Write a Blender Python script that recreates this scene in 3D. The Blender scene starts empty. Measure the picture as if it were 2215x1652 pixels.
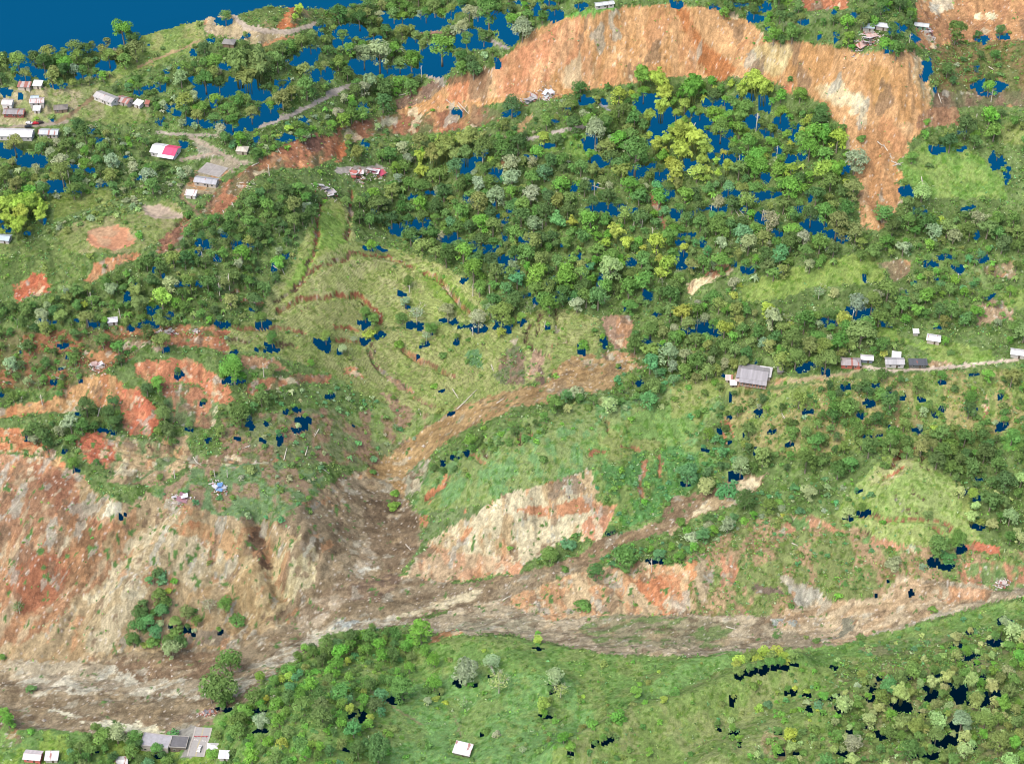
import bpy, math, random
import numpy as np
from mathutils import Vector, Matrix

# ------------------------------------------------------------------ camera
scene = bpy.context.scene
W, H = 1024, 763
HFOV = 30.0
PITCH = 40.0
CAM_Z = 750.0
FOC = (W / 2) / math.tan(math.radians(HFOV / 2))
cam_d = bpy.data.cameras.new('camera')
cam_d.angle = math.radians(HFOV)
cam_d.clip_start = 1.0
cam_d.clip_end = 9000.0
cam = bpy.data.objects.new('camera', cam_d)
scene.collection.objects.link(cam)
cam.location = (0, 0, CAM_Z)
cam.rotation_euler = (math.radians(90 - PITCH), 0, 0)
scene.camera = cam
# ------------------------------------------------------------------ light
EXPO = 1.34
SUN_EL, SUN_AZ = 58.0, -38.0          # azimuth: degrees from -Y (camera side) towards -X
scene.view_settings.view_transform = 'Standard'
scene.view_settings.look = 'None'
scene.view_settings.exposure = EXPO
scene.view_settings.gamma = 1.0
scene.render.film_transparent = False
world = bpy.data.worlds.new('World')
scene.world = world
world.use_nodes = True
nt = world.node_tree
nt.nodes.clear()
wo = nt.nodes.new('ShaderNodeOutputWorld')
mixs = nt.nodes.new('ShaderNodeMixShader')
bg1 = nt.nodes.new('ShaderNodeBackground')
bg2 = nt.nodes.new('ShaderNodeBackground')
sky = nt.nodes.new('ShaderNodeTexSky')
sky.sky_type = 'NISHITA'
sky.sun_disc = False
sky.sun_elevation = math.radians(SUN_EL)
sky.sun_rotation = math.radians(180 + 38)
sky.air_density = 0.7
sky.dust_density = 4.0
sky.ozone_density = 0.6
tc = nt.nodes.new('ShaderNodeTexCoord')
sep = nt.nodes.new('ShaderNodeSeparateXYZ')
neg = nt.nodes.new('ShaderNodeMath'); neg.operation = 'MULTIPLY'; neg.inputs[1].default_value = -1
gt = nt.nodes.new('ShaderNodeMath'); gt.operation = 'GREATER_THAN'; gt.inputs[1].default_value = 0.0
ramp = nt.nodes.new('ShaderNodeValToRGB')
def lin(c, k=1.0):
    out = []
    for v in c[:3]:
        v = v / 255.0
        out.append((v / 12.92 if v <= 0.04045 else ((v + 0.055) / 1.055) ** 2.4) * k)
    return tuple(out)
ek = 1.0 / (2 ** EXPO)
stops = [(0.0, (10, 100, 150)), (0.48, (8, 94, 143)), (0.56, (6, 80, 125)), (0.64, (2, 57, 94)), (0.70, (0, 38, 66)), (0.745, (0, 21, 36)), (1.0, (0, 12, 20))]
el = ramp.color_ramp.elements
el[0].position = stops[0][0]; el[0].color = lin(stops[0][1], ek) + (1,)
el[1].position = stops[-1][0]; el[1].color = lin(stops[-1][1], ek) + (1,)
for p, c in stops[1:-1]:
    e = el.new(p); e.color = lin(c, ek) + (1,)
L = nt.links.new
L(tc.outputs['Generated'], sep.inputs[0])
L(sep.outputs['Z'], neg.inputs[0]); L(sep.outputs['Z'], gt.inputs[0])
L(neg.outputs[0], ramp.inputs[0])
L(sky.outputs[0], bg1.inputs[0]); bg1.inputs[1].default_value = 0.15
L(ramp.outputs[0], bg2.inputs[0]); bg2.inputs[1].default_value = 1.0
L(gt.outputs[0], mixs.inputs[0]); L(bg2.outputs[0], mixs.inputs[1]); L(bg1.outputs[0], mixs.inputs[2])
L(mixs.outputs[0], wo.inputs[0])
sun_d = bpy.data.lights.new('sun', 'SUN')
sun_d.energy = 0.9
sun_d.angle = math.radians(35)
sun_d.color = (1.0, 0.95, 0.87)
sun = bpy.data.objects.new('sun', sun_d)
scene.collection.objects.link(sun)
se, sa = math.radians(SUN_EL), math.radians(SUN_AZ)
sdir = Vector((math.sin(sa) * math.cos(se), -math.cos(sa) * math.cos(se), math.sin(se)))
sun.rotation_euler = sdir.to_track_quat('Z', 'Y').to_euler()
scene.cycles.filter_width = 1.0
scene.cycles.max_bounces = 4
scene.cycles.diffuse_bounces = 2
scene.cycles.transmission_bounces = 2

# ------------------------------------------------------------------ helpers
rng = np.random.default_rng(11)
random.seed(11)
ALB = 0.62                     # photographed colour -> base colour

DES = .10
def alb(c, k=1.0):
    g = .3 * c[0] + .59 * c[1] + .11 * c[2]
    return lin(tuple(v * (1 - DES) + g * DES for v in c), ALB * k)

cp, sp_ = math.cos(math.radians(PITCH)), math.sin(math.radians(PITCH))

def ray_dir(u, v):
    a = (np.asarray(u, float) - W / 2) / FOC
    b = (H / 2 - np.asarray(v, float)) / FOC
    return a, cp + b * sp_, -sp_ + b * cp

def project(x, y, z):
    dz = z - CAM_Z
    depth = y * cp - dz * sp_
    depth = np.maximum(depth, 1.0)
    up = y * sp_ + dz * cp
    return W / 2 + FOC * x / depth, H / 2 - FOC * up / depth

KF = 1024 / 2215.0
KT = 1024 / 3045.0 / 2.203
def px(tile, x, y):
    """picture coordinates read from the study tiles -> render pixels"""
    if tile == 'F':
        return x * KF, y * KF
    c, r = int(tile[0]), int(tile[1])
    return (c * 1000 * 1024 / 3045.0) + x * KT, (r * 750 * 1024 / 3045.0) + y * KT

_lat = {}
def vnoise(x, y, seed=0):
    if seed not in _lat:
        _lat[seed] = np.random.default_rng(seed + 1000).random((256, 256))
    l = _lat[seed]
    xi = np.floor(x).astype(int); yi = np.floor(y).astype(int)
    fx = x - xi; fy = y - yi
    fx = fx * fx * (3 - 2 * fx); fy = fy * fy * (3 - 2 * fy)
    a = l[xi & 255, yi & 255]; b = l[(xi + 1) & 255, yi & 255]
    c = l[xi & 255, (yi + 1) & 255]; d = l[(xi + 1) & 255, (yi + 1) & 255]
    return (a * (1 - fx) + b * fx) * (1 - fy) + (c * (1 - fx) + d * fx) * fy

def fbm(x, y, seed=0, octv=4):
    s = 0; a = 0.5; t = 0
    for o in range(octv):
        s = s + a * vnoise(x * 2 ** o + 17.3 * o, y * 2 ** o - 9.1 * o, seed + o)
        t += a; a *= 0.55
    return s / t

# ------------------------------------------------------------------ terrain heights
# per column: x, river row, river height, uphill segments (row, slope deg), downhill segments
COLS = [
 (-60, 1475, 0, [(1420,3),(1000,40),(900,12),(640,22),(560,35),(500,10),(330,8),(130,15),(-80,15)], [(1560,-1),(1760,-3)]),
 (0, 1470, 0, [(1420,3),(1000,40),(900,12),(640,22),(560,35),(500,10),(330,8),(130,15),(-80,15)], [(1560,-1),(1760,-3)]),
 (220, 1450, 0, [(1425,2),(1080,42),(960,18),(880,12),(820,50),(700,12),(610,22),(555,50),(430,3),(330,8),(210,10),(100,18),(-80,12)], [(1560,-1),(1760,-2)]),
 (430, 1420, 1, [(1390,3),(1090,42),(1000,12),(860,18),(740,32),(690,15),(560,18),(480,12),(420,8),(330,6),(230,12),(60,20),(-80,5)], [(1560,-1),(1760,-2)]),
 (640, 1370, 3, [(1340,4),(1140,42),(1030,12),(900,20),(760,15),(700,15),(540,22),(430,20),(300,10),(200,12),(60,22),(-80,10)], [(1420,-10),(1560,-26),(1760,-14)]),
 (850, 1300, 6, [(1180,5),(1000,8),(900,22),(780,15),(640,22),(580,15),(520,5),(430,20),(300,15),(200,10),(60,22),(-80,10)], [(1360,-5),(1400,-15),(1560,-18),(1760,-8)]),
 (1060, 1290, 9, [(1220,5),(1060,42),(900,14),(870,-12),(830,5),(700,18),(640,15),(540,15),(400,18),(250,18),(215,10),(130,62),(20,15),(-80,15)], [(1350,-3),(1380,-28),(1560,-15),(1760,-8)]),
 (1270, 1330, 13, [(1240,8),(1200,5),(1010,38),(860,12),(830,-10),(780,5),(700,20),(560,22),(300,18),(190,12),(20,64),(-80,10)], [(1370,-3),(1395,-30),(1560,-14),(1760,-12)]),
 (1500, 1360, 17, [(1320,5),(1240,35),(1190,0),(1120,5),(980,20),(830,25),(760,15),(620,15),(450,20),(300,18),(170,12),(15,64),(-80,5)], [(1400,-3),(1425,-30),(1560,-14),(1760,-14)]),
 (1720, 1370, 20, [(1330,5),(1130,28),(1080,5),(1000,20),(830,33),(780,5),(640,15),(560,22),(400,15),(240,15),(85,60),(-80,12)], [(1390,-3),(1420,-30),(1760,-15)]),
 (1900, 1360, 26, [(1300,15),(1130,28),(1000,25),(960,-8),(800,30),(740,5),(560,20),(430,15),(300,30),(110,52),(0,12),(-80,10)], [(1380,-10),(1410,-25),(1760,-16)]),
 (2080, 1320, 34, [(1260,30),(1130,18),(1000,15),(960,0),(790,28),(740,5),(600,18),(450,18),(330,25),(200,25),(-80,15)], [(1340,-15),(1760,-16)]),
 (2215, 1270, 44, [(1200,25),(1100,12),(900,18),(780,22),(700,8),(-80,20)], [(1300,-10),(1760,-15)]),
 (2290, 1250, 48, [(1200,25),(1100,12),(900,18),(780,22),(700,8),(-80,20)], [(1300,-10),(1760,-15)]),
]
ctrl = []
for cx, r0, z0, up, dn in COLS:
    u = cx * KF
    def hit(v, Y0, Z0, s):
        a, dy, dz = ray_dir(u, v)
        t_ = math.tan(math.radians(s))
        # CAM_Z + k dz = Z0 + t_(k dy - Y0)
        k = (CAM_Z - Z0 + t_ * Y0) / (t_ * dy - dz)
        return a * k, dy * k, CAM_Z + dz * k
    P0 = hit(r0 * KF, 0, z0, 0)
    ctrl.append(P0)
    for segs, sgn in ((up, -1), (dn, 1)):
        P = P0; r = r0
        for re_, s in segs:
            while (r - re_) * sgn < 0:
                r2 = r + sgn * min(28, abs(re_ - r))
                P = hit(r2 * KF, P[1], P[2], s)
                ctrl.append(P); r = r2
ctrl = np.array(ctrl)
X0, X1 = -345.0, 345.0
Y0, Y1 = ctrl[:, 1].min() - 5, ctrl[:, 1].max() + 5
SC = 100.0
def tps_k(r2):
    return 0.5 * r2 * np.log(r2 + 1e-12)
cx_, cy_, cz_ = ctrl[:, 0] / SC, ctrl[:, 1] / SC, ctrl[:, 2]
n = len(ctrl)
K = tps_k((cx_[:, None] - cx_[None]) ** 2 + (cy_[:, None] - cy_[None]) ** 2) + np.eye(n) * 0.012
Pm = np.stack([np.ones(n), cx_, cy_], 1)
A = np.block([[K, Pm], [Pm.T, np.zeros((3, 3))]])
wgt = np.linalg.solve(A, np.concatenate([cz_, np.zeros(3)]))
CG = 2.5
gx = np.arange(X0, X1 + CG, CG); gy = np.arange(Y0, Y1 + CG, CG)
GX, GY = np.meshgrid(gx, gy, indexing='ij')
fx = GX.ravel() / SC; fy = GY.ravel() / SC
Zc = np.zeros(len(fx))
for i in range(0, len(fx), 8000):
    s = slice(i, i + 8000)
    Zc[s] = tps_k((fx[s, None] - cx_) ** 2 + (fy[s, None] - cy_) ** 2) @ wgt[:n] + wgt[n] + wgt[n + 1] * fx[s] + wgt[n + 2] * fy[s]
Zc = Zc.reshape(GX.shape)

def bil(G, x, y, x0, y0, st):
    a = np.clip((np.asarray(x, float) - x0) / st, 0, G.shape[0] - 1.001)
    b = np.clip((np.asarray(y, float) - y0) / st, 0, G.shape[1] - 1.001)
    i = a.astype(int); j = b.astype(int); a = a - i; b = b - j
    return (G[i, j] * (1 - a) + G[i + 1, j] * a) * (1 - b) + (G[i, j + 1] * (1 - a) + G[i + 1, j + 1] * a) * b

# knolls, spurs and gullies added to the surveyed slopes: tile, line, width m, height m
KNOLL = [('F',[(720,600),(790,620)],34,9),('F',[(1990,1050),(1950,1100)],26,10),('F',[(1050,1010),(1250,930),(1450,880)],20,6),('F',[(1215,1640),(1380,1565),(1500,1525),(1620,1470),(1720,1440)],9,11),('F',[(1560,1652),(1700,1580),(1860,1490),(1960,1440)],9,5),('F',[(1430,1652),(1560,1570),(1700,1500)],7,-4),('F',[(880,1420),(1000,1500),(1010,1600)],12,-4),('F',[(1060,1400),(1180,1480)],12,4),('F',[(1380,1440),(1260,1540)],10,-3),('F',[(1960,1652),(2100,1500),(2215,1420)],10,5),
 ('F',[(1320,1545),(1500,1440),(1600,1425)],9,6),('F',[(1160,730),(1240,720)],18,4),('F',[(1700,610),(1850,570)],16,4),('F',[(950,1550),(1100,1560),(1200,1560)],22,-4),('F',[(1280,1560),(1420,1510)],6,-2.5),
 ('02',[(1690,60),(1760,300),(1840,560)],5,-7),('02',[(1960,120),(1930,500)],8,3.5),('02',[(1560,130),(1600,400),(1700,600)],7,3),('02',[(1250,60),(1060,300),(760,620)],9,3.5),('02',[(1080,40),(840,300),(560,640)],6,-4),('02',[(560,40),(500,260),(330,560)],7,-4),
 ('02',[(760,60),(640,300),(420,640),(300,800)],8,3.5),('02',[(250,100),(200,500),(60,800)],10,3),('02',[(1400,250),(1450,480),(1560,700)],6,-3.5),('12',[(1100,60),(900,230),(600,400)],7,2.5),('12',[(1350,60),(1150,250),(950,420)],5,-3),
 ('20',[(60,80),(160,260),(220,430)],6,-5),('20',[(230,100),(330,300),(440,450)],8,3),('10',[(1560,150),(1600,340)],6,-3),('10',[(1900,80),(1950,300)],7,-3),('20',[(1100,330),(1080,500)],12,3),('20',[(1380,430),(1340,700),(1320,900)],8,-4),('20',[(1500,400),(1470,700)],7,3),
 ('22',[(130,360),(160,600)],5,2.5),('22',[(250,380),(230,640)],5,-2.5),('22',[(900,540),(1020,760)],9,-4)]
def at0(tile, x, y):
    u, v = px(tile, x, y); a, dy, dz = ray_dir(u, v)
    k = np.linspace(560, 1330, 1500); h = bil(Zc, a * k, dy * k, X0, Y0, CG)
    ok = np.where((CAM_Z + dz * k < h) & (dy * k > Y0 + 2))[0]; i = ok[0] if len(ok) else -1
    return float(a * k[i]), float(dy * k[i])
_add = np.zeros_like(Zc)
for tile, ln_, wd_, hh_ in KNOLL:
    q = [at0(tile, *p_) for p_ in ln_]; dd = np.full(Zc.shape, 1e9)
    for (xa, ya), (xb, yb) in zip(q[:-1], q[1:]):
        tt = np.clip(((GX - xa) * (xb - xa) + (GY - ya) * (yb - ya)) / ((xb - xa) ** 2 + (yb - ya) ** 2 + 1e-6), 0, 1)
        dd = np.minimum(dd, np.hypot(GX - xa - tt * (xb - xa), GY - ya - tt * (yb - ya)))
    _add += hh_ * np.exp(-(dd / wd_) ** 2)
Zc = Zc + _add
ST = 0.8
vx = np.arange(X0, X1, ST); vy = np.arange(Y0, Y1, ST)
VX, VY = np.meshgrid(vx, vy, indexing='ij')
Z = bil(Zc, VX, VY, X0, Y0, CG)
for _ in range(4):
    Z[1:-1] = (Z[:-2] + 2 * Z[1:-1] + Z[2:]) / 4
    Z[:, 1:-1] = (Z[:, :-2] + 2 * Z[:, 1:-1] + Z[:, 2:]) / 4

# ------------------------------------------------------------------ land cover map (surveyed outlines)
MG = 60                                     # margin round the frame, in cells
RW, RH = W + 2 * MG, H + 2 * MG
UU, VV = np.meshgrid(np.arange(RW) - MG, np.arange(RH) - MG, indexing='ij')

def pmask(tile, pts):
    p = np.array([px(tile, a, b) for a, b in pts])
    # outlines that touch the frame are carried on past it
    p[:, 0] = np.where(p[:, 0] < 1.5, -MG, np.where(p[:, 0] > W - 1.5, W + MG, p[:, 0]))
    p[:, 1] = np.where(p[:, 1] > H - 2, H + MG, np.where(p[:, 1] < 0.8, -MG, p[:, 1]))
    i0, j0 = np.floor(p.min(0)).astype(int) + MG; i1, j1 = np.ceil(p.max(0)).astype(int) + MG + 1
    i0 = max(i0, 0); j0 = max(j0, 0); i1 = min(i1, RW); j1 = min(j1, RH)
    m = np.zeros((i1 - i0, j1 - j0), bool)
    uu = UU[i0:i1, j0:j1]; vv = VV[i0:i1, j0:j1]
    q = np.roll(p, -1, 0)
    for (xa, ya), (xb, yb) in zip(p, q):
        if ya == yb: continue
        c = ((ya > vv) != (yb > vv))
        m ^= c & (uu < (xb - xa) * (vv - ya) / (yb - ya) + xa)
    return (slice(i0, i1), slice(j0, j1)), m

VEG, SOIL, MUD, ROAD, TERR, GRASS = 0, 1, 2, 3, 4, 5
G1 = (112, 136, 78)
# tile, outline, colour, second colour, share of second, class
R = []
def reg(tile, pts, c, c2=None, mix=0.0, cls=SOIL):
    R.append((tile, pts, c, c2 or c, mix, cls))

# --- upper left
reg('00', [(690,500),(920,230),(1320,130),(1340,260),(1250,330),(1050,430),(860,470),(700,560)], (118,142,74), (146,152,92), .4, GRASS)
reg('00', [(1570,100),(1700,50),(1880,30),(2200,50),(2203,130),(2060,140),(1880,200),(1700,190),(1600,140)], (105,125,68), (140,130,90), .3, VEG)
reg('00', [(1340,120),(1520,90),(1590,150),(1700,195),(1900,210),(1860,240),(1700,300),(1640,290),(1480,235),(1350,230)], (190,162,128), (170,150,110), .4)
reg('00', [(1900,35),(1940,40),(1920,110),(1930,180),(1790,190),(1850,130)], (190,108,66))
reg('00', [(1700,300),(1860,240),(2000,215),(1950,235),(1790,285),(1710,315)], (190,130,90))
reg('00', [(0,600),(290,560),(690,530),(640,600),(560,650),(450,760),(300,820),(0,830)], (138,152,94), (165,158,120), .35, GRASS)
reg('00', [(620,600),(900,700),(1000,760),(900,820),(560,790),(450,760)], (120,140,75), (150,150,105), .3, GRASS)
reg('00', [(330,1270),(700,1240),(760,1300),(500,1400),(350,1440)], (112,132,64), (130,145,80), .4, GRASS)
reg('00', [(360,1520),(600,1420),(850,1400),(1100,1300),(1250,1400),(1150,1480),(1080,1560),(880,1652),(430,1652)], (128,142,82), (150,150,100), .4, GRASS)
reg('00', [(570,1510),(700,1480),(820,1490),(890,1570),(840,1610),(760,1640),(600,1600)], (200,142,102), (188,150,112), .3, ROAD)
reg('00', [(930,1350),(1040,1340),(1180,1400),(1200,1425),(1020,1435),(960,1400)], (184,166,142), (160,150,120), .3, ROAD)
reg('00', [(0,1590),(100,1580),(350,1560),(430,1652),(0,1652)], (112,130,72), (90,110,60), .4, VEG)
reg('01', [(0,0),(490,0),(560,60),(540,180),(400,230),(330,200),(100,170),(0,350)], (112,132,72), (88,110,58), .45, VEG)
reg('00', [(1240,930),(1400,960),(1480,1010),(1560,1060),(1420,1020),(1200,1050),(1180,1040),(1330,1000)], (160,150,130), (130,140,100), .3)
reg('00', [(1290,1120),(1400,1040),(1540,1050),(1560,1090),(1420,1170),(1260,1170)], (165,148,125))
reg('00', [(1180,1230),(1300,1130),(1460,1180),(1400,1280),(1200,1290)], (160,140,110))
# --- slide belt across the middle-left
reg('00', [(1700,1050),(1960,890),(2100,870),(2203,900),(2203,1010),(2060,1100),(1850,1100),(1700,1130),(1600,1230),(1500,1350),(1420,1450),(1380,1400),(1300,1400),(1480,1180)], (172,108,78), (120,105,72), .35)
reg('00', [(1960,890),(2060,870),(2130,930),(2090,1000),(2020,990)], (128,86,72))
reg('00', [(1050,1550),(1250,1430),(1200,1540),(1180,1652),(1030,1652)], (140,92,72), (112,110,72), .3)
reg('10', [(0,830),(160,790),(400,740),(520,700),(700,690),(1000,700),(1100,760),(900,840),(500,880),(250,880),(100,950),(60,1020),(0,1060)], (158,102,76), (112,115,72), .42)
reg('10', [(0,960),(60,920),(70,1020),(0,1070)], (196,112,72))
# --- upper cliff
reg('F', [(860,235),(930,200),(985,175),(1060,165),(1085,150),(1100,110),(1150,70),(1200,45),(1260,30),(1350,16),(1460,10),(1560,15),(1625,45),(1660,90),(1700,85),(1760,95),(1850,110),(1890,115),(1950,105),(1975,110),(2000,180),(2012,240),(1990,290),(1962,310),(1968,340),(1940,360),(1950,385),(1920,410),(1945,440),(1930,470),(1900,500),(1860,490),(1862,400),(1835,360),(1840,330),(1810,270),(1770,220),(1710,190),(1660,170),(1600,165),(1450,165),(1330,185),(1260,195),(1170,215),(1060,225),(960,240),(870,248)], (208,152,104), (196,138,86), .4)
reg('10', [(1040,400),(1200,310),(1500,140),(1600,110),(1590,350),(1400,500),(1300,600),(1040,640)], (210,136,96), (220,160,115), .45)
reg('10', [(760,520),(900,500),(1040,440),(1040,640),(900,660),(700,680)], (206,128,88), (215,165,120), .4)
reg('10', [(400,640),(620,540),(700,520),(720,560),(600,650),(400,720)], (128,98,84), (150,120,95), .4)
reg('10', [(700,530),(900,460),(1000,430),(1010,470),(860,520),(740,560)], (146,104,76), (120,95,70), .4)
reg('10', [(1450,480),(1600,340),(1700,400),(1650,560),(1500,580)], (218,180,140), (205,150,105), .4)
reg('20', [(20,50),(110,60),(150,200),(300,350),(430,450),(330,530),(200,480),(150,330),(80,200)], (192,116,68), (176,110,66), .4)
reg('20', [(520,310),(640,280),(800,280),(780,400),(700,500),(560,450)], (210,180,132), (196,160,105), .4)
reg('20', [(930,570),(1100,520),(1150,600),(1300,640),(1250,700),(1100,700),(980,640)], (222,192,152), (208,165,115), .4)
reg('20', [(1300,430),(1420,440),(1420,640),(1340,700),(1300,600)], (192,138,84))
reg('20', [(1560,330),(1640,400),(1690,560),(1690,700),(1600,620),(1580,450)], (212,176,136), (196,150,100), .5)
reg('20', [(1200,820),(1580,800),(1580,900),(1480,980),(1380,1120),(1480,1220),(1500,1320),(1280,1400),(1220,1400),(1230,1180),(1250,1000)], (192,134,88), (210,160,115), .4)
reg('20', [(740,540),(780,560),(780,620),(730,620)], (206,128,92))
reg('20', [(700,0),(810,0),(780,40),(710,55)], (120,165,60), None, 0, GRASS)
reg('10', [(1480,115),(1600,75),(1780,40),(1850,45),(1750,75),(1560,110)], (112,165,78), None, 0, GRASS)
# --- top right
reg('20', [(1580,0),(2240,0),(2300,250),(1850,300),(1750,350),(1600,300),(1600,100)], (200,142,96), (176,120,84), .4)
reg('20', [(1690,40),(1780,0),(1840,60),(1720,90)], (218,190,160))
reg('20', [(1970,95),(2110,80),(2100,130),(1990,130)], (236,220,180))
reg('20', [(830,0),(1100,0),(1150,60),(950,70),(850,60)], (190,112,78))
reg('20', [(1700,330),(1850,270),(2300,260),(2300,600),(1700,600),(1660,480)], (128,112,74), (110,118,70), .5, VEG)
reg('20', [(1700,600),(2300,590),(2300,700),(1850,700),(1700,760)], (138,108,88), (112,112,76), .4)
reg('20', [(1600,760),(1700,700),(1850,700),(1900,800),(1750,830),(1600,840)], (160,112,84), (196,150,110), .3)
reg('20', [(1480,1050),(1560,1000),(1700,900),(1900,950),(2060,1050),(2180,1200),(2203,1300),(1700,1310),(1500,1180)], (108,146,68), (128,155,80), .4, GRASS)
reg('F', [(2150,270),(2215,270),(2215,320),(2160,310)], (135,150,85), None, 0, GRASS)
# --- central forest floor bits
reg('10', [(1170,880),(1210,800),(1280,740),(1300,760),(1230,840),(1200,890)], (176,140,96))
reg('10', [(1080,930),(1130,1000),(1110,1100),(1060,1140),(1090,1020)], (176,150,115))
reg('10', [(1250,960),(1350,930),(1600,870),(1650,980),(1700,1060),(1550,1050),(1480,980),(1300,1000)], (108,142,66), (85,120,55), .4, GRASS)
reg('10', [(2050,1260),(2110,1310),(2180,1480),(2190,1520),(2120,1450),(2080,1370)], (186,118,90))
reg('21', [(80,240),(120,190),(180,170),(240,160),(270,70),(350,70),(390,110),(400,130),(320,170),(200,210),(120,270)], (226,200,156), (190,130,98), .25)
reg('21', [(200,150),(260,80),(350,70),(380,120),(280,170)], (168,112,84))
# --- dome and terraced slopes
reg('F', [(540,690),(850,710),(1050,700),(1200,660),(1300,690),(1290,760),(1170,820),(1000,900),(900,890),(800,860),(700,800),(560,760),(480,760),(420,740)], (130,146,82), (146,154,96), .45, TERR)
reg('F', [(560,685),(590,620),(640,560),(680,450),(720,425),(760,440),(770,520),(860,540),(960,570),(1040,640),(1060,690),(850,705),(740,712)], (146,162,92), (160,168,106), .4, TERR)
reg('F', [(600,660),(680,590),(760,560),(850,560),(900,590),(870,640),(790,640),(720,640),(620,680)], (166,170,112), (150,162,94), .5, TERR)
reg('F', [(620,690),(700,650),(790,650),(830,690),(740,712),(640,705)], (148,156,96), None, 0, TERR)
reg('F', [(690,430),(740,440),(755,520),(690,560),(620,640),(600,640),(660,560)], (134,168,78), (152,168,90), .4, GRASS)
reg('F', [(900,580),(960,600),(1060,690),(1000,680),(940,640)], (122,150,66), (100,130,60), .4, GRASS)
reg('11', [(440,630),(500,650),(600,710),(700,760),(770,820),(680,780),(560,720),(480,680)], (150,112,82))
reg('11', [(260,720),(340,800),(500,900),(520,930),(400,890),(330,830)], (158,124,98))
reg('11', [(270,910),(400,960),(420,1020),(380,1020),(330,960)], (156,122,98))
reg('11', [(50,750),(120,745),(190,820),(120,810),(60,800)], (190,124,86))
reg('11', [(1290,650),(1350,630),(1350,720),(1310,800),(1260,840),(1250,800)], (176,138,112), (130,105,85), .3)
reg('11', [(1330,720),(1390,860),(1380,890),(1320,850)], (120,92,82))
reg('11', [(1140,570),(1200,560),(1170,610)], (184,165,140))
reg('11', [(1125,700),(1180,650),(1170,720),(1130,740)], (178,160,130))
reg('11', [(1100,640),(1200,600),(1250,700),(1240,870),(1080,860),(1020,800)], (108,118,84), (130,112,92), .4, VEG)
reg('11', [(860,640),(940,640),(960,760),(860,740)], (96,138,88), None, 0, VEG)
reg('11', [(1745,440),(1800,410),(1940,410),(1940,560),(1900,620),(1830,640),(1770,560)], (186,142,116), (164,126,104), .4)
reg('11', [(1740,640),(1950,650),(2040,700),(1900,720),(1730,710)], (186,142,98), (120,130,75), .5)
reg('F', [(480,900),(700,880),(860,920),(900,960),(820,1010),(700,1000),(480,1000)], (114,126,84), (142,118,94), .52, GRASS)
reg('11', [(60,1100),(300,1110),(500,1170),(620,1200),(450,1250),(250,1180),(80,1160)], (134,108,92), (112,112,76), .3)
reg('F', [(740,900),(860,870),(940,900),(920,940),(830,960),(760,940)], (122,142,84), (140,118,94), .4, GRASS)
# --- central mud flow
reg('11', [(30,1500),(180,1430),(450,1240),(660,1110),(780,1010),(1050,920),(1230,890),(1400,850),(1430,750),(1520,700),(1660,650),(1740,700),(2040,740),(1850,800),(1820,870),(1700,920),(1500,920),(1450,970),(1200,1010),(1050,1080),(850,1160),(700,1260),(560,1360),(440,1470),(480,1652),(0,1652)], (170,134,92), (156,120,80), .4, MUD)
reg('11', [(440,1470),(560,1360),(620,1330),(600,1420),(540,1550),(460,1600)], (158,148,124), (120,136,92), .4)
# --- left scars
reg('01', [(110,200),(200,150),(290,140),(330,200),(320,270),(200,280),(110,330),(90,260)], (192,98,66), (206,120,82), .3)
reg('01', [(585,80),(700,30),(900,0),(930,30),(800,80),(700,120),(600,190),(545,185),(590,140)], (196,124,82), (208,150,105), .35)
reg('01', [(0,480),(300,520),(700,480),(1000,480),(1200,500),(1500,480),(1480,600),(1300,560),(1000,570),(850,700),(560,820),(400,890),(0,900)], (112,112,74), (150,104,76), .4, VEG)
reg('01', [(710,490),(900,470),(1400,480),(1500,510),(1200,520),(900,540),(740,530)], (180,116,78), (120,120,76), .3)
reg('01', [(780,620),(900,570),(1000,590),(900,640),(780,650)], (190,170,140), (120,95,80), .4)
reg('01', [(540,640),(740,650),(760,700),(680,730),(570,700)], (196,132,88))
reg('01', [(990,590),(1220,540),(1440,560),(1500,620),(1480,660),(1350,620),(1150,600),(1010,650)], (192,124,84), (170,100,70), .4)
reg('01', [(1420,500),(1520,510),(1500,535),(1430,530)], (186,104,74))
reg('01', [(880,730),(1100,690),(1250,700),(1400,790),(1500,900),(1530,960),(1480,1000),(1400,980),(1300,860),(1000,850),(900,800)], (204,122,86), (196,146,104), .35)
reg('01', [(1580,670),(1800,700),(1900,780),(1700,760),(1600,780),(1590,720)], (178,128,94), (124,132,78), .3)
reg('01', [(1600,880),(1700,830),(2000,800),(2180,790),(2150,850),(1900,860),(1700,930),(1620,940)], (174,112,80), (122,118,76), .3)
reg('01', [(400,900),(560,810),(700,790),(800,840),(800,1000),(600,1010),(400,1060),(280,1040),(0,1150),(0,1080),(330,960)], (204,148,96), (186,116,74), .4)
reg('01', [(800,900),(900,880),(1000,1000),(1060,1080),(1000,1200),(850,1200),(800,1130),(780,950)], (212,124,88), (202,106,76), .45)
reg('01', [(1050,850),(1300,880),(1420,1000),(1400,1150),(1250,1150),(1100,1100)], (176,112,82), (108,122,76), .5)
reg('01', [(0,1140),(130,1150),(300,1250),(400,1350),(560,1500),(480,1500),(330,1400),(200,1310),(0,1310)], (208,124,82), (210,160,110), .35)
reg('01', [(490,1240),(600,1180),(700,1170),(760,1300),(740,1420),(560,1340)], (196,104,76), (190,140,104), .25)
reg('01', [(690,1190),(850,1210),(980,1240),(1230,1190),(1250,1330),(1080,1500),(880,1520),(700,1520),(740,1400),(760,1300)], (188,154,114), (120,140,86), .33)
reg('01', [(1200,1330),(1460,1330),(1900,1380),(1500,1400),(1250,1420)], (152,122,96), (110,112,76), .4)
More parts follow.
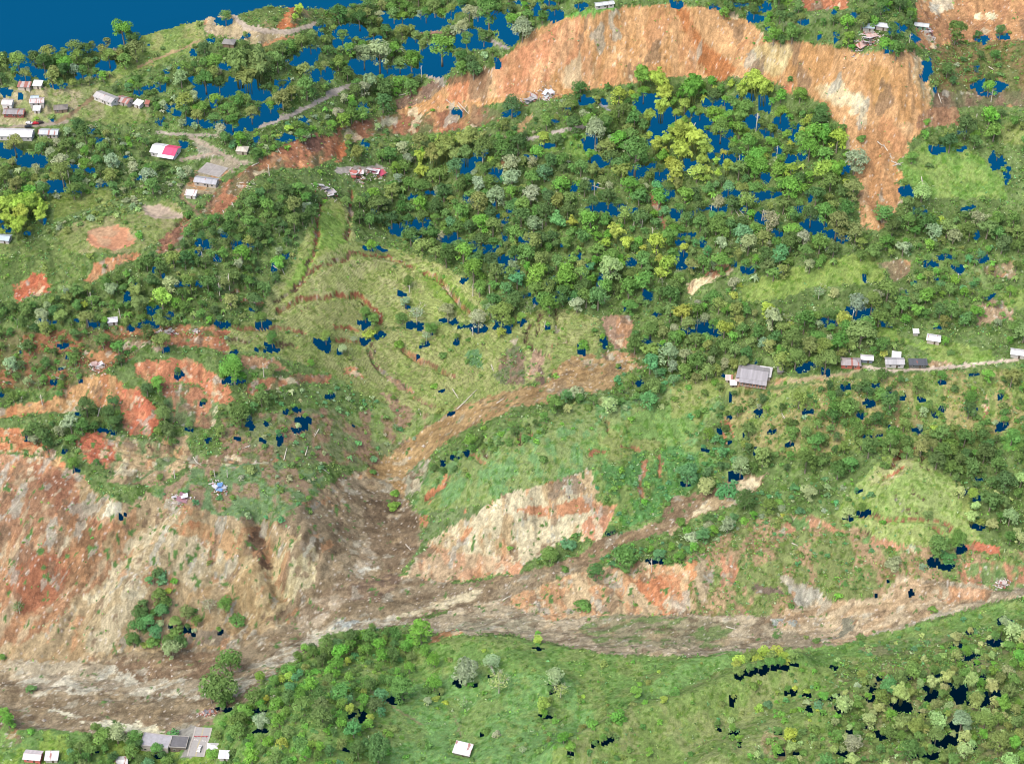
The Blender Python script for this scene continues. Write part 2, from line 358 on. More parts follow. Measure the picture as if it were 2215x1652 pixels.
# --- left cliff
reg('F', [(0,980),(90,990),(150,1020),(250,1090),(330,1060),(400,1080),(500,1110),(560,1120),(640,1110),(700,1050),(740,1040),(720,1150),(690,1200),(640,1340),(560,1370),(480,1400),(250,1430),(100,1440),(0,1490)], (194,160,120), (180,142,100), .42)
reg('F', [(0,975),(100,990),(160,1030),(185,1100),(120,1150),(0,1180)], (176,122,90), (196,158,122), .35)
reg('F', [(60,1000),(110,1000),(150,1030),(190,1110),(260,1140),(200,1180),(120,1120)], (168,106,78), (190,130,92), .4)
reg('F', [(0,1180),(120,1150),(220,1170),(240,1230),(150,1310),(60,1390),(0,1400)], (182,126,90), (196,160,124), .38)
reg('F', [(40,1180),(190,1200),(150,1270),(50,1330),(20,1260)], (178,104,72), (160,112,84), .4)
reg('F', [(260,1180),(380,1100),(470,1140),(510,1250),(430,1270),(360,1230),(290,1320),(240,1400),(180,1410),(200,1300)], (206,180,144), (190,160,120), .4)
reg('F', [(470,1150),(560,1130),(640,1200),(640,1300),(580,1350),(480,1350),(500,1250)], (178,142,98), (202,170,124), .4)
reg('02', [(1100,150),(1350,100),(1500,200),(1550,420),(1480,420),(1400,250),(1200,220)], (200,150,104), (194,122,80), .3)
reg('02', [(1970,180),(2080,280),(2080,420),(1950,650),(1880,640),(1800,480),(1850,350)], (210,188,148), (190,165,120), .35)
reg('02', [(1640,120),(1720,140),(1760,300),(1780,430),(1700,380),(1620,250)], (116,84,64), (150,110,80), .3)
reg('02', [(540,120),(680,60),(660,260),(560,520),(430,560),(480,300)], (148,102,70), (178,128,90), .35)
reg('02', [(640,100),(720,0),(800,0),(760,90),(700,150)], (222,206,178))
reg('02', [(1300,800),(1500,820),(1480,900),(1200,930),(1100,900)], (150,128,108))
reg('F', [(330,1065),(420,1010),(560,1000),(700,1020),(700,1060),(640,1115),(560,1130),(480,1110),(400,1085)], (108,138,90), (146,126,100), .5, GRASS)
# --- right-centre ridge
reg('F', [(900,1140),(890,1090),(930,1010),(1000,970),(1150,900),(1250,870),(1350,860),(1500,830),(1560,870),(1500,960),(1450,1080),(1330,1010),(1270,1010),(1100,1090),(950,1150)], (124,144,86), (106,146,88), .4, GRASS)
reg('F', [(1250,960),(1400,880),(1500,850),(1540,880),(1480,960),(1380,1000),(1300,1000)], (112,148,78), (132,146,84), .35, GRASS)
reg('F', [(1280,1010),(1400,970),(1500,960),(1560,1000),(1440,1110),(1330,1150),(1290,1110)], (88,138,74), (118,142,78), .4, VEG)
reg('F', [(890,1120),(960,1100),(1100,1080),(1200,1030),(1200,1060),(1000,1150),(900,1200)], (110,130,84), (170,120,86), .25, VEG)
reg('F', [(865,1252),(940,1160),(1010,1120),(1080,1070),(1200,1040),(1280,1010),(1290,1060),(1280,1130),(1200,1180),(1120,1230),(1000,1257)], (204,182,148), (190,156,116), .4)
reg('F', [(865,1252),(940,1180),(1020,1200),(1100,1200),(1100,1235),(1000,1257)], (196,160,126), (204,150,114), .35)
reg('12', [(1150,30),(1300,0),(1500,0),(1650,-80),(1750,0),(1600,60),(1400,80),(1250,60)], (198,130,92), (214,172,128), .4)
reg('12', [(780,230),(860,150),(900,160),(840,240)], (206,138,96))
reg('12', [(1130,380),(1200,360),(1210,440),(1130,490)], (212,146,108))
reg('12', [(1600,150),(1720,0),(1850,0),(1800,100),(1740,220),(1600,240)], (208,140,106), (216,178,140), .3)
reg('F', [(915,1065),(960,1045),(925,1085)], (196,116,80))
reg('F', [(1550,905),(1560,915),(1580,970),(1570,970)], (186,110,80))
reg('F', [(1385,1000),(1400,990),(1392,1090),(1385,1080)], (170,112,80))
# --- right valley flow
reg('F', [(1430,1130),(1450,1075),(1540,1060),(1580,1030),(1640,1025),(1650,1045),(1600,1090),(1520,1110),(1450,1150),(1330,1180),(1270,1235),(1100,1290),(1000,1330),(900,1290),(1060,1265),(1150,1235),(1250,1200),(1290,1165)], (146,118,92), (132,104,80), .4, MUD)
reg('F', [(1540,1070),(1560,1050),(1600,1040),(1660,1020),(1640,1050),(1590,1090),(1500,1115),(1450,1160),(1440,1150),(1500,1110)], (206,182,150), (180,150,116), .35, MUD)
# --- hummock and valley floor
reg('F', [(880,1350),(1060,1290),(1200,1320),(1500,1325),(1700,1325),(1850,1335),(1900,1270),(2000,1250),(2150,1250),(2215,1265),(2150,1300),(2050,1330),(1900,1370),(1800,1397),(1500,1417),(1300,1412),(1170,1385),(1100,1370),(940,1370)], (182,160,134), (160,140,116), .42, MUD)
reg('F', [(1110,1285),(1270,1230),(1400,1210),(1480,1230),(1590,1200),(1590,1250),(1480,1335),(1300,1330),(1200,1340),(1080,1305)], (196,162,124), (204,146,104), .35)
reg('F', [(1370,1255),(1420,1240),(1480,1240),(1475,1320),(1440,1335),(1400,1290)], (208,126,84), (200,150,110), .3)
reg('F', [(1300,1330),(1450,1330),(1600,1345),(1560,1400),(1300,1395),(1250,1360)], (150,136,108), (116,130,78), .4, MUD)
reg('F', [(1480,1200),(1650,1110),(1800,1110),(1900,1130),(2100,1180),(2215,1200),(2215,1270),(2100,1260),(1960,1250),(1860,1330),(1700,1330),(1500,1330)], (124,138,82), (164,140,106), .38, VEG)
reg('22', [(0,380),(60,390),(100,640),(0,700)], (200,158,116), (196,130,90), .3)
reg('22', [(80,400),(130,360),(180,370),(150,500),(110,500)], (210,140,92))
reg('22', [(160,300),(230,340),(270,400),(230,640),(180,650),(150,520)], (180,152,120))
reg('22', [(310,330),(400,330),(440,400),(420,500),(320,550)], (202,134,100), (180,150,115), .3)
reg('22', [(710,470),(780,460),(800,510),(950,530),(1000,620),(1100,660),(1000,760),(800,700),(780,580),(710,500)], (184,168,146), (150,130,108), .35)
reg('22', [(520,520),(660,540),(720,580),(600,580),(530,560)], (124,102,88))
reg('22', [(750,680),(1000,640),(1380,600),(1480,460),(1640,480),(1800,560),(2000,560),(2080,610),(1900,660),(1700,720),(1300,850),(1100,920),(900,860),(700,800),(600,760)], (192,164,134), (180,146,114), .4, MUD)
reg('22', [(1700,560),(1850,540),(2100,560),(2060,620),(1800,640)], (214,160,124), (196,170,140), .35)
reg('22', [(640,740),(800,760),(820,790),(660,790)], (160,160,156))
reg('22', [(1110,740),(1200,740),(1180,830),(1080,880)], (142,132,112))
reg('22', [(780,80),(900,60),(1050,130),(1100,160),(1200,230),(1300,200),(1500,240),(1640,290),(1600,320),(1450,280),(1200,250),(1100,180),(900,150),(740,190),(700,170)], (190,132,98), (110,145,78), .35)
reg('22', [(1800,260),(1900,230),(2150,270),(2140,320),(2040,310),(1900,290)], (204,112,82))
reg('22', [(1880,380),(2200,380),(2300,500),(2150,560),(1900,500)], (186,124,92), (118,140,78), .45)
reg('22', [(1250,80),(1400,-80),(1950,-60),(1950,150),(1850,180),(1500,190),(1300,150)], (122,150,76), (140,158,86), .35, GRASS)
reg('F', [(1800,1112),(1860,1045),(1930,985),(2000,982),(2060,1025),(2080,1100),(2130,1165),(2050,1190),(1900,1165)], (136,160,88), (150,166,98), .4, GRASS)
reg('F', [(1850,1050),(1900,1000),(1930,985),(2000,982),(2060,1025),(2065,1100),(2090,1150),(1950,1130),(1860,1110)], (148,168,98), (134,160,86), .35, GRASS)
reg('F', [(1900,1010),(1950,990),(1990,995),(1920,1050),(1880,1050)], (158,164,108), None, 0, GRASS)
# --- right farm terrace and slopes
reg('21', [(360,950),(1100,830),(1800,780),(2300,740),(2300,1100),(1800,1300),(1100,1300),(800,1350),(450,1250),(330,1100)], (124,144,78), (156,150,98), .42, VEG)
reg('21', [(0,850),(200,830),(360,790),(700,820),(1200,780),(1160,820),(900,850),(500,900),(360,950),(300,940),(0,1100)], (130,148,80), (140,150,90), .3, GRASS)
reg('21', [(380,790),(430,780),(700,830),(1200,785),(1150,810),(900,840),(500,885),(420,880)], (160,158,112), (182,146,108), .2, GRASS)
reg('21', [(1150,480),(1450,480),(1500,560),(1620,600),(1700,570),(1880,600),(2100,640),(2100,700),(1700,740),(1660,640),(1420,560)], (118,150,70), (134,156,82), .4, GRASS)
reg('21', [(1690,700),(1840,720),(1830,745),(1690,750)], (186,150,112))
reg('21', [(430,240),(560,170),(900,80),(1180,0),(1350,0),(1400,160),(1300,200),(900,230),(700,300),(460,320)], (116,144,68), (130,154,76), .4, GRASS)
reg('21', [(1330,60),(1560,50),(1560,130),(1450,200),(1400,120)], (156,132,98), (120,132,80), .35)
reg('21', [(1980,100),(2240,60),(2240,180),(2100,160),(1990,130)], (160,134,100), (120,140,80), .35)
reg('21', [(2000,360),(2080,310),(2240,330),(2240,440),(2100,450),(2000,480)], (176,142,112), (150,130,92), .3)
reg('21', [(2130,260),(2300,180),(2300,360),(2200,360)], (124,148,76), None, 0, GRASS)
reg('21', [(340,1075),(385,1130),(400,1195),(435,1260),(385,1190),(350,1140)], (190,112,82))
reg('21', [(1465,980),(1500,990),(1480,1100),(1500,1240),(1460,1230),(1450,1100)], (158,134,86))
reg('21', [(2045,940),(2068,960),(2065,1050),(2030,1065)], (172,118,86))
reg('21', [(2100,1200),(2300,1150),(2300,1300),(2180,1290)], (96,148,66), None, 0, GRASS)
# --- main river of mud
reg('F', [(600,1130),(660,1090),(720,1035),(790,1015),(800,1200),(680,1330),(600,1380),(600,1330),(690,1200)], (164,136,106), (138,112,86), .42)
reg('02', [(1970,180),(2080,280),(2080,420),(1950,650),(1880,640),(1800,480),(1850,350)], (204,182,142), (186,162,118), .35)
reg('F', [(0,1475),(100,1438),(300,1410),(480,1400),(640,1340),(690,1250),(720,1200),(740,1100),(740,1040),(820,1030),(860,1060),(905,1110),(912,1180),(860,1245),(1000,1262),(1250,1215),(1270,1230),(1100,1290),(950,1320),(880,1350),(700,1372),(620,1420),(560,1500),(440,1560),(300,1590),(100,1580),(0,1580)], (148,126,102), (132,110,86), .42, MUD)
reg('F', [(640,1340),(700,1270),(760,1240),(800,1150),(830,1180),(760,1290),(720,1330),(650,1370)], (172,150,128), (150,124,100), .4, MUD)
reg('F', [(40,1470),(200,1430),(350,1450),(500,1460),(620,1400),(700,1350),(860,1330),(865,1348),(720,1372),(640,1422),(520,1500),(400,1512),(200,1500),(60,1500)], (188,174,156), (160,140,118), .36, MUD)
reg('F', [(230,1430),(480,1410),(540,1450),(420,1470),(300,1465)], (132,104,82), (160,136,112), .25, MUD)
reg('F', [(0,1440),(100,1425),(200,1425),(180,1450),(0,1490)], (176,156,132), None, 0, MUD)
reg('F', [(90,1528),(180,1545),(260,1560),(330,1578),(385,1582),(320,1596),(230,1572),(140,1550)], (220,206,180), (146,118,92), .3, MUD)
reg('02', [(880,1420),(1000,1410),(1040,1450),(1020,1500),(920,1500),(860,1460)], (222,206,176), (150,122,96), .15, MUD)
reg('F', [(780,1090),(850,1060),(905,1120),(900,1190),(850,1240),(800,1180)], (132,108,86), (112,90,70), .4, MUD)
reg('F', [(760,1260),(840,1235),(870,1250),(820,1300),(750,1300)], (126,100,84), (146,118,96), .3, MUD)
reg('12', [(100,420),(260,405),(310,420),(200,430)], (200,190,178), None, 0, MUD)
reg('12', [(0,760),(200,740),(330,745),(180,790),(0,815)], (166,166,164), (180,165,145), .3, MUD)
reg('12', [(980,540),(700,620),(500,700),(380,740),(450,750),(700,680),(900,620)], (196,176,146), (160,136,110), .3, MUD)
reg('12', [(1290,740),(900,740),(640,830),(700,860),(900,830),(1300,830),(1340,800)], (160,146,122), (180,160,135), .4, MUD)
# --- foreground
reg('F', [(440,1570),(560,1500),(640,1420),(700,1392),(780,1382),(940,1372),(1100,1376),(1180,1390),(1300,1414),(1500,1420),(1700,1402),(1800,1397),(1900,1370),(2050,1335),(2150,1305),(2215,1285),(2215,1700),(440,1700)], (112,150,76), (128,152,84), .38, GRASS)
reg('F', [(850,1500),(1000,1440),(1250,1470),(1290,1560),(1200,1640),(850,1652)], (112,156,86), (122,152,84), .35, GRASS)
reg('F', [(1290,1560),(1500,1440),(1800,1440),(1780,1652),(1150,1652),(1200,1620)], (122,148,78), (138,152,92), .38, GRASS)
reg('F', [(1800,1440),(2060,1370),(2215,1310),(2215,1700),(1780,1700)], (114,138,72), (138,142,92), .38, VEG)
reg('F', [(1490,1425),(1600,1405),(1620,1420),(1500,1480),(1380,1520),(1360,1510)], (116,156,84), None, 0, GRASS)
reg('F', [(2080,1380),(1900,1420),(1850,1400),(2000,1370)], (132,138,92), (110,142,80), .4, GRASS)
reg('F', [(1560,1652),(1660,1570),(1700,1600),(1700,1652)], (150,140,100), (112,146,84), .4, GRASS)
reg('12', [(610,880),(700,830),(850,828),(830,850),(700,880),(620,912)], (186,128,84), (120,145,76), .3)
reg('F', [(0,1590),(60,1575),(300,1592),(450,1575),(480,1700),(0,1700)], (104,140,74), (128,158,70), .35, GRASS)
reg('02', [(0,1380),(100,1400),(140,1560),(80,1600),(0,1560)], (138,110,88), (120,150,70), .35)
reg('02', [(1090,1400),(1400,1330),(1410,1430),(1280,1470),(1200,1500),(1080,1500)], (142,118,98), (160,145,125), .4, MUD)
reg('02', [(1150,1480),(1290,1450),(1260,1652),(1180,1652),(1230,1560),(1180,1520)], (150,150,140), None, 0, ROAD)

MC1 = np.zeros((RW, RH, 3), np.float32); MC1[:] = G1
MC2 = np.zeros((RW, RH, 3), np.float32); MC2[:] = (96, 120, 66)
MMX = np.full((RW, RH), 0.45, np.float32)
MCL = np.zeros((RW, RH), np.int8)
for r in R:
    if r is None: continue
    s, m = pmask(r[0], r[1])
    MC1[s][m] = r[2]; MC2[s][m] = r[3]; MMX[s][m] = r[4]; MCL[s][m] = r[5]

def stroke(tile, pts, wd):
    """pixels closer than wd (render px) to a polyline: distance field"""
    p = np.array([px(tile, a, b) for a, b in pts])
    d = np.full((RW, RH), 1e9, np.float32)
    for a, b in zip(p[:-1], p[1:]):
        i0 = int(max(min(a[0], b[0]) - wd - 3 + MG, 0)); i1 = int(min(max(a[0], b[0]) + wd + 4 + MG, RW))
        j0 = int(max(min(a[1], b[1]) - wd - 3 + MG, 0)); j1 = int(min(max(a[1], b[1]) + wd + 4 + MG, RH))
        if i1 <= i0 or j1 <= j0: continue
        s = (slice(i0, i1), slice(j0, j1))
        ux = UU[s] - a[0]; vy_ = VV[s] - a[1]; ab = b - a
        t = np.clip((ux * ab[0] + vy_ * ab[1]) / (ab @ ab + 1e-6), 0, 1)
        dd = np.hypot(ux - t * ab[0], vy_ - t * ab[1])
        d[s] = np.minimum(d[s], dd)
    return d

ROADS = [
 ('00', [(1530,90),(1560,140),(1640,185),(1760,205),(1900,205),(2000,180),(2080,145)], 2.0, (182,168,146)),
 ('00', [(2210,605),(2060,680),(1920,745),(1780,800),(1700,830)], 1.7, (168,160,148)),
 ('00', [(1030,860),(1120,878),(1240,882),(1420,888)], 1.3, (166,158,140)),
 ('00', [(1240,895),(1400,980),(1480,1020),(1560,1060),(1620,1065)], 1.6, (164,152,130)),
 ('00', [(1190,1050),(1300,1020),(1400,1000),(1460,1010)], 1.1, (165,150,128)),
 ('00', [(0,850),(150,825),(300,815),(440,795)], 1.7, (150,140,120)),
 ('00', [(640,615),(540,690),(440,765),(370,800)], 1.5, (142,122,88)),
 ('00', [(900,445),(1020,385),(1200,320),(1310,260)], 1.0, (160,140,98)),
 ('10', [(-60,610),(60,565),(130,550)], 1.6, (166,158,146)),
 ('10', [(600,500),(700,518)], 1.6, (160,152,140)),
 ('10', [(950,240),(1040,275),(1110,315)], 1.5, (150,142,132)),
 ('10', [(480,205),(620,210),(760,215)], 1.3, (140,110,90)),
 ('10', [(1420,865),(1560,835),(1650,820)], 1.6, (172,164,152)),
 ('10', [(1250,910),(1320,895)], 1.5, (166,158,146)),
 ('10', [(10,1115),(120,1110),(290,1105)], 3.0, (166,160,148)),
 ('10', [(420,1060),(510,1035)], 1.2, (176,168,156)),
 ('10', [(1740,680),(1770,700),(1790,740)], 2.2, (150,155,160)),
 ('21', [(1250,745),(1400,768),(1550,768),(1700,762),(1830,752),(1950,735),(2060,722),(2260,700)], 1.4, (196,182,160)),
 ('21', [(780,840),(1000,808),(1160,790),(1250,755)], 1.1, (176,160,118)),
 ('00', [(1180,1280),(1260,1350),(1300,1400)], 1.0, (140,120,90)),
 ('12', [(770,1380),(800,1450),(820,1540)], .5, (140,140,96)),
 ('12', [(240,1220),(330,1290),(450,1370),(560,1440)], .7, (132,132,88)),
]
for t_, pts, wd, c in ROADS:
    d = stroke(t_, pts, wd)
    m = d < wd
    MC1[m] = c; MC2[m] = tuple(v * .93 for v in c); MMX[m] = .4; MCL[m] = ROAD

CR = (160, 98, 70)
DK = (112, 86, 66)
CRACKS = [   # tile, polyline, half width px, depth m, colour
 ('00', [(2100,1310),(2090,1380),(2080,1450),(2085,1540),(2060,1640)], 1.3, 1.6, CR),
 ('10', [(100,1260),(90,1330),(100,1420),(80,1500),(70,1560)], 1.3, 1.6, CR),
 ('01', [(2060,0),(2010,90),(1990,170),(1930,240),(1850,290),(1800,330)], 1.2, 1.6, DK),
 ('01', [(2203,60),(2080,100),(2000,160),(1960,215)], 1.1, 1.2, CR),
 ('01', [(1820,390),(1880,360),(1960,310),(2060,290),(2130,295),(2203,265)], 1.7, 2.2, CR),
 ('01', [(1960,400),(2080,330),(2140,290)], .6, .8, DK),
 ('01', [(1530,340),(1600,320),(1700,330)], 1.2, 1.4, CR),
 ('01', [(1440,310),(1520,260),(1620,230)], 1.0, 1.4, DK),
 ('11', [(0,270),(60,285),(120,275),(180,305),(220,340),(250,390),(300,455)], 1.9, 2.4, (176,98,70)),
 ('11', [(0,50),(70,45),(90,15)], 1.4, 1.6, CR),
 ('11', [(110,10),(220,15),(320,25),(420,60),(480,85),(515,100)], 1.1, 1.5, CR),
 ('11', [(580,135),(640,150),(690,190),(740,245),(790,310),(830,370),(870,410)], 1.3, 1.7, CR),
 ('11', [(0,500),(80,490),(130,520)], 1.3, 1.6, (176,98,70)),
 ('11', [(0,570),(90,575),(190,590)], 1.4, 1.6, (170,98,72)),
 ('11', [(210,640),(250,730),(320,800)], 1.0, 1.3, (140,108,84)),
 ('11', [(440,640),(520,700),(620,740),(700,780),(760,815)], 1.4, 1.7, (158,108,78)),
 ('11', [(230,600),(260,640),(230,700)], .8, 1.2, DK),
 ('11', [(500,950),(600,990),(640,1000)], 1.1, 1.3, (150,112,88)),
 ('11', [(1430,360),(1440,430),(1440,520)], .8, 1.2, DK),
 ('11', [(1340,400),(1320,480),(1320,540)], .8, 1.2, DK),
 ('11', [(1300,460),(1250,520),(1240,580),(1300,640),(1400,690)], 1.0, 1.4, (116,88,72)),
 ('11', [(1520,575),(1450,595),(1390,610)], .7, 1.0, DK),
 ('11', [(1110,1100),(1160,1130),(1190,1180)], 1.0, 1.2, (176,112,78)),
 ('11', [(1720,1060),(1770,1100),(1780,1170)], .8, 1.2, (160,108,78)),
 ('11', [(1270,1170),(1275,1210)], .7, 1.0, CR), ('11', [(1200,1200),(1205,1250)], .8, 1.0, DK),
 ('11', [(850,1325),(900,1330),(950,1370)], 1.6, 1.2, (172,112,82)),
 ('11', [(960,1290),(990,1340)], .8, 1.0, DK),
 ('11', [(1880,1260),(1980,1300)], 1.3, 1.0, (182,120,88)),
 ('11', [(1640,1320),(1720,1300),(1750,1310)], 1.4, 1.0, (178,112,80)),
 ('11', [(2110,1330),(2120,1400),(2115,1460)], 1.2, 1.2, (170,112,82)),
 ('11', [(720,1460),(690,1530),(600,1600)], 2.2, 1.2, (196,118,80)),
 ('00', [(1250,1410),(1200,1440),(1160,1470)], .9, 1.4, DK),
 ('21', [(1600,1310),(1520,1310),(1470,1350),(1440,1400)], 1.6, 1.9, (156,104,72)),
 ('21', [(1505,1400),(1470,1440),(1410,1470),(1380,1480)], 1.1, 1.2, (184,112,80)),
 ('21', [(1640,1340),(1630,1390)], .7, 1.0, DK), ('21', [(1670,1410),(1690,1430)], .8, 1.0, DK),
 ('21', [(1465,1580),(1480,1640)], .6, .8, DK), ('21', [(1560,1550),(1650,1620)], .6, .8, DK),
 ('22', [(1240,70),(1400,95),(1600,95),(1760,105),(1820,130),(1815,170)], 1.1, 1.4, (166,106,78)),
 ('22', [(1200,60),(1300,50),(1330,60)], .8, 1.0, DK),
 ('22', [(1230,160),(1260,180),(1300,195)], 1.0, 1.2, DK),
 ('22', [(1500,20),(1560,45),(1640,50)], .6, .9, DK),
 ('22', [(1690,140),(1740,160),(1780,210)], .9, 1.2, (170,112,84)),
 ('01', [(1520,575),(1640,575)], 1.3, 1.4, DK), ('01', [(1800,605),(1900,605),(1940,615)], 1.5, 1.5, DK),
 ('01', [(1440,480),(1560,490),(1700,500),(1850,500),(1990,520)], 1.4, 1.6, (166,108,80)),
 ('01', [(1000,1310),(960,1200)], .5, .6, DK),
]
MDEP = np.zeros((RW, RH), np.float32)
_wn = (fbm(UU / 9.0, VV / 9.0, 71, 2) - .5) * 5
for t_, pts, wd, dep, c in CRACKS:
    p2 = []
    for (a, b), (c1, d1) in zip(pts[:-1], pts[1:]):
        for k in range(3):
            p2.append((a + (c1 - a) * k / 3 + (random.uniform(-9, 9) if k else 0), b + (d1 - b) * k / 3 + (random.uniform(-9, 9) if k else 0)))
    p2.append(pts[-1])
    wd *= 1.2
    d = stroke(t_, p2, wd + 2) + _wn * .22
    m = d < wd
    MC1[m] = c; MC2[m] = tuple(v * .9 for v in c); MMX[m] = .4; MCL[m] = SOIL
    MDEP = np.maximum(MDEP, dep * np.clip(1 - d / (wd + 1.2), 0, 1))

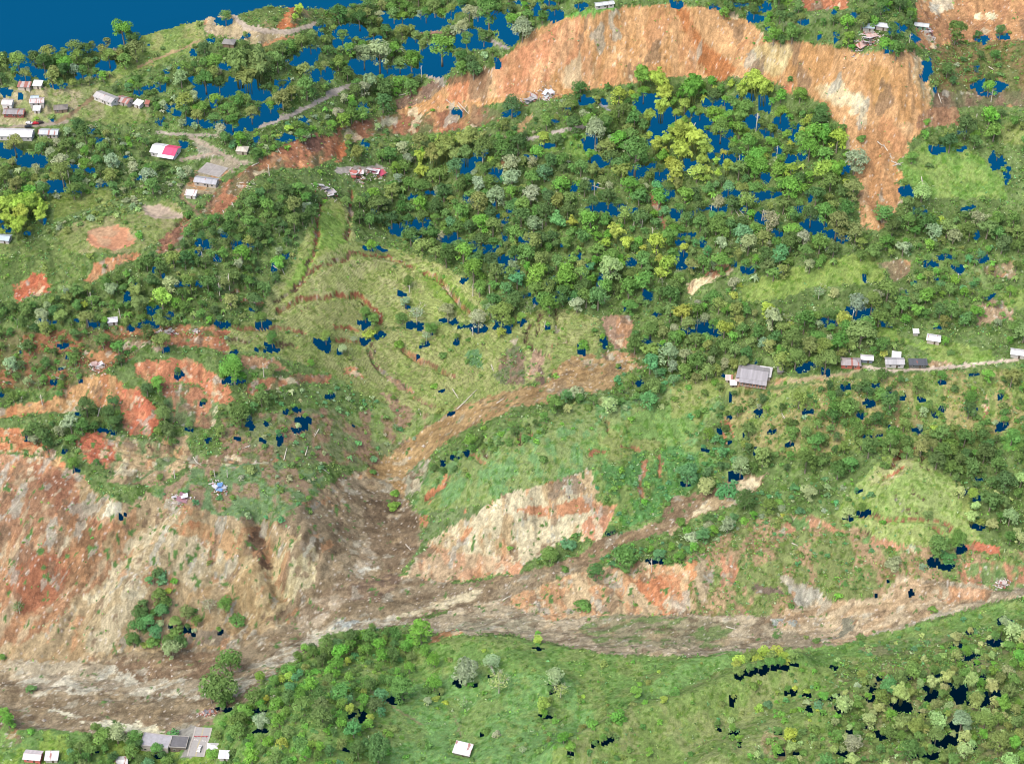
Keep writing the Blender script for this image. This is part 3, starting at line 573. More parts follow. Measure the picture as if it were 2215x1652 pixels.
# gaps in the survey, through which the blue backdrop shows
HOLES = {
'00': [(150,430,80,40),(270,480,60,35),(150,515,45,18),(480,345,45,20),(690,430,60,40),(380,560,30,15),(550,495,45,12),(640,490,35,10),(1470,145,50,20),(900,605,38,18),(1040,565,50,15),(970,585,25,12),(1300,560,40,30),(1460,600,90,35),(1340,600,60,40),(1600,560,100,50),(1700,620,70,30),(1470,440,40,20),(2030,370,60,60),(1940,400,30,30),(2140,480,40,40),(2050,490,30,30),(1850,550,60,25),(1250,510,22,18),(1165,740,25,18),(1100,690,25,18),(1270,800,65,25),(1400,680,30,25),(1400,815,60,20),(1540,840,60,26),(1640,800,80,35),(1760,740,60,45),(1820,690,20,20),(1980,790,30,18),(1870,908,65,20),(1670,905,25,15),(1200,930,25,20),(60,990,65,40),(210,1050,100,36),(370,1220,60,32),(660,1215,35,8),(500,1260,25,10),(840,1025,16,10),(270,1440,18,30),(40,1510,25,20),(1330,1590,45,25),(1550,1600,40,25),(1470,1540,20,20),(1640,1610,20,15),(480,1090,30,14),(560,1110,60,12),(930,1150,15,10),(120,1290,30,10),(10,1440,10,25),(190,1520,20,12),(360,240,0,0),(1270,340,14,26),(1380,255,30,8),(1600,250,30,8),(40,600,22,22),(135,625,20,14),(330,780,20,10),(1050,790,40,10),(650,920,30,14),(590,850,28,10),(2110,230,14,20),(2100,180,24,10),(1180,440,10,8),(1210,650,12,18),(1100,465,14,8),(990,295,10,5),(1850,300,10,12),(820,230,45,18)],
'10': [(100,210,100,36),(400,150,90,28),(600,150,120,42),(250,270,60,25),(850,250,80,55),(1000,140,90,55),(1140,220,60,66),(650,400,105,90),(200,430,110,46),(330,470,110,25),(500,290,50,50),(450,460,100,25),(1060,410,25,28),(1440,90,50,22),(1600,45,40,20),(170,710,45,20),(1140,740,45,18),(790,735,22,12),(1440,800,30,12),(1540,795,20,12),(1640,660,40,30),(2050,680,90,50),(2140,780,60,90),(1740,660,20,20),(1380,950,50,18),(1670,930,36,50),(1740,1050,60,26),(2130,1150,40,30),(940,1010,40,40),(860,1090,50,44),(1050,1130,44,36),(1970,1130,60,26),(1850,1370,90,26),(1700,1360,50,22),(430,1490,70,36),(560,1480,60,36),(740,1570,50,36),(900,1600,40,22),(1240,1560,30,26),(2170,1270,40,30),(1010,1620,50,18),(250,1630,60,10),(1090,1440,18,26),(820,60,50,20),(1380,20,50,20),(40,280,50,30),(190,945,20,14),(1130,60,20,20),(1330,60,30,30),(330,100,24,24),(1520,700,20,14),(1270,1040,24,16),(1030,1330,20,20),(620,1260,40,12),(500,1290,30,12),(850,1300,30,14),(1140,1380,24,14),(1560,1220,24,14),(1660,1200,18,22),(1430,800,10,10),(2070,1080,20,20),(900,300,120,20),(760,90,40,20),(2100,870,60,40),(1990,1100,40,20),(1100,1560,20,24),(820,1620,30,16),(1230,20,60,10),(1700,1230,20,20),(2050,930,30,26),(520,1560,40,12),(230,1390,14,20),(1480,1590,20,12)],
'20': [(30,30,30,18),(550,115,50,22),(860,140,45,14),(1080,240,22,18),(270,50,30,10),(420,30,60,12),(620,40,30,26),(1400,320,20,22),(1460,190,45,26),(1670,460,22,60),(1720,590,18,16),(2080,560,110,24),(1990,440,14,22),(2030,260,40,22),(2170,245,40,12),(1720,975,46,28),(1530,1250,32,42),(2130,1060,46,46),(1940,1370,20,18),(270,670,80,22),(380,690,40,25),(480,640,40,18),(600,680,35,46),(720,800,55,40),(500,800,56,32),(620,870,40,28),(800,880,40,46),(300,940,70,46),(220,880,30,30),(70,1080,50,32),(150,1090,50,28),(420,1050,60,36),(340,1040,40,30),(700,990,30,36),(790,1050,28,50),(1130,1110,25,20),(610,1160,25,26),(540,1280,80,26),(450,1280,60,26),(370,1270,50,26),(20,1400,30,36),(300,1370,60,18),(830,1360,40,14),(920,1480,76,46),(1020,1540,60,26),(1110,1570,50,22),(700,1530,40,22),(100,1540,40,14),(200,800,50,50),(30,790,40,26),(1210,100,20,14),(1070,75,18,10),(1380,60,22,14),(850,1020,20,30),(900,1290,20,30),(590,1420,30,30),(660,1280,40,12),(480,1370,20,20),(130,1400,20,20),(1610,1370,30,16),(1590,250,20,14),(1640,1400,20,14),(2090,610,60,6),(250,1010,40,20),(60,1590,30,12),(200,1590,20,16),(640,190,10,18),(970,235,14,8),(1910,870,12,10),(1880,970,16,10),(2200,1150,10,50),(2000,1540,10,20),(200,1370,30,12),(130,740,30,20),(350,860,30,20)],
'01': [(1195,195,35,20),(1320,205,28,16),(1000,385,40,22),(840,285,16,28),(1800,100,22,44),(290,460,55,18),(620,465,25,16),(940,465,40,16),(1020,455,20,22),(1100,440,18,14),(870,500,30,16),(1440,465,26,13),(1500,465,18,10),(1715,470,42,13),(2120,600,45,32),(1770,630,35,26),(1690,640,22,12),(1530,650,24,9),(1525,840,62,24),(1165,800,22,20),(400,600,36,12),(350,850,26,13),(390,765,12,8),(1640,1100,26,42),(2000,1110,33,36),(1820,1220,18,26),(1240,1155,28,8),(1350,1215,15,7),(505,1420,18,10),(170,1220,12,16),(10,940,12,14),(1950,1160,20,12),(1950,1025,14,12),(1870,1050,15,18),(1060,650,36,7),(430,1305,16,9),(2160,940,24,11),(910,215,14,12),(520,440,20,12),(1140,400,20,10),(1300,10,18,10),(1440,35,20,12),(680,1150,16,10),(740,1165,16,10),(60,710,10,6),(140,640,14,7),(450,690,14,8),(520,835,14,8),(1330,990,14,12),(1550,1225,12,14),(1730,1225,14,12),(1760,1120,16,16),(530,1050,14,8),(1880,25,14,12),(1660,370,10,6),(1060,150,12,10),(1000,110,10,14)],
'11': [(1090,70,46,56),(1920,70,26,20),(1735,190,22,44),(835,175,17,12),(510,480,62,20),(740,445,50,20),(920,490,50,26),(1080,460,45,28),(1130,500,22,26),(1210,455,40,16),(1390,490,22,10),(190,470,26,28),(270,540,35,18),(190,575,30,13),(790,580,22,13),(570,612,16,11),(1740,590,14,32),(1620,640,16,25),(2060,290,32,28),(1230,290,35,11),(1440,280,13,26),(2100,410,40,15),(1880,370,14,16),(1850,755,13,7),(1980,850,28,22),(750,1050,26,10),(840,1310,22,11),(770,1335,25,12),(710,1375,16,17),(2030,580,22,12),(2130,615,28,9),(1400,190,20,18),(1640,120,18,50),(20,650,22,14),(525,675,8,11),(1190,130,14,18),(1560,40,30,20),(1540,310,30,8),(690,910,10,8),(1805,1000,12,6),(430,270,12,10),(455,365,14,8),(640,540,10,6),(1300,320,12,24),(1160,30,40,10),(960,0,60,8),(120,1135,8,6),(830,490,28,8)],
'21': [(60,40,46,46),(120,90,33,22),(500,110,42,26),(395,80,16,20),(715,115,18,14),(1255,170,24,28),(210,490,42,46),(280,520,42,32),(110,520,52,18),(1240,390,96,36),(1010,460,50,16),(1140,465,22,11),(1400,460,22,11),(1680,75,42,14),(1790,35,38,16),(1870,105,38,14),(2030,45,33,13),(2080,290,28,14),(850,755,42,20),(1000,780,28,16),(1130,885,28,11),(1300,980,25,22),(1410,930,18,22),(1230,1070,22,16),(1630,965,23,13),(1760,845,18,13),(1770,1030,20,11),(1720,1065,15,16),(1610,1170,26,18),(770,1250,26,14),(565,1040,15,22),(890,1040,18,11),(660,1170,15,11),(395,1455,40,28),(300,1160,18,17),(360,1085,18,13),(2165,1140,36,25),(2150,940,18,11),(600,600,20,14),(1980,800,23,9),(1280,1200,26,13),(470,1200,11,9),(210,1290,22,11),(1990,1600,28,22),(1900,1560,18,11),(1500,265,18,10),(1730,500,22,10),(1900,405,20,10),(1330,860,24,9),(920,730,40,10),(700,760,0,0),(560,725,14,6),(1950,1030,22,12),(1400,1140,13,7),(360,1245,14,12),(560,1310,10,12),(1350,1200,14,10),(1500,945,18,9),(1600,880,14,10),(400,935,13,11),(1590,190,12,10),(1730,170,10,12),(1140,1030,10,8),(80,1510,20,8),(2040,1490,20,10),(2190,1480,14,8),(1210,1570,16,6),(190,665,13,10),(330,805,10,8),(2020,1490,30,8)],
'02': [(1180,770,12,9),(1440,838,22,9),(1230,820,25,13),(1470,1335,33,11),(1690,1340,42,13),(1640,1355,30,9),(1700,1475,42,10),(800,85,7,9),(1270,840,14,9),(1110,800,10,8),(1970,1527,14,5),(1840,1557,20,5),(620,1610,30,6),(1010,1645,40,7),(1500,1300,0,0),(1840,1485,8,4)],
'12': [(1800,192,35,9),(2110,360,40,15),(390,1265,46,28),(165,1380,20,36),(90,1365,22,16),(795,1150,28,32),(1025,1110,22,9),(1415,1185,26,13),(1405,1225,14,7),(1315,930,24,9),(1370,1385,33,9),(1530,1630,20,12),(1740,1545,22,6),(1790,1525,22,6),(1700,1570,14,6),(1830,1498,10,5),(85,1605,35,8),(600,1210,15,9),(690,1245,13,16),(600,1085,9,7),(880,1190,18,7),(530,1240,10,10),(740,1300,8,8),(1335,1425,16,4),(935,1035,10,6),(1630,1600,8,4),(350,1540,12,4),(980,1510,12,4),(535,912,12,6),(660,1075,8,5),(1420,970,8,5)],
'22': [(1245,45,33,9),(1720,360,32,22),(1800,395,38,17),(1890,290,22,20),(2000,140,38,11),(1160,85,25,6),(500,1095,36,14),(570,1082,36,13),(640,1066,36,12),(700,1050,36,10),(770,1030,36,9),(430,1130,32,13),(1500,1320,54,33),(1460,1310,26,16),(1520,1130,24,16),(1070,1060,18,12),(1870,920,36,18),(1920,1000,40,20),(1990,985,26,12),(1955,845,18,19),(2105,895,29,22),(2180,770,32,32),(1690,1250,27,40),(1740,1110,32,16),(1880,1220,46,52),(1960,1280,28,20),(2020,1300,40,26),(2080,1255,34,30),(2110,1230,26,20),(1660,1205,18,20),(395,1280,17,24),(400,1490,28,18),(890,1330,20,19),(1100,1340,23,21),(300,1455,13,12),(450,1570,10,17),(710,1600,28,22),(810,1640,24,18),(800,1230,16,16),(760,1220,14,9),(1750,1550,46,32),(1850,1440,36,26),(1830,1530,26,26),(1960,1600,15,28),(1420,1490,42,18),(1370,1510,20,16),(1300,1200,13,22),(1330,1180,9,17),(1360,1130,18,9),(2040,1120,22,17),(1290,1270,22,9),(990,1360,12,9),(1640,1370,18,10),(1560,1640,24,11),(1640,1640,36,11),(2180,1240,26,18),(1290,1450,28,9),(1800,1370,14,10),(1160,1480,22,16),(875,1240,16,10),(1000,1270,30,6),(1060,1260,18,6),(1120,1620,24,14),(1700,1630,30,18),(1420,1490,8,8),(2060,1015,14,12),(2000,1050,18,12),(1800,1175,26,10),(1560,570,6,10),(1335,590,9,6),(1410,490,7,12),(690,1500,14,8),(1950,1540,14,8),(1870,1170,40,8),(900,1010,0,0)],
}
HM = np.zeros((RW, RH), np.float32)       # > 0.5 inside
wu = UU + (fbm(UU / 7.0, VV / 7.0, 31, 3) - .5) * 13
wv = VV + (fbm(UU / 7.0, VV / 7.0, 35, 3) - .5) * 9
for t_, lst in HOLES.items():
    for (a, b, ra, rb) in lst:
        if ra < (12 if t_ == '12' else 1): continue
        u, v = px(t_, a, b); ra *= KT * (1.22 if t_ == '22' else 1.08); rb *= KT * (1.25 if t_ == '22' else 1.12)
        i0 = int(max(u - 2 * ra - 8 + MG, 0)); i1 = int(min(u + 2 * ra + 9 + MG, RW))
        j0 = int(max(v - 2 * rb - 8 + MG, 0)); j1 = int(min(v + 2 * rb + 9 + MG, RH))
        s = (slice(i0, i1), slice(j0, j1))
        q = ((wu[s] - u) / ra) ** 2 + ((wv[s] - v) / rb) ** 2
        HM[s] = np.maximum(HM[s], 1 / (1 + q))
SKYL = [(-900,-900),(-900,128),(0,125),(60,120),(120,112),(180,110),(240,108),(280,92),(304,78),(363,60),(436,42),(460,36),(489,31),(515,29),(541,21),(581,13),(624,11),(674,16),(727,19),(760,14),(800,2),(860,-60),(860,-900)]
s, m = pmask('F', SKYL)
SKM = np.zeros((RW, RH), bool); SKM[s] = m

def look(G, u, v):
    i = np.clip(np.round(u).astype(int) + MG, 0, RW - 1); j = np.clip(np.round(v).astype(int) + MG, 0, RH - 1)
    return G[i, j]

# ------------------------------------------------------------------ relief detail
U, V = project(VX, VY, Z)
cls0 = look(MCL, U, V)
def blur(a, k=3):
    a = a.astype(np.float32)
    for _ in range(k):
        a[1:-1] = (a[:-2] + 2 * a[1:-1] + a[2:]) / 4
        a[:, 1:-1] = (a[:, :-2] + 2 * a[:, 1:-1] + a[:, 2:]) / 4
    return a
scar = blur(cls0 == SOIL, 4); mud = blur(cls0 == MUD, 4); terr = blur(cls0 == TERR, 2); road = blur(cls0 == ROAD, 4)
veg = blur(cls0 == VEG, 4)
Z += (fbm(VX / 42, VY / 42, 1, 4) - .5) * 7 * (1 - .7 * mud) * (1 - road)
_sk = np.where((VX < -70) & (VY < 760), .75, .08)
_sk = blur(_sk, 30)
gul = np.abs(fbm((VX - VY * _sk) / 13 + fbm(VX / 20, VY / 20, 8, 2) * 1.5, VY / 45, 9, 4) - .5) * 2
Z += scar * (gul * 5.5 - 2.0)
Z += scar * (fbm(VX / 3.2, VY / 4, 14, 3) - .5) * 1.6
mr = fbm(VX / 22 + VY / 30, VY / 9 - VX / 26, 19, 4)
Z += mud * ((mr - .5) * 5.0 + (fbm(VX / 1.6, VY / 1.6, 23, 2) - .5) * .7)
Z += (1 - road) * (fbm(VX / 5, VY / 5, 27, 3) - .5) * (.9 + 1.6 * veg)
Z += veg * np.clip(fbm(VX / 2.3, VY / 2.3, 29, 2) - .45, 0, 1) * 2.2
U, V = project(VX, VY, Z)
dep = look(MDEP, U, V)
Z -= dep * 1.7
def ground(x, y):
    return bil(Z, x, y, X0, Y0, ST)

def at(tile, x, y):
    u, v = px(tile, x, y)
    a, dy, dz = ray_dir(u, v)
    k = np.linspace(560, 1330, 1500)
    X, Y, Zr = a * k, dy * k, CAM_Z + dz * k
    h = ground(X, Y)
    ok = np.where((Zr < h) & (Y > Y0 + 2))[0]
    i = ok[0] if len(ok) else len(k) - 1
    return float(X[i]), float(Y[i]), float(h[i])

# ------------------------------------------------------------------ buildings' level pads (decided before the ground mesh)
GREY = (172, 170, 168); WHITE = (236, 236, 236); DGREY = (120, 122, 124); BLUEW = (188, 206, 214); RUST = (150, 84, 66)
PINK = (232, 84, 124); BEIGE = (214, 204, 184)
# tile, x, y (centre of roof), width m, depth m, turn deg, wall h, roof kind, roof colour, rust share, wall colour, kind, label
HS = [
('00',165,565,8,5,-4,2.6,'mono',(200,190,188),.5,BEIGE,'shed','rusty striped sheet roof shed on the lawn beside the small white roofed shed'),
('00',252,555,5.5,5,-6,2.6,'mono',WHITE,.02,BEIGE,'shed','small bright white roofed shed beside the rusty striped shed'),
('00',232,634,4.6,4,4,2.6,'gable',BLUEW,.05,(220,220,215),'house','tiny pale blue roofed cottage behind the rust and white roofed house'),
('00',250,674,9,6,5,2.8,'gable',(214,206,204),.35,(205,200,190),'house','rust and white roofed house below the tiny pale blue cottage'),
('00',248,726,4,4,0,2.4,'mono',WHITE,.03,(210,205,195),'shed','small white shed on the lawn beside the brown hut'),
('00',57,672,6.4,6.5,-4,3.4,'gable',(224,218,214),.06,(230,228,220),'house','tall cream white house at the left edge above the long grey roof'),
('00',100,738,13.5,6.5,-2,2.8,'gable',(160,156,156),.22,(150,90,80),'house','long grey roofed house with rusty eaves at the left edge of the village'),
('00',402,708,8.6,6,8,2.5,'hip',(136,130,122),.1,(150,130,110),'hut','brown grey hipped hut at the end of the dirt path in the village'),
('00',700,640,16,8,-33,3.0,'gable',(190,188,186),.08,(225,222,214),'school','long pale grey roofed school building on the slope'),
('00',822,664,9,7,-28,2.8,'gable',(188,178,174),.45,(200,190,180),'house','rusty roofed annex joined to the end of the long school building'),
('00',910,680,5,4.5,-30,2.5,'mono',WHITE,.12,(215,210,205),'shed','small white lean-to at the lower end of the rusty annex'),
('00',968,687,2.6,2.6,-10,2.2,'mono',(176,150,140),.6,(190,160,150),'shed','tiny rusty shed just right of the white lean-to'),
('00',90,872,27,9,-3,3.4,'gable',(234,234,234),.06,(214,210,204),'warehouse','long white roofed warehouse along the village road'),
('00',325,868,12.5,6.5,-3,3.0,'gable',(206,214,216),.3,(200,196,190),'house','white and rust roofed building at the end of the village road'),
('00',1503,278,8,6.5,-8,2.6,'hip',(150,148,142),.06,(150,130,110),'house','grey roofed house under the beige cutting near the skyline'),
('00',1088,985,17.5,11,-16,3.2,'gable',PINK,.0,(226,224,220),'house','house with a bright pink half roof and white half roof'),
('00',1590,978,7,6,-6,2.6,'hip',(212,204,186),.03,(180,170,150),'hut','cream roofed hut beside the dark round tree on the bend'),
('00',1355,1185,15,6.5,-13,3.0,'gable',(182,184,188),.08,(200,192,180),'house','grey roofed long house below the cracked concrete court'),
('00',1255,1272,6.5,4.5,-8,2.6,'mono',(226,224,220),.05,(215,210,200),'shed','small white outbuilding below the grey roofed long house'),
('00',36,1562,7,6,-10,2.6,'gable',(190,208,216),.05,(200,196,190),'house','pale blue roofed house at the left edge below the yellow bamboo'),
('10',1755,28,13,4.2,14,2.8,'gable',(206,214,212),.15,(210,205,195),'house','pale house standing on the green brink of the great orange cliff'),
('20',1280,182,7,3.8,-6,2.6,'mono',(184,202,208),.03,(190,185,175),'house','pale blue flat roofed house among the trees above the orange cliff'),
('20',1372,168,8,5,-16,2.8,'gable',(216,222,226),.12,(190,180,170),'house','white roofed house right of the pale blue flat roofed one'),
('20',1628,168,9,4.5,-14,2.8,'gable',(222,228,226),.1,(120,170,140),'house','white roofed house with green walls near the top right orange clearing'),
('01',740,446,5.6,4.6,12,2.6,'hip',(226,226,230),.03,(200,195,188),'hut','lone white hut among palms above the slide debris'),
('21',535,792,16,14,-13,3.4,'gable',(170,168,170),.05,(176,160,142),'farmhouse','large square grey roofed farmhouse with a columned porch'),
('21',608,762,7,8,-13,2.9,'mono',(214,214,216),.06,(190,180,170),'shed','white lean-to behind the large square farmhouse'),
('21',368,830,3.7,3.2,-4,2.2,'mono',(216,204,196),.2,(190,180,165),'shed','small pale shed left of the large farmhouse'),
('21',433,876,4,3.2,-12,2.2,'mono',(210,196,192),.45,(190,180,165),'shed','little rust striped shed in front of the large farmhouse'),
('21',390,912,3.2,2.6,0,2.0,'mono',(228,226,224),.04,(150,140,120),'shed','tiny white kiosk at the foot of the farm lawn'),
('21',702,775,2.8,2.4,0,2.0,'mono',(150,146,140),.1,(140,130,115),'shed','tiny grey shed in the trees right of the large farmhouse'),
('21',1163,722,11.5,6.8,-4,2.8,'hip',(176,168,166),.3,(190,110,90),'house','hipped grey roof with rust edges, first house along the ridge road'),
('21',1270,692,7,4.4,-8,2.6,'gable',(228,228,230),.06,(120,130,140),'house','small white roofed house behind the rusty hipped one on the ridge road'),
('21',1450,715,11,6,-2,3.0,'gable',(186,186,186),.06,(205,202,196),'house','half grey and half white roofed house in the middle of the ridge road'),
('21',1463,672,4.6,3.8,-10,2.6,'mono',(236,238,240),.02,(170,165,160),'shed','bright white shed behind the half grey ridge road house'),
('21',1602,728,10.5,4.2,-2,2.6,'mono',(88,92,96),.05,(110,110,105),'shed','dark roofed shelter with a turquoise tank beside the ridge road'),
('21',1706,563,7.6,6,-14,2.8,'gable',(236,238,238),.03,(200,190,175),'house','white roofed house alone on the green knoll above the ridge road'),
('21',1590,524,2.8,2.2,0,2.2,'mono',(228,228,226),.02,(190,185,175),'shed','tiny white shed behind the knoll house'),
('F',2200,762,8,5.5,-12,2.8,'gable',(226,226,224),.06,(205,200,190),'house','white house cut by the right edge at the end of the ridge road'),
('02',1030,1550,16,9,-9,4.2,'flat',(176,176,180),.0,(205,200,190),'house','flat grey roofed building beside the road end at the mud'),
('02',1180,1560,9,8,-4,3.4,'flat',(116,116,118),.0,(130,120,110),'house','dark stained flat roofed block between the grey building and the road'),
('02',1395,1560,5.6,3.6,0,2.4,'hip',(232,234,236),.0,(210,210,210),'kiosk','white canopy kiosk right of the road below the mud'),
('02',1472,1642,4.8,4,-4,2.6,'mono',(226,228,230),.04,(205,200,195),'shed','white shed right of the road at the bottom edge'),
('02',222,1640,9,6,-6,2.8,'gable',(226,218,216),.22,(214,120,110),'house','white roofed house with pink walls at the bottom left edge'),
('02',345,1648,6.5,5,0,2.6,'mono',(220,220,220),.12,(200,195,185),'house','pale roofed house second from the left at the bottom edge'),
('F',265,1645,6,5,4,2.6,'gable',(214,214,212),.1,(200,195,185),'house','white gabled house third from the left at the bottom edge'),
('12',830,1600,8.6,6.8,-16,2.0,'mono',(232,232,232),.36,(130,140,110),'hut','white and rust striped hut alone in the green foreground meadow'),
]
pads = []
HP = []
HS = [h[:3] + (h[3] * .88, h[4] * .86) + h[5:] for h in HS]
for h in HS:
    tile, x, y, w_, d_, rot, wh = h[:7]
    # centre of roof is above the plan centre; step the ray down by the wall height
    dyc = wh * math.cos(math.radians(38)) / .56 / KT * (1 if tile != 'F' else KT / KF)
    X, Y, _ = at(tile, x, y + dyc * .8)
    HP.append((X, Y)); pads.append((X, Y, max(w_, d_) * .55, rot, w_, d_))
pads += [(*at('00',1395,1112)[:2], 9, -20, 15, 13)]
def flatten(X, Y, w_, d_, rot, z=None, soft=3.0):
    c, s_ = math.cos(math.radians(rot)), math.sin(math.radians(rot))
    i0 = int(max((X - w_ - d_ - X0) / ST, 0)); i1 = int((X + w_ + d_ - X0) / ST)
    j0 = int(max((Y - w_ - d_ - Y0) / ST, 0)); j1 = int((Y + w_ + d_ - Y0) / ST)
    s = (slice(i0, i1), slice(j0, j1))
    dx = VX[s] - X; dy = VY[s] - Y
    lx = np.abs(dx * c + dy * s_) - w_ / 2 - 1; ly = np.abs(-dx * s_ + dy * c) - d_ / 2 - 1
    dd = np.hypot(np.maximum(lx, 0), np.maximum(ly, 0))
    k = np.clip(1 - dd / soft, 0, 1); k = k * k * (3 - 2 * k)
    if z is None: z = float(ground(X, Y))
    Z[s] = Z[s] * (1 - k) + z * k
    HM_kill.append((X, Y, w_, d_, rot))
HM_kill = []
for (X, Y, r_, rot, w_, d_) in pads:
    flatten(X, Y, w_, d_, rot)

# paved road of the village at the lower left
RP = [at('02', 1335, 1460), at('02', 1320, 1520), at('02', 1300, 1580), at('02', 1282, 1652)]
RZ = RP[1][2] + .3
for a in np.linspace(0, 1, 14):
    k = a * 3; i = min(int(k), 2); f = k - i
    X = RP[i][0] * (1 - f) + RP[i + 1][0] * f; Y = RP[i][1] * (1 - f) + RP[i + 1][1] * f
    flatten(X, Y, 9, 4, 0, RZ, 4)

U, V = project(VX, VY, Z)
# ------------------------------------------------------------------ ground mesh
n1 = fbm(VX / 2.2, VY / 2.2, 41, 3) - .5
n2 = fbm(VX / 2.2, VY / 2.2, 47, 3) - .5
n3 = fbm(VX / 10, VY / 10, 43, 3) - .5
n4 = fbm(VX / 10, VY / 10, 49, 3) - .5
_am = 1 + 2.2 * ((V > 450) & (V < 700) & (U < 350))
uw = U + n1 * 8 * _am ** .3 + n3 * 5 * _am; vw = V + n2 * 6 * _am ** .3 + n4 * 4 * _am
c1 = look(MC1, uw, vw); c2 = look(MC2, uw, vw); mxx = look(MMX, uw, vw); cl = look(MCL, uw, vw)
isr = look(MCL, U, V) == ROAD
c1[isr] = look(MC1, U, V)[isr]; c2[isr] = look(MC2, U, V)[isr]; cl[isr] = ROAD
soilish = (cl == SOIL) | (cl == MUD)
na = fbm(VX / 7, VY / 9, 51, 4)
skew = np.where((VX < -70) & (VY < 760), .75, .12)     # the left cliff sheds towards its lower left
nb = fbm((VX - VY * skew) / 4.5 + n3 * 3, VY / 20 + n4, 57, 4)   # streaks running downhill
nc = fbm(VX / 14 + VY / 11, VY / 4 - VX / 12, 61, 4)   # bands along the flow
pat = np.where(cl == SOIL, nb * .6 + na * .4, np.where(cl == MUD, nc, na))
thr = .5 + (.5 - mxx) * .36
kk = np.clip((pat - thr) / np.where(V < 190, .16, .07) + .5, 0, 1)[..., None]
srgb = c1 * (1 - kk) + c2 * kk
# odd patches of grey, orange, brown and cream earth
for sd, cc, th in ((301, (176, 168, 158), .665), (311, (202, 136, 92), .66), (321, (138, 106, 82), .66), (331, (216, 196, 164), .68)):
    cliff = V < 190
    if sd in (301, 321): th = th + cliff * .06
    if sd == 331: th = th + .04
    pp = (cl == SOIL) & (fbm((VX - VY * skew * .6) / (6.5 + 6 * cliff), VY / (9 + 8 * cliff), sd, 4) > th)
    srgb[pp] = srgb[pp] * .35 + np.array(cc) * .65
for sd, cc, th in ((341, (176, 168, 156), .67), (351, (116, 92, 72), .64), (361, (170, 140, 106), .68)):
    pp = (cl == MUD) & (fbm(VX / 9 + VY / 14, VY / 4.5 - VX / 9, sd, 4) > th)
    srgb[pp] = srgb[pp] * .5 + np.array(cc) * .5
gsm = (srgb * np.array([.3, .59, .11])).sum(-1, keepdims=True)
dsk = np.where(cl == MUD, .15, np.where(cl == SOIL, np.where(V > 200, .19, .15), .09))[..., None]
srgb = srgb * np.where(cl == MUD, .98, np.where(cl == SOIL, np.where((V > 470) & (U < 350), .86, .95), 1.0))[..., None]
srgb = srgb * (1 - dsk) + gsm * dsk
srgb = srgb * np.where(soilish[..., None], np.array([.985, 1.035, 1.0]), 1.0)
def tolin(a):
    a = a / 255.0
    return np.where(a <= .04045, a / 12.92, ((a + .055) / 1.055) ** 2.4)
LC = tolin(srgb) * ALB
fine = fbm(VX / 1.3, VY / 1.3, 63, 2)
mid = fbm(VX / 11, VY / 11, 67, 3)
gm_ = ((cl == GRASS) | (cl == TERR))
LC *= (1 + (fine - .5)[..., None] * .7) * (1 + (mid - .5)[..., None] * np.where(gm_, .3, .5)[..., None])
LC *= (1 + (np.random.default_rng(6).random(VX.shape) - .5)[..., None] * np.where(soilish, .34, .26)[..., None])
# pebbles and pale grit on the mud and scars, small flecks
fl = np.random.default_rng(5).random(VX.shape)
peb = soilish & (fl > .985)
LC[peb] = LC[peb] * .4 + np.array([.40, .38, .33]) * .6
tuft = ((cl == GRASS) | (cl == TERR) | (cl == VEG)) & (fbm(VX / 1.7, VY / 1.7, 81, 2) > .64)
LC[tuft] *= np.array([.62, .75, .5])
# scattered green regrowth on bare ground
rg = ((cl == SOIL) & (V > 200) & (fbm(VX / 3.0, VY / 3.0, 83, 3) > .74)) | ((cl == MUD) & (fbm(VX / 3.0, VY / 3.0, 83, 3) > .77))
LC[rg] = tolin(np.array([88., 120., 66.])) * ALB

fm = (slice(0, -1), slice(0, -1))
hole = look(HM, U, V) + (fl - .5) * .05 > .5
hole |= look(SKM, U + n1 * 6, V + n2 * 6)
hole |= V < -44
for (X, Y, w_, d_, rot) in HM_kill:
    c, s_ = math.cos(math.radians(rot)), math.sin(math.radians(rot))
    i0 = int((X - 18 - X0) / ST); i1 = int((X + 18 - X0) / ST); j0 = int((Y - 18 - Y0) / ST); j1 = int((Y + 18 - Y0) / ST)
    s = (slice(max(i0, 0), i1), slice(max(j0, 0), j1))
    dx = VX[s] - X; dy = VY[s] - Y
    ins = (np.abs(dx * c + dy * s_) < w_ / 2 + 1) & (np.abs(-dx * s_ + dy * c) < d_ / 2 + 1)
    hole[s] &= ~ins
outside = (U < -MG + 6) | (U > W + MG - 6) | (V > H + MG - 6)
keep = ~(hole | outside)
fkeep = keep[:-1, :-1] & keep[1:, :-1] & keep[:-1, 1:] & keep[1:, 1:]
ftype = cl[:-1, :-1].copy()
ftype[ftype == TERR] = GRASS
NXv, NYv = VX.shape
vid = np.arange(NXv * NYv).reshape(NXv, NYv)
quads_all = np.stack([vid[:-1, :-1], vid[1:, :-1], vid[1:, 1:], vid[:-1, 1:]], -1)

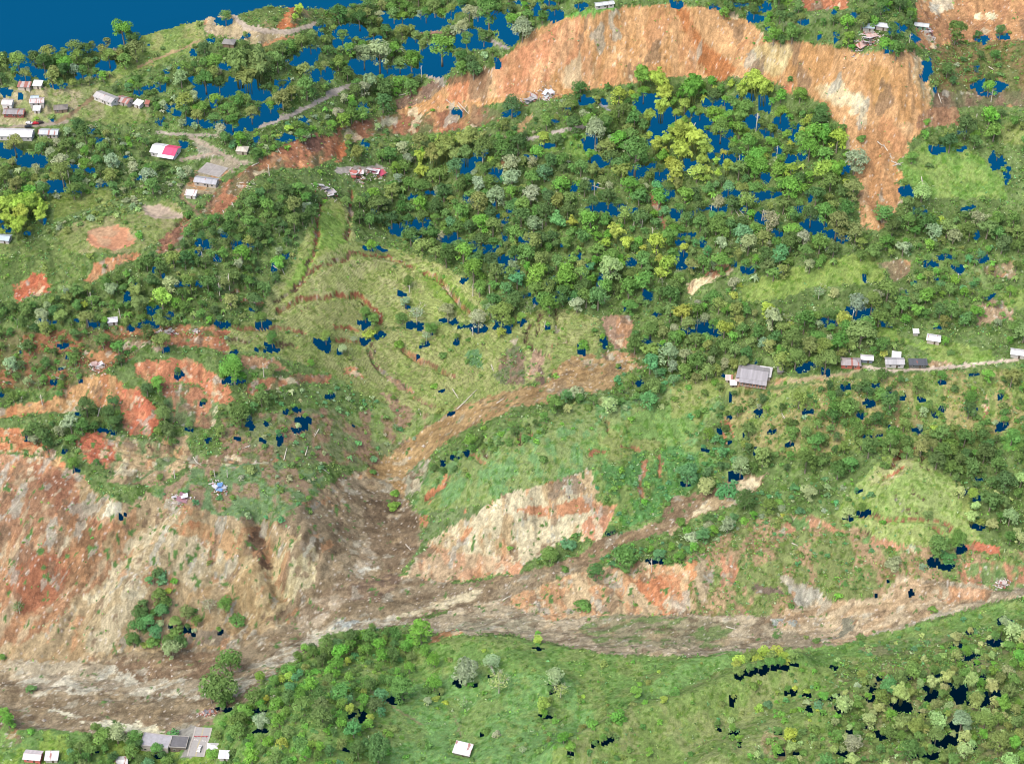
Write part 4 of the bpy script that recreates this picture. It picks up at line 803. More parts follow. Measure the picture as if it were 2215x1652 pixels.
def new_mesh(name, verts, quads, mats, attrs=None, smooth=True, midx=None):
    me = bpy.data.meshes.new(name)
    nv, nq = len(verts), len(quads)
    k = quads.shape[1]
    me.vertices.add(nv); me.vertices.foreach_set('co', np.ascontiguousarray(verts, np.float32).ravel())
    me.loops.add(nq * k); me.loops.foreach_set('vertex_index', np.ascontiguousarray(quads, np.int32).ravel())
    me.polygons.add(nq)
    me.polygons.foreach_set('loop_start', np.arange(0, nq * k, k, dtype=np.int32))
    me.polygons.foreach_set('loop_total', np.full(nq, k, np.int32))
    me.polygons.foreach_set('use_smooth', np.full(nq, smooth, bool))
    if midx is not None: me.polygons.foreach_set('material_index', midx.astype(np.int32))
    for nm, arr in (attrs or {}).items():
        if arr.ndim == 1:
            a = me.attributes.new(nm, 'FLOAT', 'POINT'); a.data.foreach_set('value', arr.astype(np.float32))
        else:
            a = me.attributes.new(nm, 'FLOAT_COLOR', 'POINT')
            b = np.ones((nv, 4), np.float32); b[:, :arr.shape[1]] = arr
            a.data.foreach_set('color', b.ravel())
    for m in (mats if isinstance(mats, (list, tuple)) else [mats]): me.materials.append(m)
    me.update(calc_edges=True); me.validate()
    return me

def obj(name, me, parent=None, loc=(0, 0, 0)):
    o = bpy.data.objects.new(name, me)
    scene.collection.objects.link(o)
    o.location = loc
    if parent: o.parent = parent
    return o

def tag(o, label=None, cat=None, group=None, kind=None):
    if label: o['label'] = label
    if cat: o['category'] = cat
    if group: o['group'] = group
    if kind: o['kind'] = kind
    return o

def empty(name, loc, rz=0, label=None, cat=None, group=None, sc=None):
    o = bpy.data.objects.new(name, None)
    scene.collection.objects.link(o)
    o.location = loc; o.rotation_euler = (0, 0, rz)
    if sc is not None: o.scale = (sc, sc, sc) if not hasattr(sc, '__len__') else sc
    o.empty_display_size = .5
    return tag(o, label, cat, group)

# ---------------- materials
def mat_new(name):
    m = bpy.data.materials.new(name); m.use_nodes = True
    m.node_tree.nodes.clear()
    return m, m.node_tree
def N(t, typ, **kw):
    n_ = t.nodes.new(typ)
    for k, v in kw.items():
        if hasattr(n_, k) and k not in ('inputs',): setattr(n_, k, v)
    return n_
def math_(t, op, a, b=None, c=None):
    n_ = t.nodes.new('ShaderNodeMath'); n_.operation = op
    for i, v in enumerate((a, b, c)):
        if v is None: continue
        if isinstance(v, (int, float)): n_.inputs[i].default_value = v
        else: t.links.new(v, n_.inputs[i])
    return n_.outputs[0]
def noise_(t, vec, scale, detail=3, rough=.55):
    n_ = t.nodes.new('ShaderNodeTexNoise'); n_.inputs['Scale'].default_value = scale
    n_.inputs['Detail'].default_value = detail; n_.inputs['Roughness'].default_value = rough
    t.links.new(vec, n_.inputs['Vector'])
    return n_.outputs['Fac']
def mulcol(t, col, fac):
    n_ = t.nodes.new('ShaderNodeVectorMath'); n_.operation = 'SCALE'
    t.links.new(col, n_.inputs[0]); t.links.new(fac, n_.inputs['Scale'])
    return n_.outputs[0]
def mixcol(t, fac, a, b):
    n_ = t.nodes.new('ShaderNodeMix'); n_.data_type = 'RGBA'
    if isinstance(fac, (int, float)): n_.inputs[0].default_value = fac
    else: t.links.new(fac, n_.inputs[0])
    for v, i in ((a, 6), (b, 7)):
        if isinstance(v, tuple): n_.inputs[i].default_value = tuple(v) + (1,)
        else: t.links.new(v, n_.inputs[i])
    return n_.outputs[2]
def princ(t, col, rough=.8, bump=None, bstr=.3, bdist=.1, spec=.3):
    p = t.nodes.new('ShaderNodeBsdfPrincipled'); o = t.nodes.new('ShaderNodeOutputMaterial')
    if isinstance(col, tuple): p.inputs['Base Color'].default_value = tuple(col) + (1,)
    else: t.links.new(col, p.inputs['Base Color'])
    if isinstance(rough, (int, float)): p.inputs['Roughness'].default_value = rough
    else: t.links.new(rough, p.inputs['Roughness'])
    p.inputs['Specular IOR Level'].default_value = spec
    if bump is not None:
        b = t.nodes.new('ShaderNodeBump'); b.inputs['Strength'].default_value = bstr; b.inputs['Distance'].default_value = bdist
        t.links.new(bump, b.inputs['Height']); t.links.new(b.outputs[0], p.inputs['Normal'])
    t.links.new(p.outputs[0], o.inputs[0])
    return p

def ground_mat(name, kind):
    m, t = mat_new(name)
    tcn = t.nodes.new('ShaderNodeTexCoord'); P = tcn.outputs['Object']
    at_ = t.nodes.new('ShaderNodeAttribute'); at_.attribute_name = 'col'
    col = at_.outputs['Color']
    nA = noise_(t, P, .35, 6, .6); nB = noise_(t, P, 1.6, 4, .6); nC = noise_(t, P, .05, 4)
    f = math_(t, 'MULTIPLY_ADD', nA, 1.0, .5)
    f2 = math_(t, 'MULTIPLY_ADD', nB, 1.3, .35)
    f = math_(t, 'MULTIPLY', f, f2)
    if kind == 'soil':
        mp = t.nodes.new('ShaderNodeMapping'); mp.inputs['Scale'].default_value = (.55, .05, .06)
        mp.inputs['Rotation'].default_value = (0, 0, .22)
        t.links.new(P, mp.inputs['Vector'])
        nS = noise_(t, mp.outputs[0], .8, 6, .7)
        f = math_(t, 'MULTIPLY', f, math_(t, 'MULTIPLY_ADD', nS, .45, .79))
        sp2 = math_(t, 'GREATER_THAN', noise_(t, P, 2.6, 2), .69)
        col = mulcol(t, col, f)
        col = mixcol(t, math_(t, 'MULTIPLY', sp2, .5), col, lin((215, 200, 175), .6))
        bump = math_(t, 'ADD', nB, nS)
    elif kind == 'mud':
        mp = t.nodes.new('ShaderNodeMapping'); mp.inputs['Scale'].default_value = (.06, .32, .3)
        mp.inputs['Rotation'].default_value = (0, 0, -.45)
        t.links.new(P, mp.inputs['Vector'])
        nS = noise_(t, mp.outputs[0], 1.0, 6, .7)
        f = math_(t, 'MULTIPLY', f, math_(t, 'MULTIPLY_ADD', nS, .9, .53))
        col = mulcol(t, col, f)
        sp2 = math_(t, 'GREATER_THAN', noise_(t, P, 3.0, 2), .70)
        col = mixcol(t, math_(t, 'MULTIPLY', sp2, .55), col, lin((220, 208, 188), .6))
        bump = math_(t, 'ADD', nB, nS)
    elif kind == 'grass':
        col = mulcol(t, col, f)
        # cattle terraces: thin worn ledges following the contour
        ta = t.nodes.new('ShaderNodeAttribute'); ta.attribute_name = 'terr'
        sx = t.nodes.new('ShaderNodeSeparateXYZ'); t.links.new(P, sx.inputs[0])
        ph = math_(t, 'ADD', math_(t, 'MULTIPLY', sx.outputs[2], 6.6), math_(t, 'MULTIPLY', noise_(t, P, .09, 5, .6), 26.0))
        wv_ = math_(t, 'SINE', ph)
        ln = math_(t, 'GREATER_THAN', wv_, .80)
        br = math_(t, 'GREATER_THAN', noise_(t, P, .28, 3), .44)
        ln = math_(t, 'MULTIPLY', math_(t, 'MULTIPLY', ln, br), ta.outputs['Fac'])
        col = mixcol(t, math_(t, 'MULTIPLY', ln, .6), col, alb((92, 92, 56)))
        yel = math_(t, 'MULTIPLY', math_(t, 'GREATER_THAN', noise_(t, P, .55, 5), .60), .30)
        col = mixcol(t, yel, col, alb((150, 168, 72)))
        bump = nB
    else:
        col = mulcol(t, col, f)
        yel = math_(t, 'MULTIPLY', math_(t, 'GREATER_THAN', noise_(t, P, .8, 5), .60), .35)
        col = mixcol(t, yel, col, alb((76, 100, 52)))
        yl2 = math_(t, 'MULTIPLY', math_(t, 'GREATER_THAN', noise_(t, P, 1.1, 3), .66), .5)
        col = mixcol(t, yl2, col, alb((140, 165, 84)))
        bump = math_(t, 'ADD', nA, nB)
    if kind == 'road':
        princ(t, mulcol(t, at_.outputs['Color'], math_(t, 'MULTIPLY_ADD', nB, .4, .8)), .85, nB, .3, .1)
    else:
        princ(t, col, .95, bump, .8, .5, .1)
    return m

GM = {VEG: ('hillside', 'brush', 'veg'), GRASS: ('grassland', 'meadow', 'grass'), SOIL: ('landslide_scar', 'bare earth', 'soil'),
      MUD: ('mud_flow', 'wet mud', 'mud'), ROAD: ('track', 'gravel', 'road')}
vflat = np.stack([VX, VY, Z], -1).reshape(-1, 3)
LCf = LC.reshape(-1, 3)
terrf = (blur(cl == TERR, 1)).ravel()
for k, (nm, _, kd) in GM.items():
    q = quads_all[fkeep & (ftype == k)]
    if not len(q): continue
    used = np.zeros(len(vflat), bool); used[q.ravel()] = True
    remap = np.cumsum(used) - 1
    at_d = {'col': LCf[used]}
    if k == GRASS: at_d['terr'] = terrf[used]
    me = new_mesh(nm, vflat[used], remap[q], ground_mat(nm, kd), at_d)
    tag(obj(nm, me), kind='structure')

# ------------------------------------------------------------------ box / shape builder
class MB:
    def __init__(s): s.v = []; s.f = []; s.m = []
    def add(s, vs, fs, mi=0):
        b = len(s.v); s.v += [tuple(p) for p in vs]
        for f in fs: s.f.append([b + i for i in f]); s.m.append(mi)
        return s
    def box(s, cx, cy, cz, sx, sy, sz, mi=0, rot=None):
        vs = [Vector((x * sx / 2, y * sy / 2, z * sz / 2)) for z in (-1, 1) for y in (-1, 1) for x in (-1, 1)]
        if rot is not None: vs = [rot @ v for v in vs]
        vs = [(v.x + cx, v.y + cy, v.z + cz) for v in vs]
        return s.add(vs, [(0, 2, 3, 1), (4, 5, 7, 6), (0, 1, 5, 4), (2, 6, 7, 3), (0, 4, 6, 2), (1, 3, 7, 5)], mi)
    def tube(s, pts, rad, n_=6, mi=0):
        rings = []
        for i, p in enumerate(pts):
            p = Vector(p)
            d = (Vector(pts[min(i + 1, len(pts) - 1)]) - Vector(pts[max(i - 1, 0)])).normalized()
            a = d.orthogonal().normalized(); b_ = d.cross(a)
            r = rad[i] if hasattr(rad, '__len__') else rad
            rings.append([p + (a * math.cos(2 * math.pi * k / n_) + b_ * math.sin(2 * math.pi * k / n_)) * r for k in range(n_)])
        vs = [v for rg_ in rings for v in rg_]
        fs = [(i * n_ + k, i * n_ + (k + 1) % n_, (i + 1) * n_ + (k + 1) % n_, (i + 1) * n_ + k) for i in range(len(pts) - 1) for k in range(n_)]
        fs.append(tuple(range(n_ - 1, -1, -1))); fs.append(tuple((len(pts) - 1) * n_ + k for k in range(n_)))
        return s.add(vs, fs, mi)
    def build(s, name, mats, parent=None, loc=(0, 0, 0), smooth=False):
        me = bpy.data.meshes.new(name)
        me.from_pydata([tuple(v) for v in s.v], [], s.f)
        for m in (mats if isinstance(mats, (list, tuple)) else [mats]): me.materials.append(m)
        me.polygons.foreach_set('material_index', s.m)
        if smooth: me.polygons.foreach_set('use_smooth', [True] * len(s.f))
        me.update()
        return obj(name, me, parent, loc)

_mc = {}
def paint(c, rough=.7, var=.25, scale=1.2):
    key = ('p', tuple(c), rough, var, scale)
    if key not in _mc:
        m, t = mat_new('painted'); P = t.nodes.new('ShaderNodeTexCoord').outputs['Object']
        cn = t.nodes.new('ShaderNodeRGB'); cn.outputs[0].default_value = lin(c, .60) + (1,)
        n_ = noise_(t, P, scale, 5, .65)
        princ(t, mulcol(t, cn.outputs[0], math_(t, 'MULTIPLY_ADD', n_, var * 2, 1 - var)), rough, n_, .2, .03)
        _mc[key] = m
    return _mc[key]
def sheet(c, rust, seed=0):
    key = ('s', tuple(c), rust, seed)
    if key not in _mc:
        m, t = mat_new('corrugated_sheet'); P = t.nodes.new('ShaderNodeTexCoord').outputs['Object']
        mp = t.nodes.new('ShaderNodeMapping'); mp.inputs['Location'].default_value = (seed * 7.3, seed * 3.1, 0)
        mp.inputs['Scale'].default_value = (1.0, .16, .16); t.links.new(P, mp.inputs['Vector'])
        sx = t.nodes.new('ShaderNodeSeparateXYZ'); t.links.new(P, sx.inputs[0])
        # separate sheets about a metre wide, each with its own tone
        fl_ = math_(t, 'FLOOR', math_(t, 'MULTIPLY', sx.outputs[0], .9))
        wn = t.nodes.new('ShaderNodeTexWhiteNoise'); wn.noise_dimensions = '2D'
        cmb = t.nodes.new('ShaderNodeCombineXYZ'); t.links.new(fl_, cmb.inputs[0]); cmb.inputs[1].default_value = seed
        t.links.new(cmb.outputs[0], wn.inputs['Vector'])
        cn = t.nodes.new('ShaderNodeRGB'); cn.outputs[0].default_value = lin(c, .62) + (1,)
        cd = mulcol(t, cn.outputs[0], math_(t, 'MULTIPLY_ADD', wn.outputs['Value'], .24, .82))
        nn = noise_(t, mp.outputs[0], .9, 5, .7)
        cd = mulcol(t, cd, math_(t, 'MULTIPLY_ADD', nn, .5, .75))
        rf = math_(t, 'GREATER_THAN', math_(t, 'ADD', math_(t, 'MULTIPLY', wn.outputs['Value'], .45), math_(t, 'MULTIPLY', nn, .9)), 1.02 - rust * .75)
        cd = mixcol(t, math_(t, 'MULTIPLY', rf, .85), cd, lin(RUST, .7))
        wvv = math_(t, 'SINE', math_(t, 'MULTIPLY', sx.outputs[0], 24))
        princ(t, cd, .55, wvv, .5, .03, .4)
        _mc[key] = m
    return _mc[key]
glass_m, t = mat_new('window_glass'); princ(t, (.03, .04, .045), .15, None, spec=.6)
wood_m = paint((110, 84, 62), .8)
frame_m = paint((200, 196, 188), .6, .1)

def slab(mb, a, b, c, d, th, mi=0):
    """a thin roof slab through four corners, th thick upward"""
    a, b, c, d = map(Vector, (a, b, c, d))
    nrm = (b - a).cross(d - a).normalized() * th
    vs = [a, b, c, d, a + nrm, b + nrm, c + nrm, d + nrm]
    return mb.add(vs, [(3, 2, 1, 0), (4, 5, 6, 7), (0, 1, 5, 4), (1, 2, 6, 5), (2, 3, 7, 6), (3, 0, 4, 7)], mi)

def house(i, spec, pos):
    tile, x, y, w_, d_, rot, wh, rk, rc, rust, wc, kind, label = spec
    X, Y = pos
    z = float(ground(X, Y)) + .02
    root = empty(kind, (X, Y, z), math.radians(rot), label, kind, 'village and farm buildings')
    wm = paint(wc, .85)
    b = MB()
    hx, hy = w_ / 2, d_ / 2
    base = 1.6
    rise = {'gable': min(d_ * .2, 1.7), 'mono': .8, 'hip': min(d_, w_) * .2, 'flat': 0}[rk]
    ov = .55 if rk != 'flat' else .25
    if rk == 'gable':
        vs = [(-hx, -hy, -base), (hx, -hy, -base), (hx, hy, -base), (-hx, hy, -base), (-hx, -hy, wh), (hx, -hy, wh), (hx, hy, wh), (-hx, hy, wh), (-hx, 0, wh + rise), (hx, 0, wh + rise)]
        b.add(vs, [(0, 1, 5, 4), (1, 2, 6, 9, 5), (2, 3, 7, 6), (3, 0, 4, 8, 7), (4, 5, 9, 8), (6, 7, 8, 9), (0, 3, 2, 1)])
    elif rk == 'mono':
        vs = [(-hx, -hy, -base), (hx, -hy, -base), (hx, hy, -base), (-hx, hy, -base), (-hx, -hy, wh), (hx, -hy, wh), (hx, hy, wh + rise), (-hx, hy, wh + rise)]
        b.add(vs, [(0, 1, 5, 4), (1, 2, 6, 5), (2, 3, 7, 6), (3, 0, 4, 7), (4, 5, 6, 7), (0, 3, 2, 1)])
    else:
        b.box(0, 0, (wh - base) / 2, w_, d_, wh + base)
    b.build('wall', wm, root)
    rm = sheet(rc, rust, i % 9)
    g = .03
    if rk == 'gable':
        e = wh - ov * rise / hy + g
        if 'pink half' in label:
            r1 = MB(); r2 = MB()
            slab(r1, (0, -hy - ov, e), (hx + ov, -hy - ov, e), (hx + ov, -.02, wh + rise + g), (0, -.02, wh + rise + g), .09)
            slab(r1, (hx + ov, hy + ov, e), (0, hy + ov, e), (0, .02, wh + rise + g), (hx + ov, .02, wh + rise + g), .09)
            slab(r2, (-hx - ov, -hy - ov, e), (-.03, -hy - ov, e), (-.03, -.02, wh + rise + g), (-hx - ov, -.02, wh + rise + g), .09)
            slab(r2, (-.03, hy + ov, e), (-hx - ov, hy + ov, e), (-hx - ov, .02, wh + rise + g), (-.03, .02, wh + rise + g), .09)
            tag(r1.build('roof', sheet(PINK, 0, 1), root), 'bright pink roof half')
            tag(r2.build('roof', sheet(WHITE, 0, 2), root), 'white roof half')
            r3 = MB(); slab(r3, (-hx * .3, -hy - 3, e - .8), (hx + .3, -hy - 3, e - .8), (hx + .3, -hy - .5, e - .1), (-hx * .3, -hy - .5, e - .1), .07)
            tag(r3.build('porch_roof', sheet(WHITE, .04, 3), root), 'white porch roof along the front')
        else:
            r = MB()
            slab(r, (-hx - ov, -hy - ov, e), (hx + ov, -hy - ov, e), (hx + ov, -.02, wh + rise + g), (-hx - ov, -.02, wh + rise + g), .09)
            slab(r, (hx + ov, hy + ov, e), (-hx - ov, hy + ov, e), (-hx - ov, .02, wh + rise + g), (hx + ov, .02, wh + rise + g), .09)
            ro = r.build('roof', rm, root)
            rr = MB(); rr.box(0, 0, wh + rise + .13, w_ + 2 * ov, .35, .08); rr.build('ridge_cap', paint(tuple(v * .8 for v in rc), .6), ro)
    elif rk == 'mono':
        r = MB(); k = rise / d_ * ov
        slab(r, (-hx - ov, -hy - ov, wh - k + g), (hx + ov, -hy - ov, wh - k + g), (hx + ov, hy + ov, wh + rise + k + g), (-hx - ov, hy + ov, wh + rise + k + g), .09)
        r.build('roof', rm, root)
    elif rk == 'hip':
        r = MB(); e = wh + g; rl = max(hx - hy, .3)
        vs = [(-hx - ov, -hy - ov, e), (hx + ov, -hy - ov, e), (hx + ov, hy + ov, e), (-hx - ov, hy + ov, e), (-rl, 0, e + rise + .3), (rl, 0, e + rise + .3)]
        vs += [(p[0], p[1], p[2] - .08) for p in vs[:4]]
        r.add(vs, [(0, 1, 5, 4), (1, 2, 5), (2, 3, 4, 5), (3, 0, 4), (9, 8, 7, 6), (0, 6, 7, 1), (1, 7, 8, 2), (2, 8, 9, 3), (3, 9, 6, 0)])
        r.build('roof', rm, root)
    else:
        r = MB(); r.box(0, 0, wh + .14, w_ + .5, d_ + .5, .24)
        ro = r.build('roof', paint(rc, .85, .45, .5), root)
        p = MB()
        for sx, sy, lx, ly in ((0, -1, w_ + .5, .2), (0, 1, w_ + .5, .2), (-1, 0, .2, d_ + .1), (1, 0, .2, d_ + .1)):
            p.box(sx * (hx + .15), sy * (hy + .15), wh + .46, lx, ly, .4)
        p.build('parapet', paint((190, 186, 178), .85), ro)
    # door and windows, front and one gable
    dr = MB(); dr.box(hx * .25 if w_ > 4 else 0, -hy - .03, 1.0, .95, .1, 2.0)
    if w_ > 2.7: dr.build('door', paint((96, 84, 70), .6), root)
    if w_ >= 5:
        k = max(1, int(w_ / 3.6))
        for j in range(k):
            xx = -hx + (j + .5) * w_ / k
            if abs(xx - hx * .25) < 1.1: continue
            fr = MB(); fr.box(xx, -hy - .02, 1.55, 1.25, .08, 1.05)
            f_ = fr.build('window', frame_m, root)
            pn = MB(); pn.box(xx, -hy - .05, 1.55, 1.05, .06, .85); pn.build('pane', glass_m, f_)
        for sgn in ((-1, 1) if d_ > 6 else (1,)):
            fr = MB(); fr.box(sgn * (hx + .02), 0, 1.55, .08, 1.2, 1.0); f_ = fr.build('window', frame_m, root)
            pn = MB(); pn.box(sgn * (hx + .05), 0, 1.55, .06, 1.0, .8); pn.build('pane', glass_m, f_)
    if kind == 'farmhouse':
        pf = MB(); pf.box(0, -hy - 1.5, .05, w_ + 1, 3, .25); pf.build('porch_floor', paint((170, 160, 148)), root)
        pr = MB(); slab(pr, (-hx - .6, -hy - 3.2, wh - .9), (hx + .6, -hy - 3.2, wh - .9), (hx + .6, -hy - .5, wh - .25), (-hx - .6, -hy - .5, wh - .25), .09)
        pr.build('porch_roof', sheet((168, 166, 168), .06, 4), root)
        for j in range(9):
            c_ = MB(); c_.box(-hx + j * w_ / 8, -hy - 2.9, 1.2, .28, .28, 2.5); c_.build('column', paint((190, 130, 100), .7), root)
        pr = MB(); slab(pr, (-hx - 2.6, -hy, wh - .8), (-hx - .5, -hy, wh - .2), (-hx - .5, hy, wh - .2), (-hx - 2.6, hy, wh - .8), .09)
        pr.build('side_roof', sheet((168, 166, 168), .1, 5), root)
    if 'turquoise tank' in label:
        pass
    return root
for i, (h_, p_) in enumerate(zip(HS, HP)):
    house(i, h_, p_)

# concrete court
X, Y, _ = at('00', 1395, 1112); z = float(ground(X, Y))
root = empty('concrete_court', (X, Y, z), math.radians(-24), 'cracked grey concrete court above the grey roofed long house', 'sports court')
b = MB(); b.box(0, 0, .02, 15, 11, .3); b.build('slab', paint((166, 162, 156), .9, .5, .35), root)
b = MB()
for a in (-1, 1): b.box(0, a * 5.0, .19, 13.5, .12, .02); b.box(a * 6.8, 0, .19, .12, 9.9, .02)
b.box(0, 0, .19, .12, 9.9, .02); b.build('line_marking', paint((205, 200, 190)), root)

# village road with its kerbs, centre lines, zebra and barrier
def ribbon(mb, off0, off1, zz, t0=0., t1=1., nseg=12, thick=None):
    pts = []
    for k in range(nseg + 1):
        a = (t0 + (t1 - t0) * k / nseg) * 3; i = min(int(a), 2); f = a - i
        p = Vector(RP[i][:2]) * (1 - f) + Vector(RP[i + 1][:2]) * f
        d = (Vector(RP[i + 1][:2]) - Vector(RP[i][:2])).normalized(); nrm = Vector((-d.y, d.x))
        pts.append((p + nrm * off0, p + nrm * off1))
    vs = []
    for a, c in pts: vs += [(a.x, a.y, zz), (c.x, c.y, zz)]
    fs = [(2 * k, 2 * k + 1, 2 * k + 3, 2 * k + 2) for k in range(nseg)]
    if thick:
        nb_ = len(vs); vs += [(v[0], v[1], zz - thick) for v in vs]
        fs += [tuple(reversed([i + nb_ for i in f])) for f in list(fs)]
        for k in range(nseg):
            fs += [(2 * k, 2 * k + 2, 2 * k + 2 + nb_, 2 * k + nb_), (2 * k + 3, 2 * k + 1, 2 * k + 1 + nb_, 2 * k + 3 + nb_)]
        fs += [(1, 0, nb_, nb_ + 1), (2 * nseg, 2 * nseg + 1, 2 * nseg + 1 + nb_, 2 * nseg + nb_)]
    mb.add(vs, fs)
b = MB(); ribbon(b, -3.6, 3.6, RZ + .12, thick=.5)
rd = tag(b.build('road', paint((176, 174, 170), .9, .2, .8)), kind='structure')
b = MB(); ribbon(b, -.22, -.1, RZ + .125); ribbon(b, .1, .22, RZ + .125); b.build('centre_line', paint((206, 190, 110), .8), rd)
b = MB()
for o_ in (-2.8, -2.0, -1.2, 1.2, 2.0, 2.8): ribbon(b, o_ - .22, o_ + .22, RZ + .13, .46, .50, 1)
b.build('crossing_marking', paint((220, 218, 212), .8), rd)
for sg, a0, a1 in ((0, -4.4, -3.62), (1, 3.62, 4.4)):
    b = MB(); ribbon(b, a0, a1, RZ + .26, thick=.6); b.build('kerb', paint((190, 186, 178), .9), rd)
fq = lambda a: (Vector(RP[min(int(a * 3), 2)]) * (1 - (a * 3 - min(int(a * 3), 2))) + Vector(RP[min(int(a * 3), 2) + 1]) * (a * 3 - min(int(a * 3), 2)))
pb = fq(.36)
bar = empty('road_barrier', (pb.x, pb.y, RZ + .12), 0, 'red and white barrier closing the road before the mud', 'barrier')
b = MB()
for k in range(7): b.box(-3.0 + k, 0, .95, 1.0, .1, .35, k % 2)
b.build('rail', [paint((206, 40, 44), .5), paint((226, 120, 120), .5)], bar)
for k in (-2.6, 0, 2.6):
    b = MB(); b.box(k, 0, .4, .1, .1, .8); b.box(k, 0, .04, .12, .9, .08); b.build('leg', paint((200, 60, 60)), bar)

def car(X, Y, z, rz, c, label):
    root = empty('parked_car', (X, Y, z), rz, label, 'car', 'cars of the village')
    prof = [(-2.1, .35), (-2.15, .8), (-1.9, 1.0), (-1.3, 1.05), (-.85, 1.45), (.75, 1.48), (1.25, 1.02), (2.0, .9), (2.15, .6), (2.1, .35)]
    b = MB(); n_ = len(prof)
    vs = [(x, -.85 if z_ < 1.2 else -.66, z_) for x, z_ in prof] + [(x, .85 if z_ < 1.2 else .66, z_) for x, z_ in prof]
    b.add(vs, [tuple(range(n_)), tuple(range(2 * n_ - 1, n_ - 1, -1))] + [(i, i + n_, (i + 1) % n_ + n_, (i + 1) % n_) for i in range(n_)])
    b.build('body', paint(c, .3, .05), root)
    b = MB(); b.add([(-1.27, -.72, 1.1), (-.9, -.62, 1.42), (-.9, .62, 1.42), (-1.27, .72, 1.1)], [(0, 1, 2, 3)])
    for v in range(len(b.v)): b.v[v] = (b.v[v][0] - .05, b.v[v][1], b.v[v][2] + .03)
    b.build('rear_window', glass_m, root)
    b = MB(); b.add([(1.24, -.72, 1.09), (1.24, .72, 1.09), (.82, .6, 1.44), (.82, -.6, 1.44)], [(0, 1, 2, 3)])
    for v in range(len(b.v)): b.v[v] = (b.v[v][0] + .05, b.v[v][1], b.v[v][2] + .03)
    b.build('windscreen', glass_m, root)
    for sx in (-1.3, 1.3):
        for sy in (-.82, .82):
            b = MB(); b.tube([(sx, sy - .1, .34), (sx, sy + .1, .34)], .34, 12)
            w = b.build('wheel', paint((30, 30, 32), .8), root)
            r_ = MB(); r_.tube([(sx, sy - .12, .34), (sx, sy + .12, .34)], .18, 8); r_.build('rim', paint((150, 150, 152), .4), w)
    for sy in (-.6, .6):
        b = MB(); b.box(2.12, sy, .72, .06, .3, .14); b.build('headlight', paint((230, 230, 220), .2), root)
    for sy in (-1, 1):
        b = MB(); b.add([(-1.15, sy * .80, 1.08), (1.05, sy * .80, 1.08), (.68, sy * .70, 1.40), (-.82, sy * .70, 1.40)], [(0, 1, 2, 3)]); b.build('side_window', glass_m, root)
pc = fq(.80)
car(pc.x + 1.2, pc.y, RZ + .12, 1.4, (235, 235, 235), 'white car driving on the village road at the bottom edge')
for (a, b_, c, rz, lb) in ((232, 808, (200, 40, 60), .2, 'red car parked on the village road'), (262, 803, (70, 60, 62), .5, 'dark maroon car parked right of the red car'),
                           (192, 806, (225, 225, 225), -.2, 'white car parked left of the red car'), (186, 832, (60, 66, 74), .1, 'dark pickup coloured car standing below the white car')):
    X, Y, z = at('00', a, b_ + 6); car(X, Y, z + .15, rz, c, lb)

# turquoise tank by the dark shelter
X, Y, z = at('21', 1614, 750)
tk = empty('water_tank', (X, Y, z), 0, 'round turquoise water tank in front of the dark roofed shelter', 'water tank')
b = MB(); b.tube([(0, 0, 0), (0, 0, 1.5)], 1.0, 16); b.build('barrel', paint((70, 190, 180), .4, .08), tk)
b = MB(); b.tube([(0, 0, 1.5), (0, 0, 1.65), (0, 0, 1.75)], [1.05, .8, .3], 16); b.build('lid', paint((60, 170, 165), .4, .08), tk)

# collapsed houses
def ruin(tile, x, y, w_, d_, rot, cols, label, seed, nfrag=16, cat='ruined house'):
    rr = random.Random(seed)
    X, Y, z = at(tile, x, y)
    z = float(ground(X, Y))
    root = empty('collapsed_house', (X, Y, z), math.radians(rot), label, cat, 'houses broken by the landslide')
    for k in range(4):
        sx, sy = w_ * rr.uniform(.35, .6), d_ * rr.uniform(.4, .7)
        cx, cy = rr.uniform(-.3, .3) * w_, rr.uniform(-.3, .3) * d_
        rt = (Matrix.Rotation(rr.uniform(-.35, .5), 3, 'X') @ Matrix.Rotation(rr.uniform(-.3, .3), 3, 'Y') @ Matrix.Rotation(rr.uniform(-.7, .7), 3, 'Z'))
        b = MB(); b.box(0, 0, 0, sx, sy, .09, rot=rt)
        gz = float(ground(X + cx, Y + cy)) - z
        o = b.build('roof_sheet', sheet(cols[k % len(cols)], rr.choice((.05, .1, .45)), k + seed), root, (cx, cy, gz + 1.2 + rr.random()))
    for k in range(3):
        cx, cy = rr.uniform(-.4, .4) * w_, rr.uniform(-.4, .4) * d_
        rt = Matrix.Rotation(rr.uniform(-.5, .5), 3, 'X') @ Matrix.Rotation(rr.uniform(-1, 1), 3, 'Z')
        b = MB(); b.box(0, 0, 0, rr.uniform(2, 4), .2, 1.9, rot=rt)
        b.build('wall_fragment', paint((214, 206, 196), .9), root, (cx, cy, float(ground(X + cx, Y + cy)) - z + .5))
    b = MB()
    for k in range(nfrag * 5):
        cx, cy = rr.gauss(0, .33) * w_, rr.gauss(0, .33) * d_
        a_ = rr.uniform(0, 3.14) - math.radians(rot)
        gz = float(ground(X + cx * math.cos(math.radians(rot)) - cy * math.sin(math.radians(rot)), Y + cx * math.sin(math.radians(rot)) + cy * math.cos(math.radians(rot)))) - z
        b.box(cx, cy, gz + rr.uniform(.1, .8), rr.uniform(.4, 1.8), rr.uniform(.15, .7), rr.uniform(.05, .4), k % 3, Matrix.Rotation(a_, 3, 'Z') @ Matrix.Rotation(rr.uniform(-.6, .6), 3, 'X'))
    tag(b.build('debris', [paint((226, 220, 214), .9), paint((170, 110, 95), .9), paint((190, 184, 176), .9)], root), kind='stuff')
ruin('00', 2140, 1255, 11, 8, 10, [(226,222,224), (206,200,200)], 'wrecked white roofed house above the head of the crack in the bright meadow', 1)
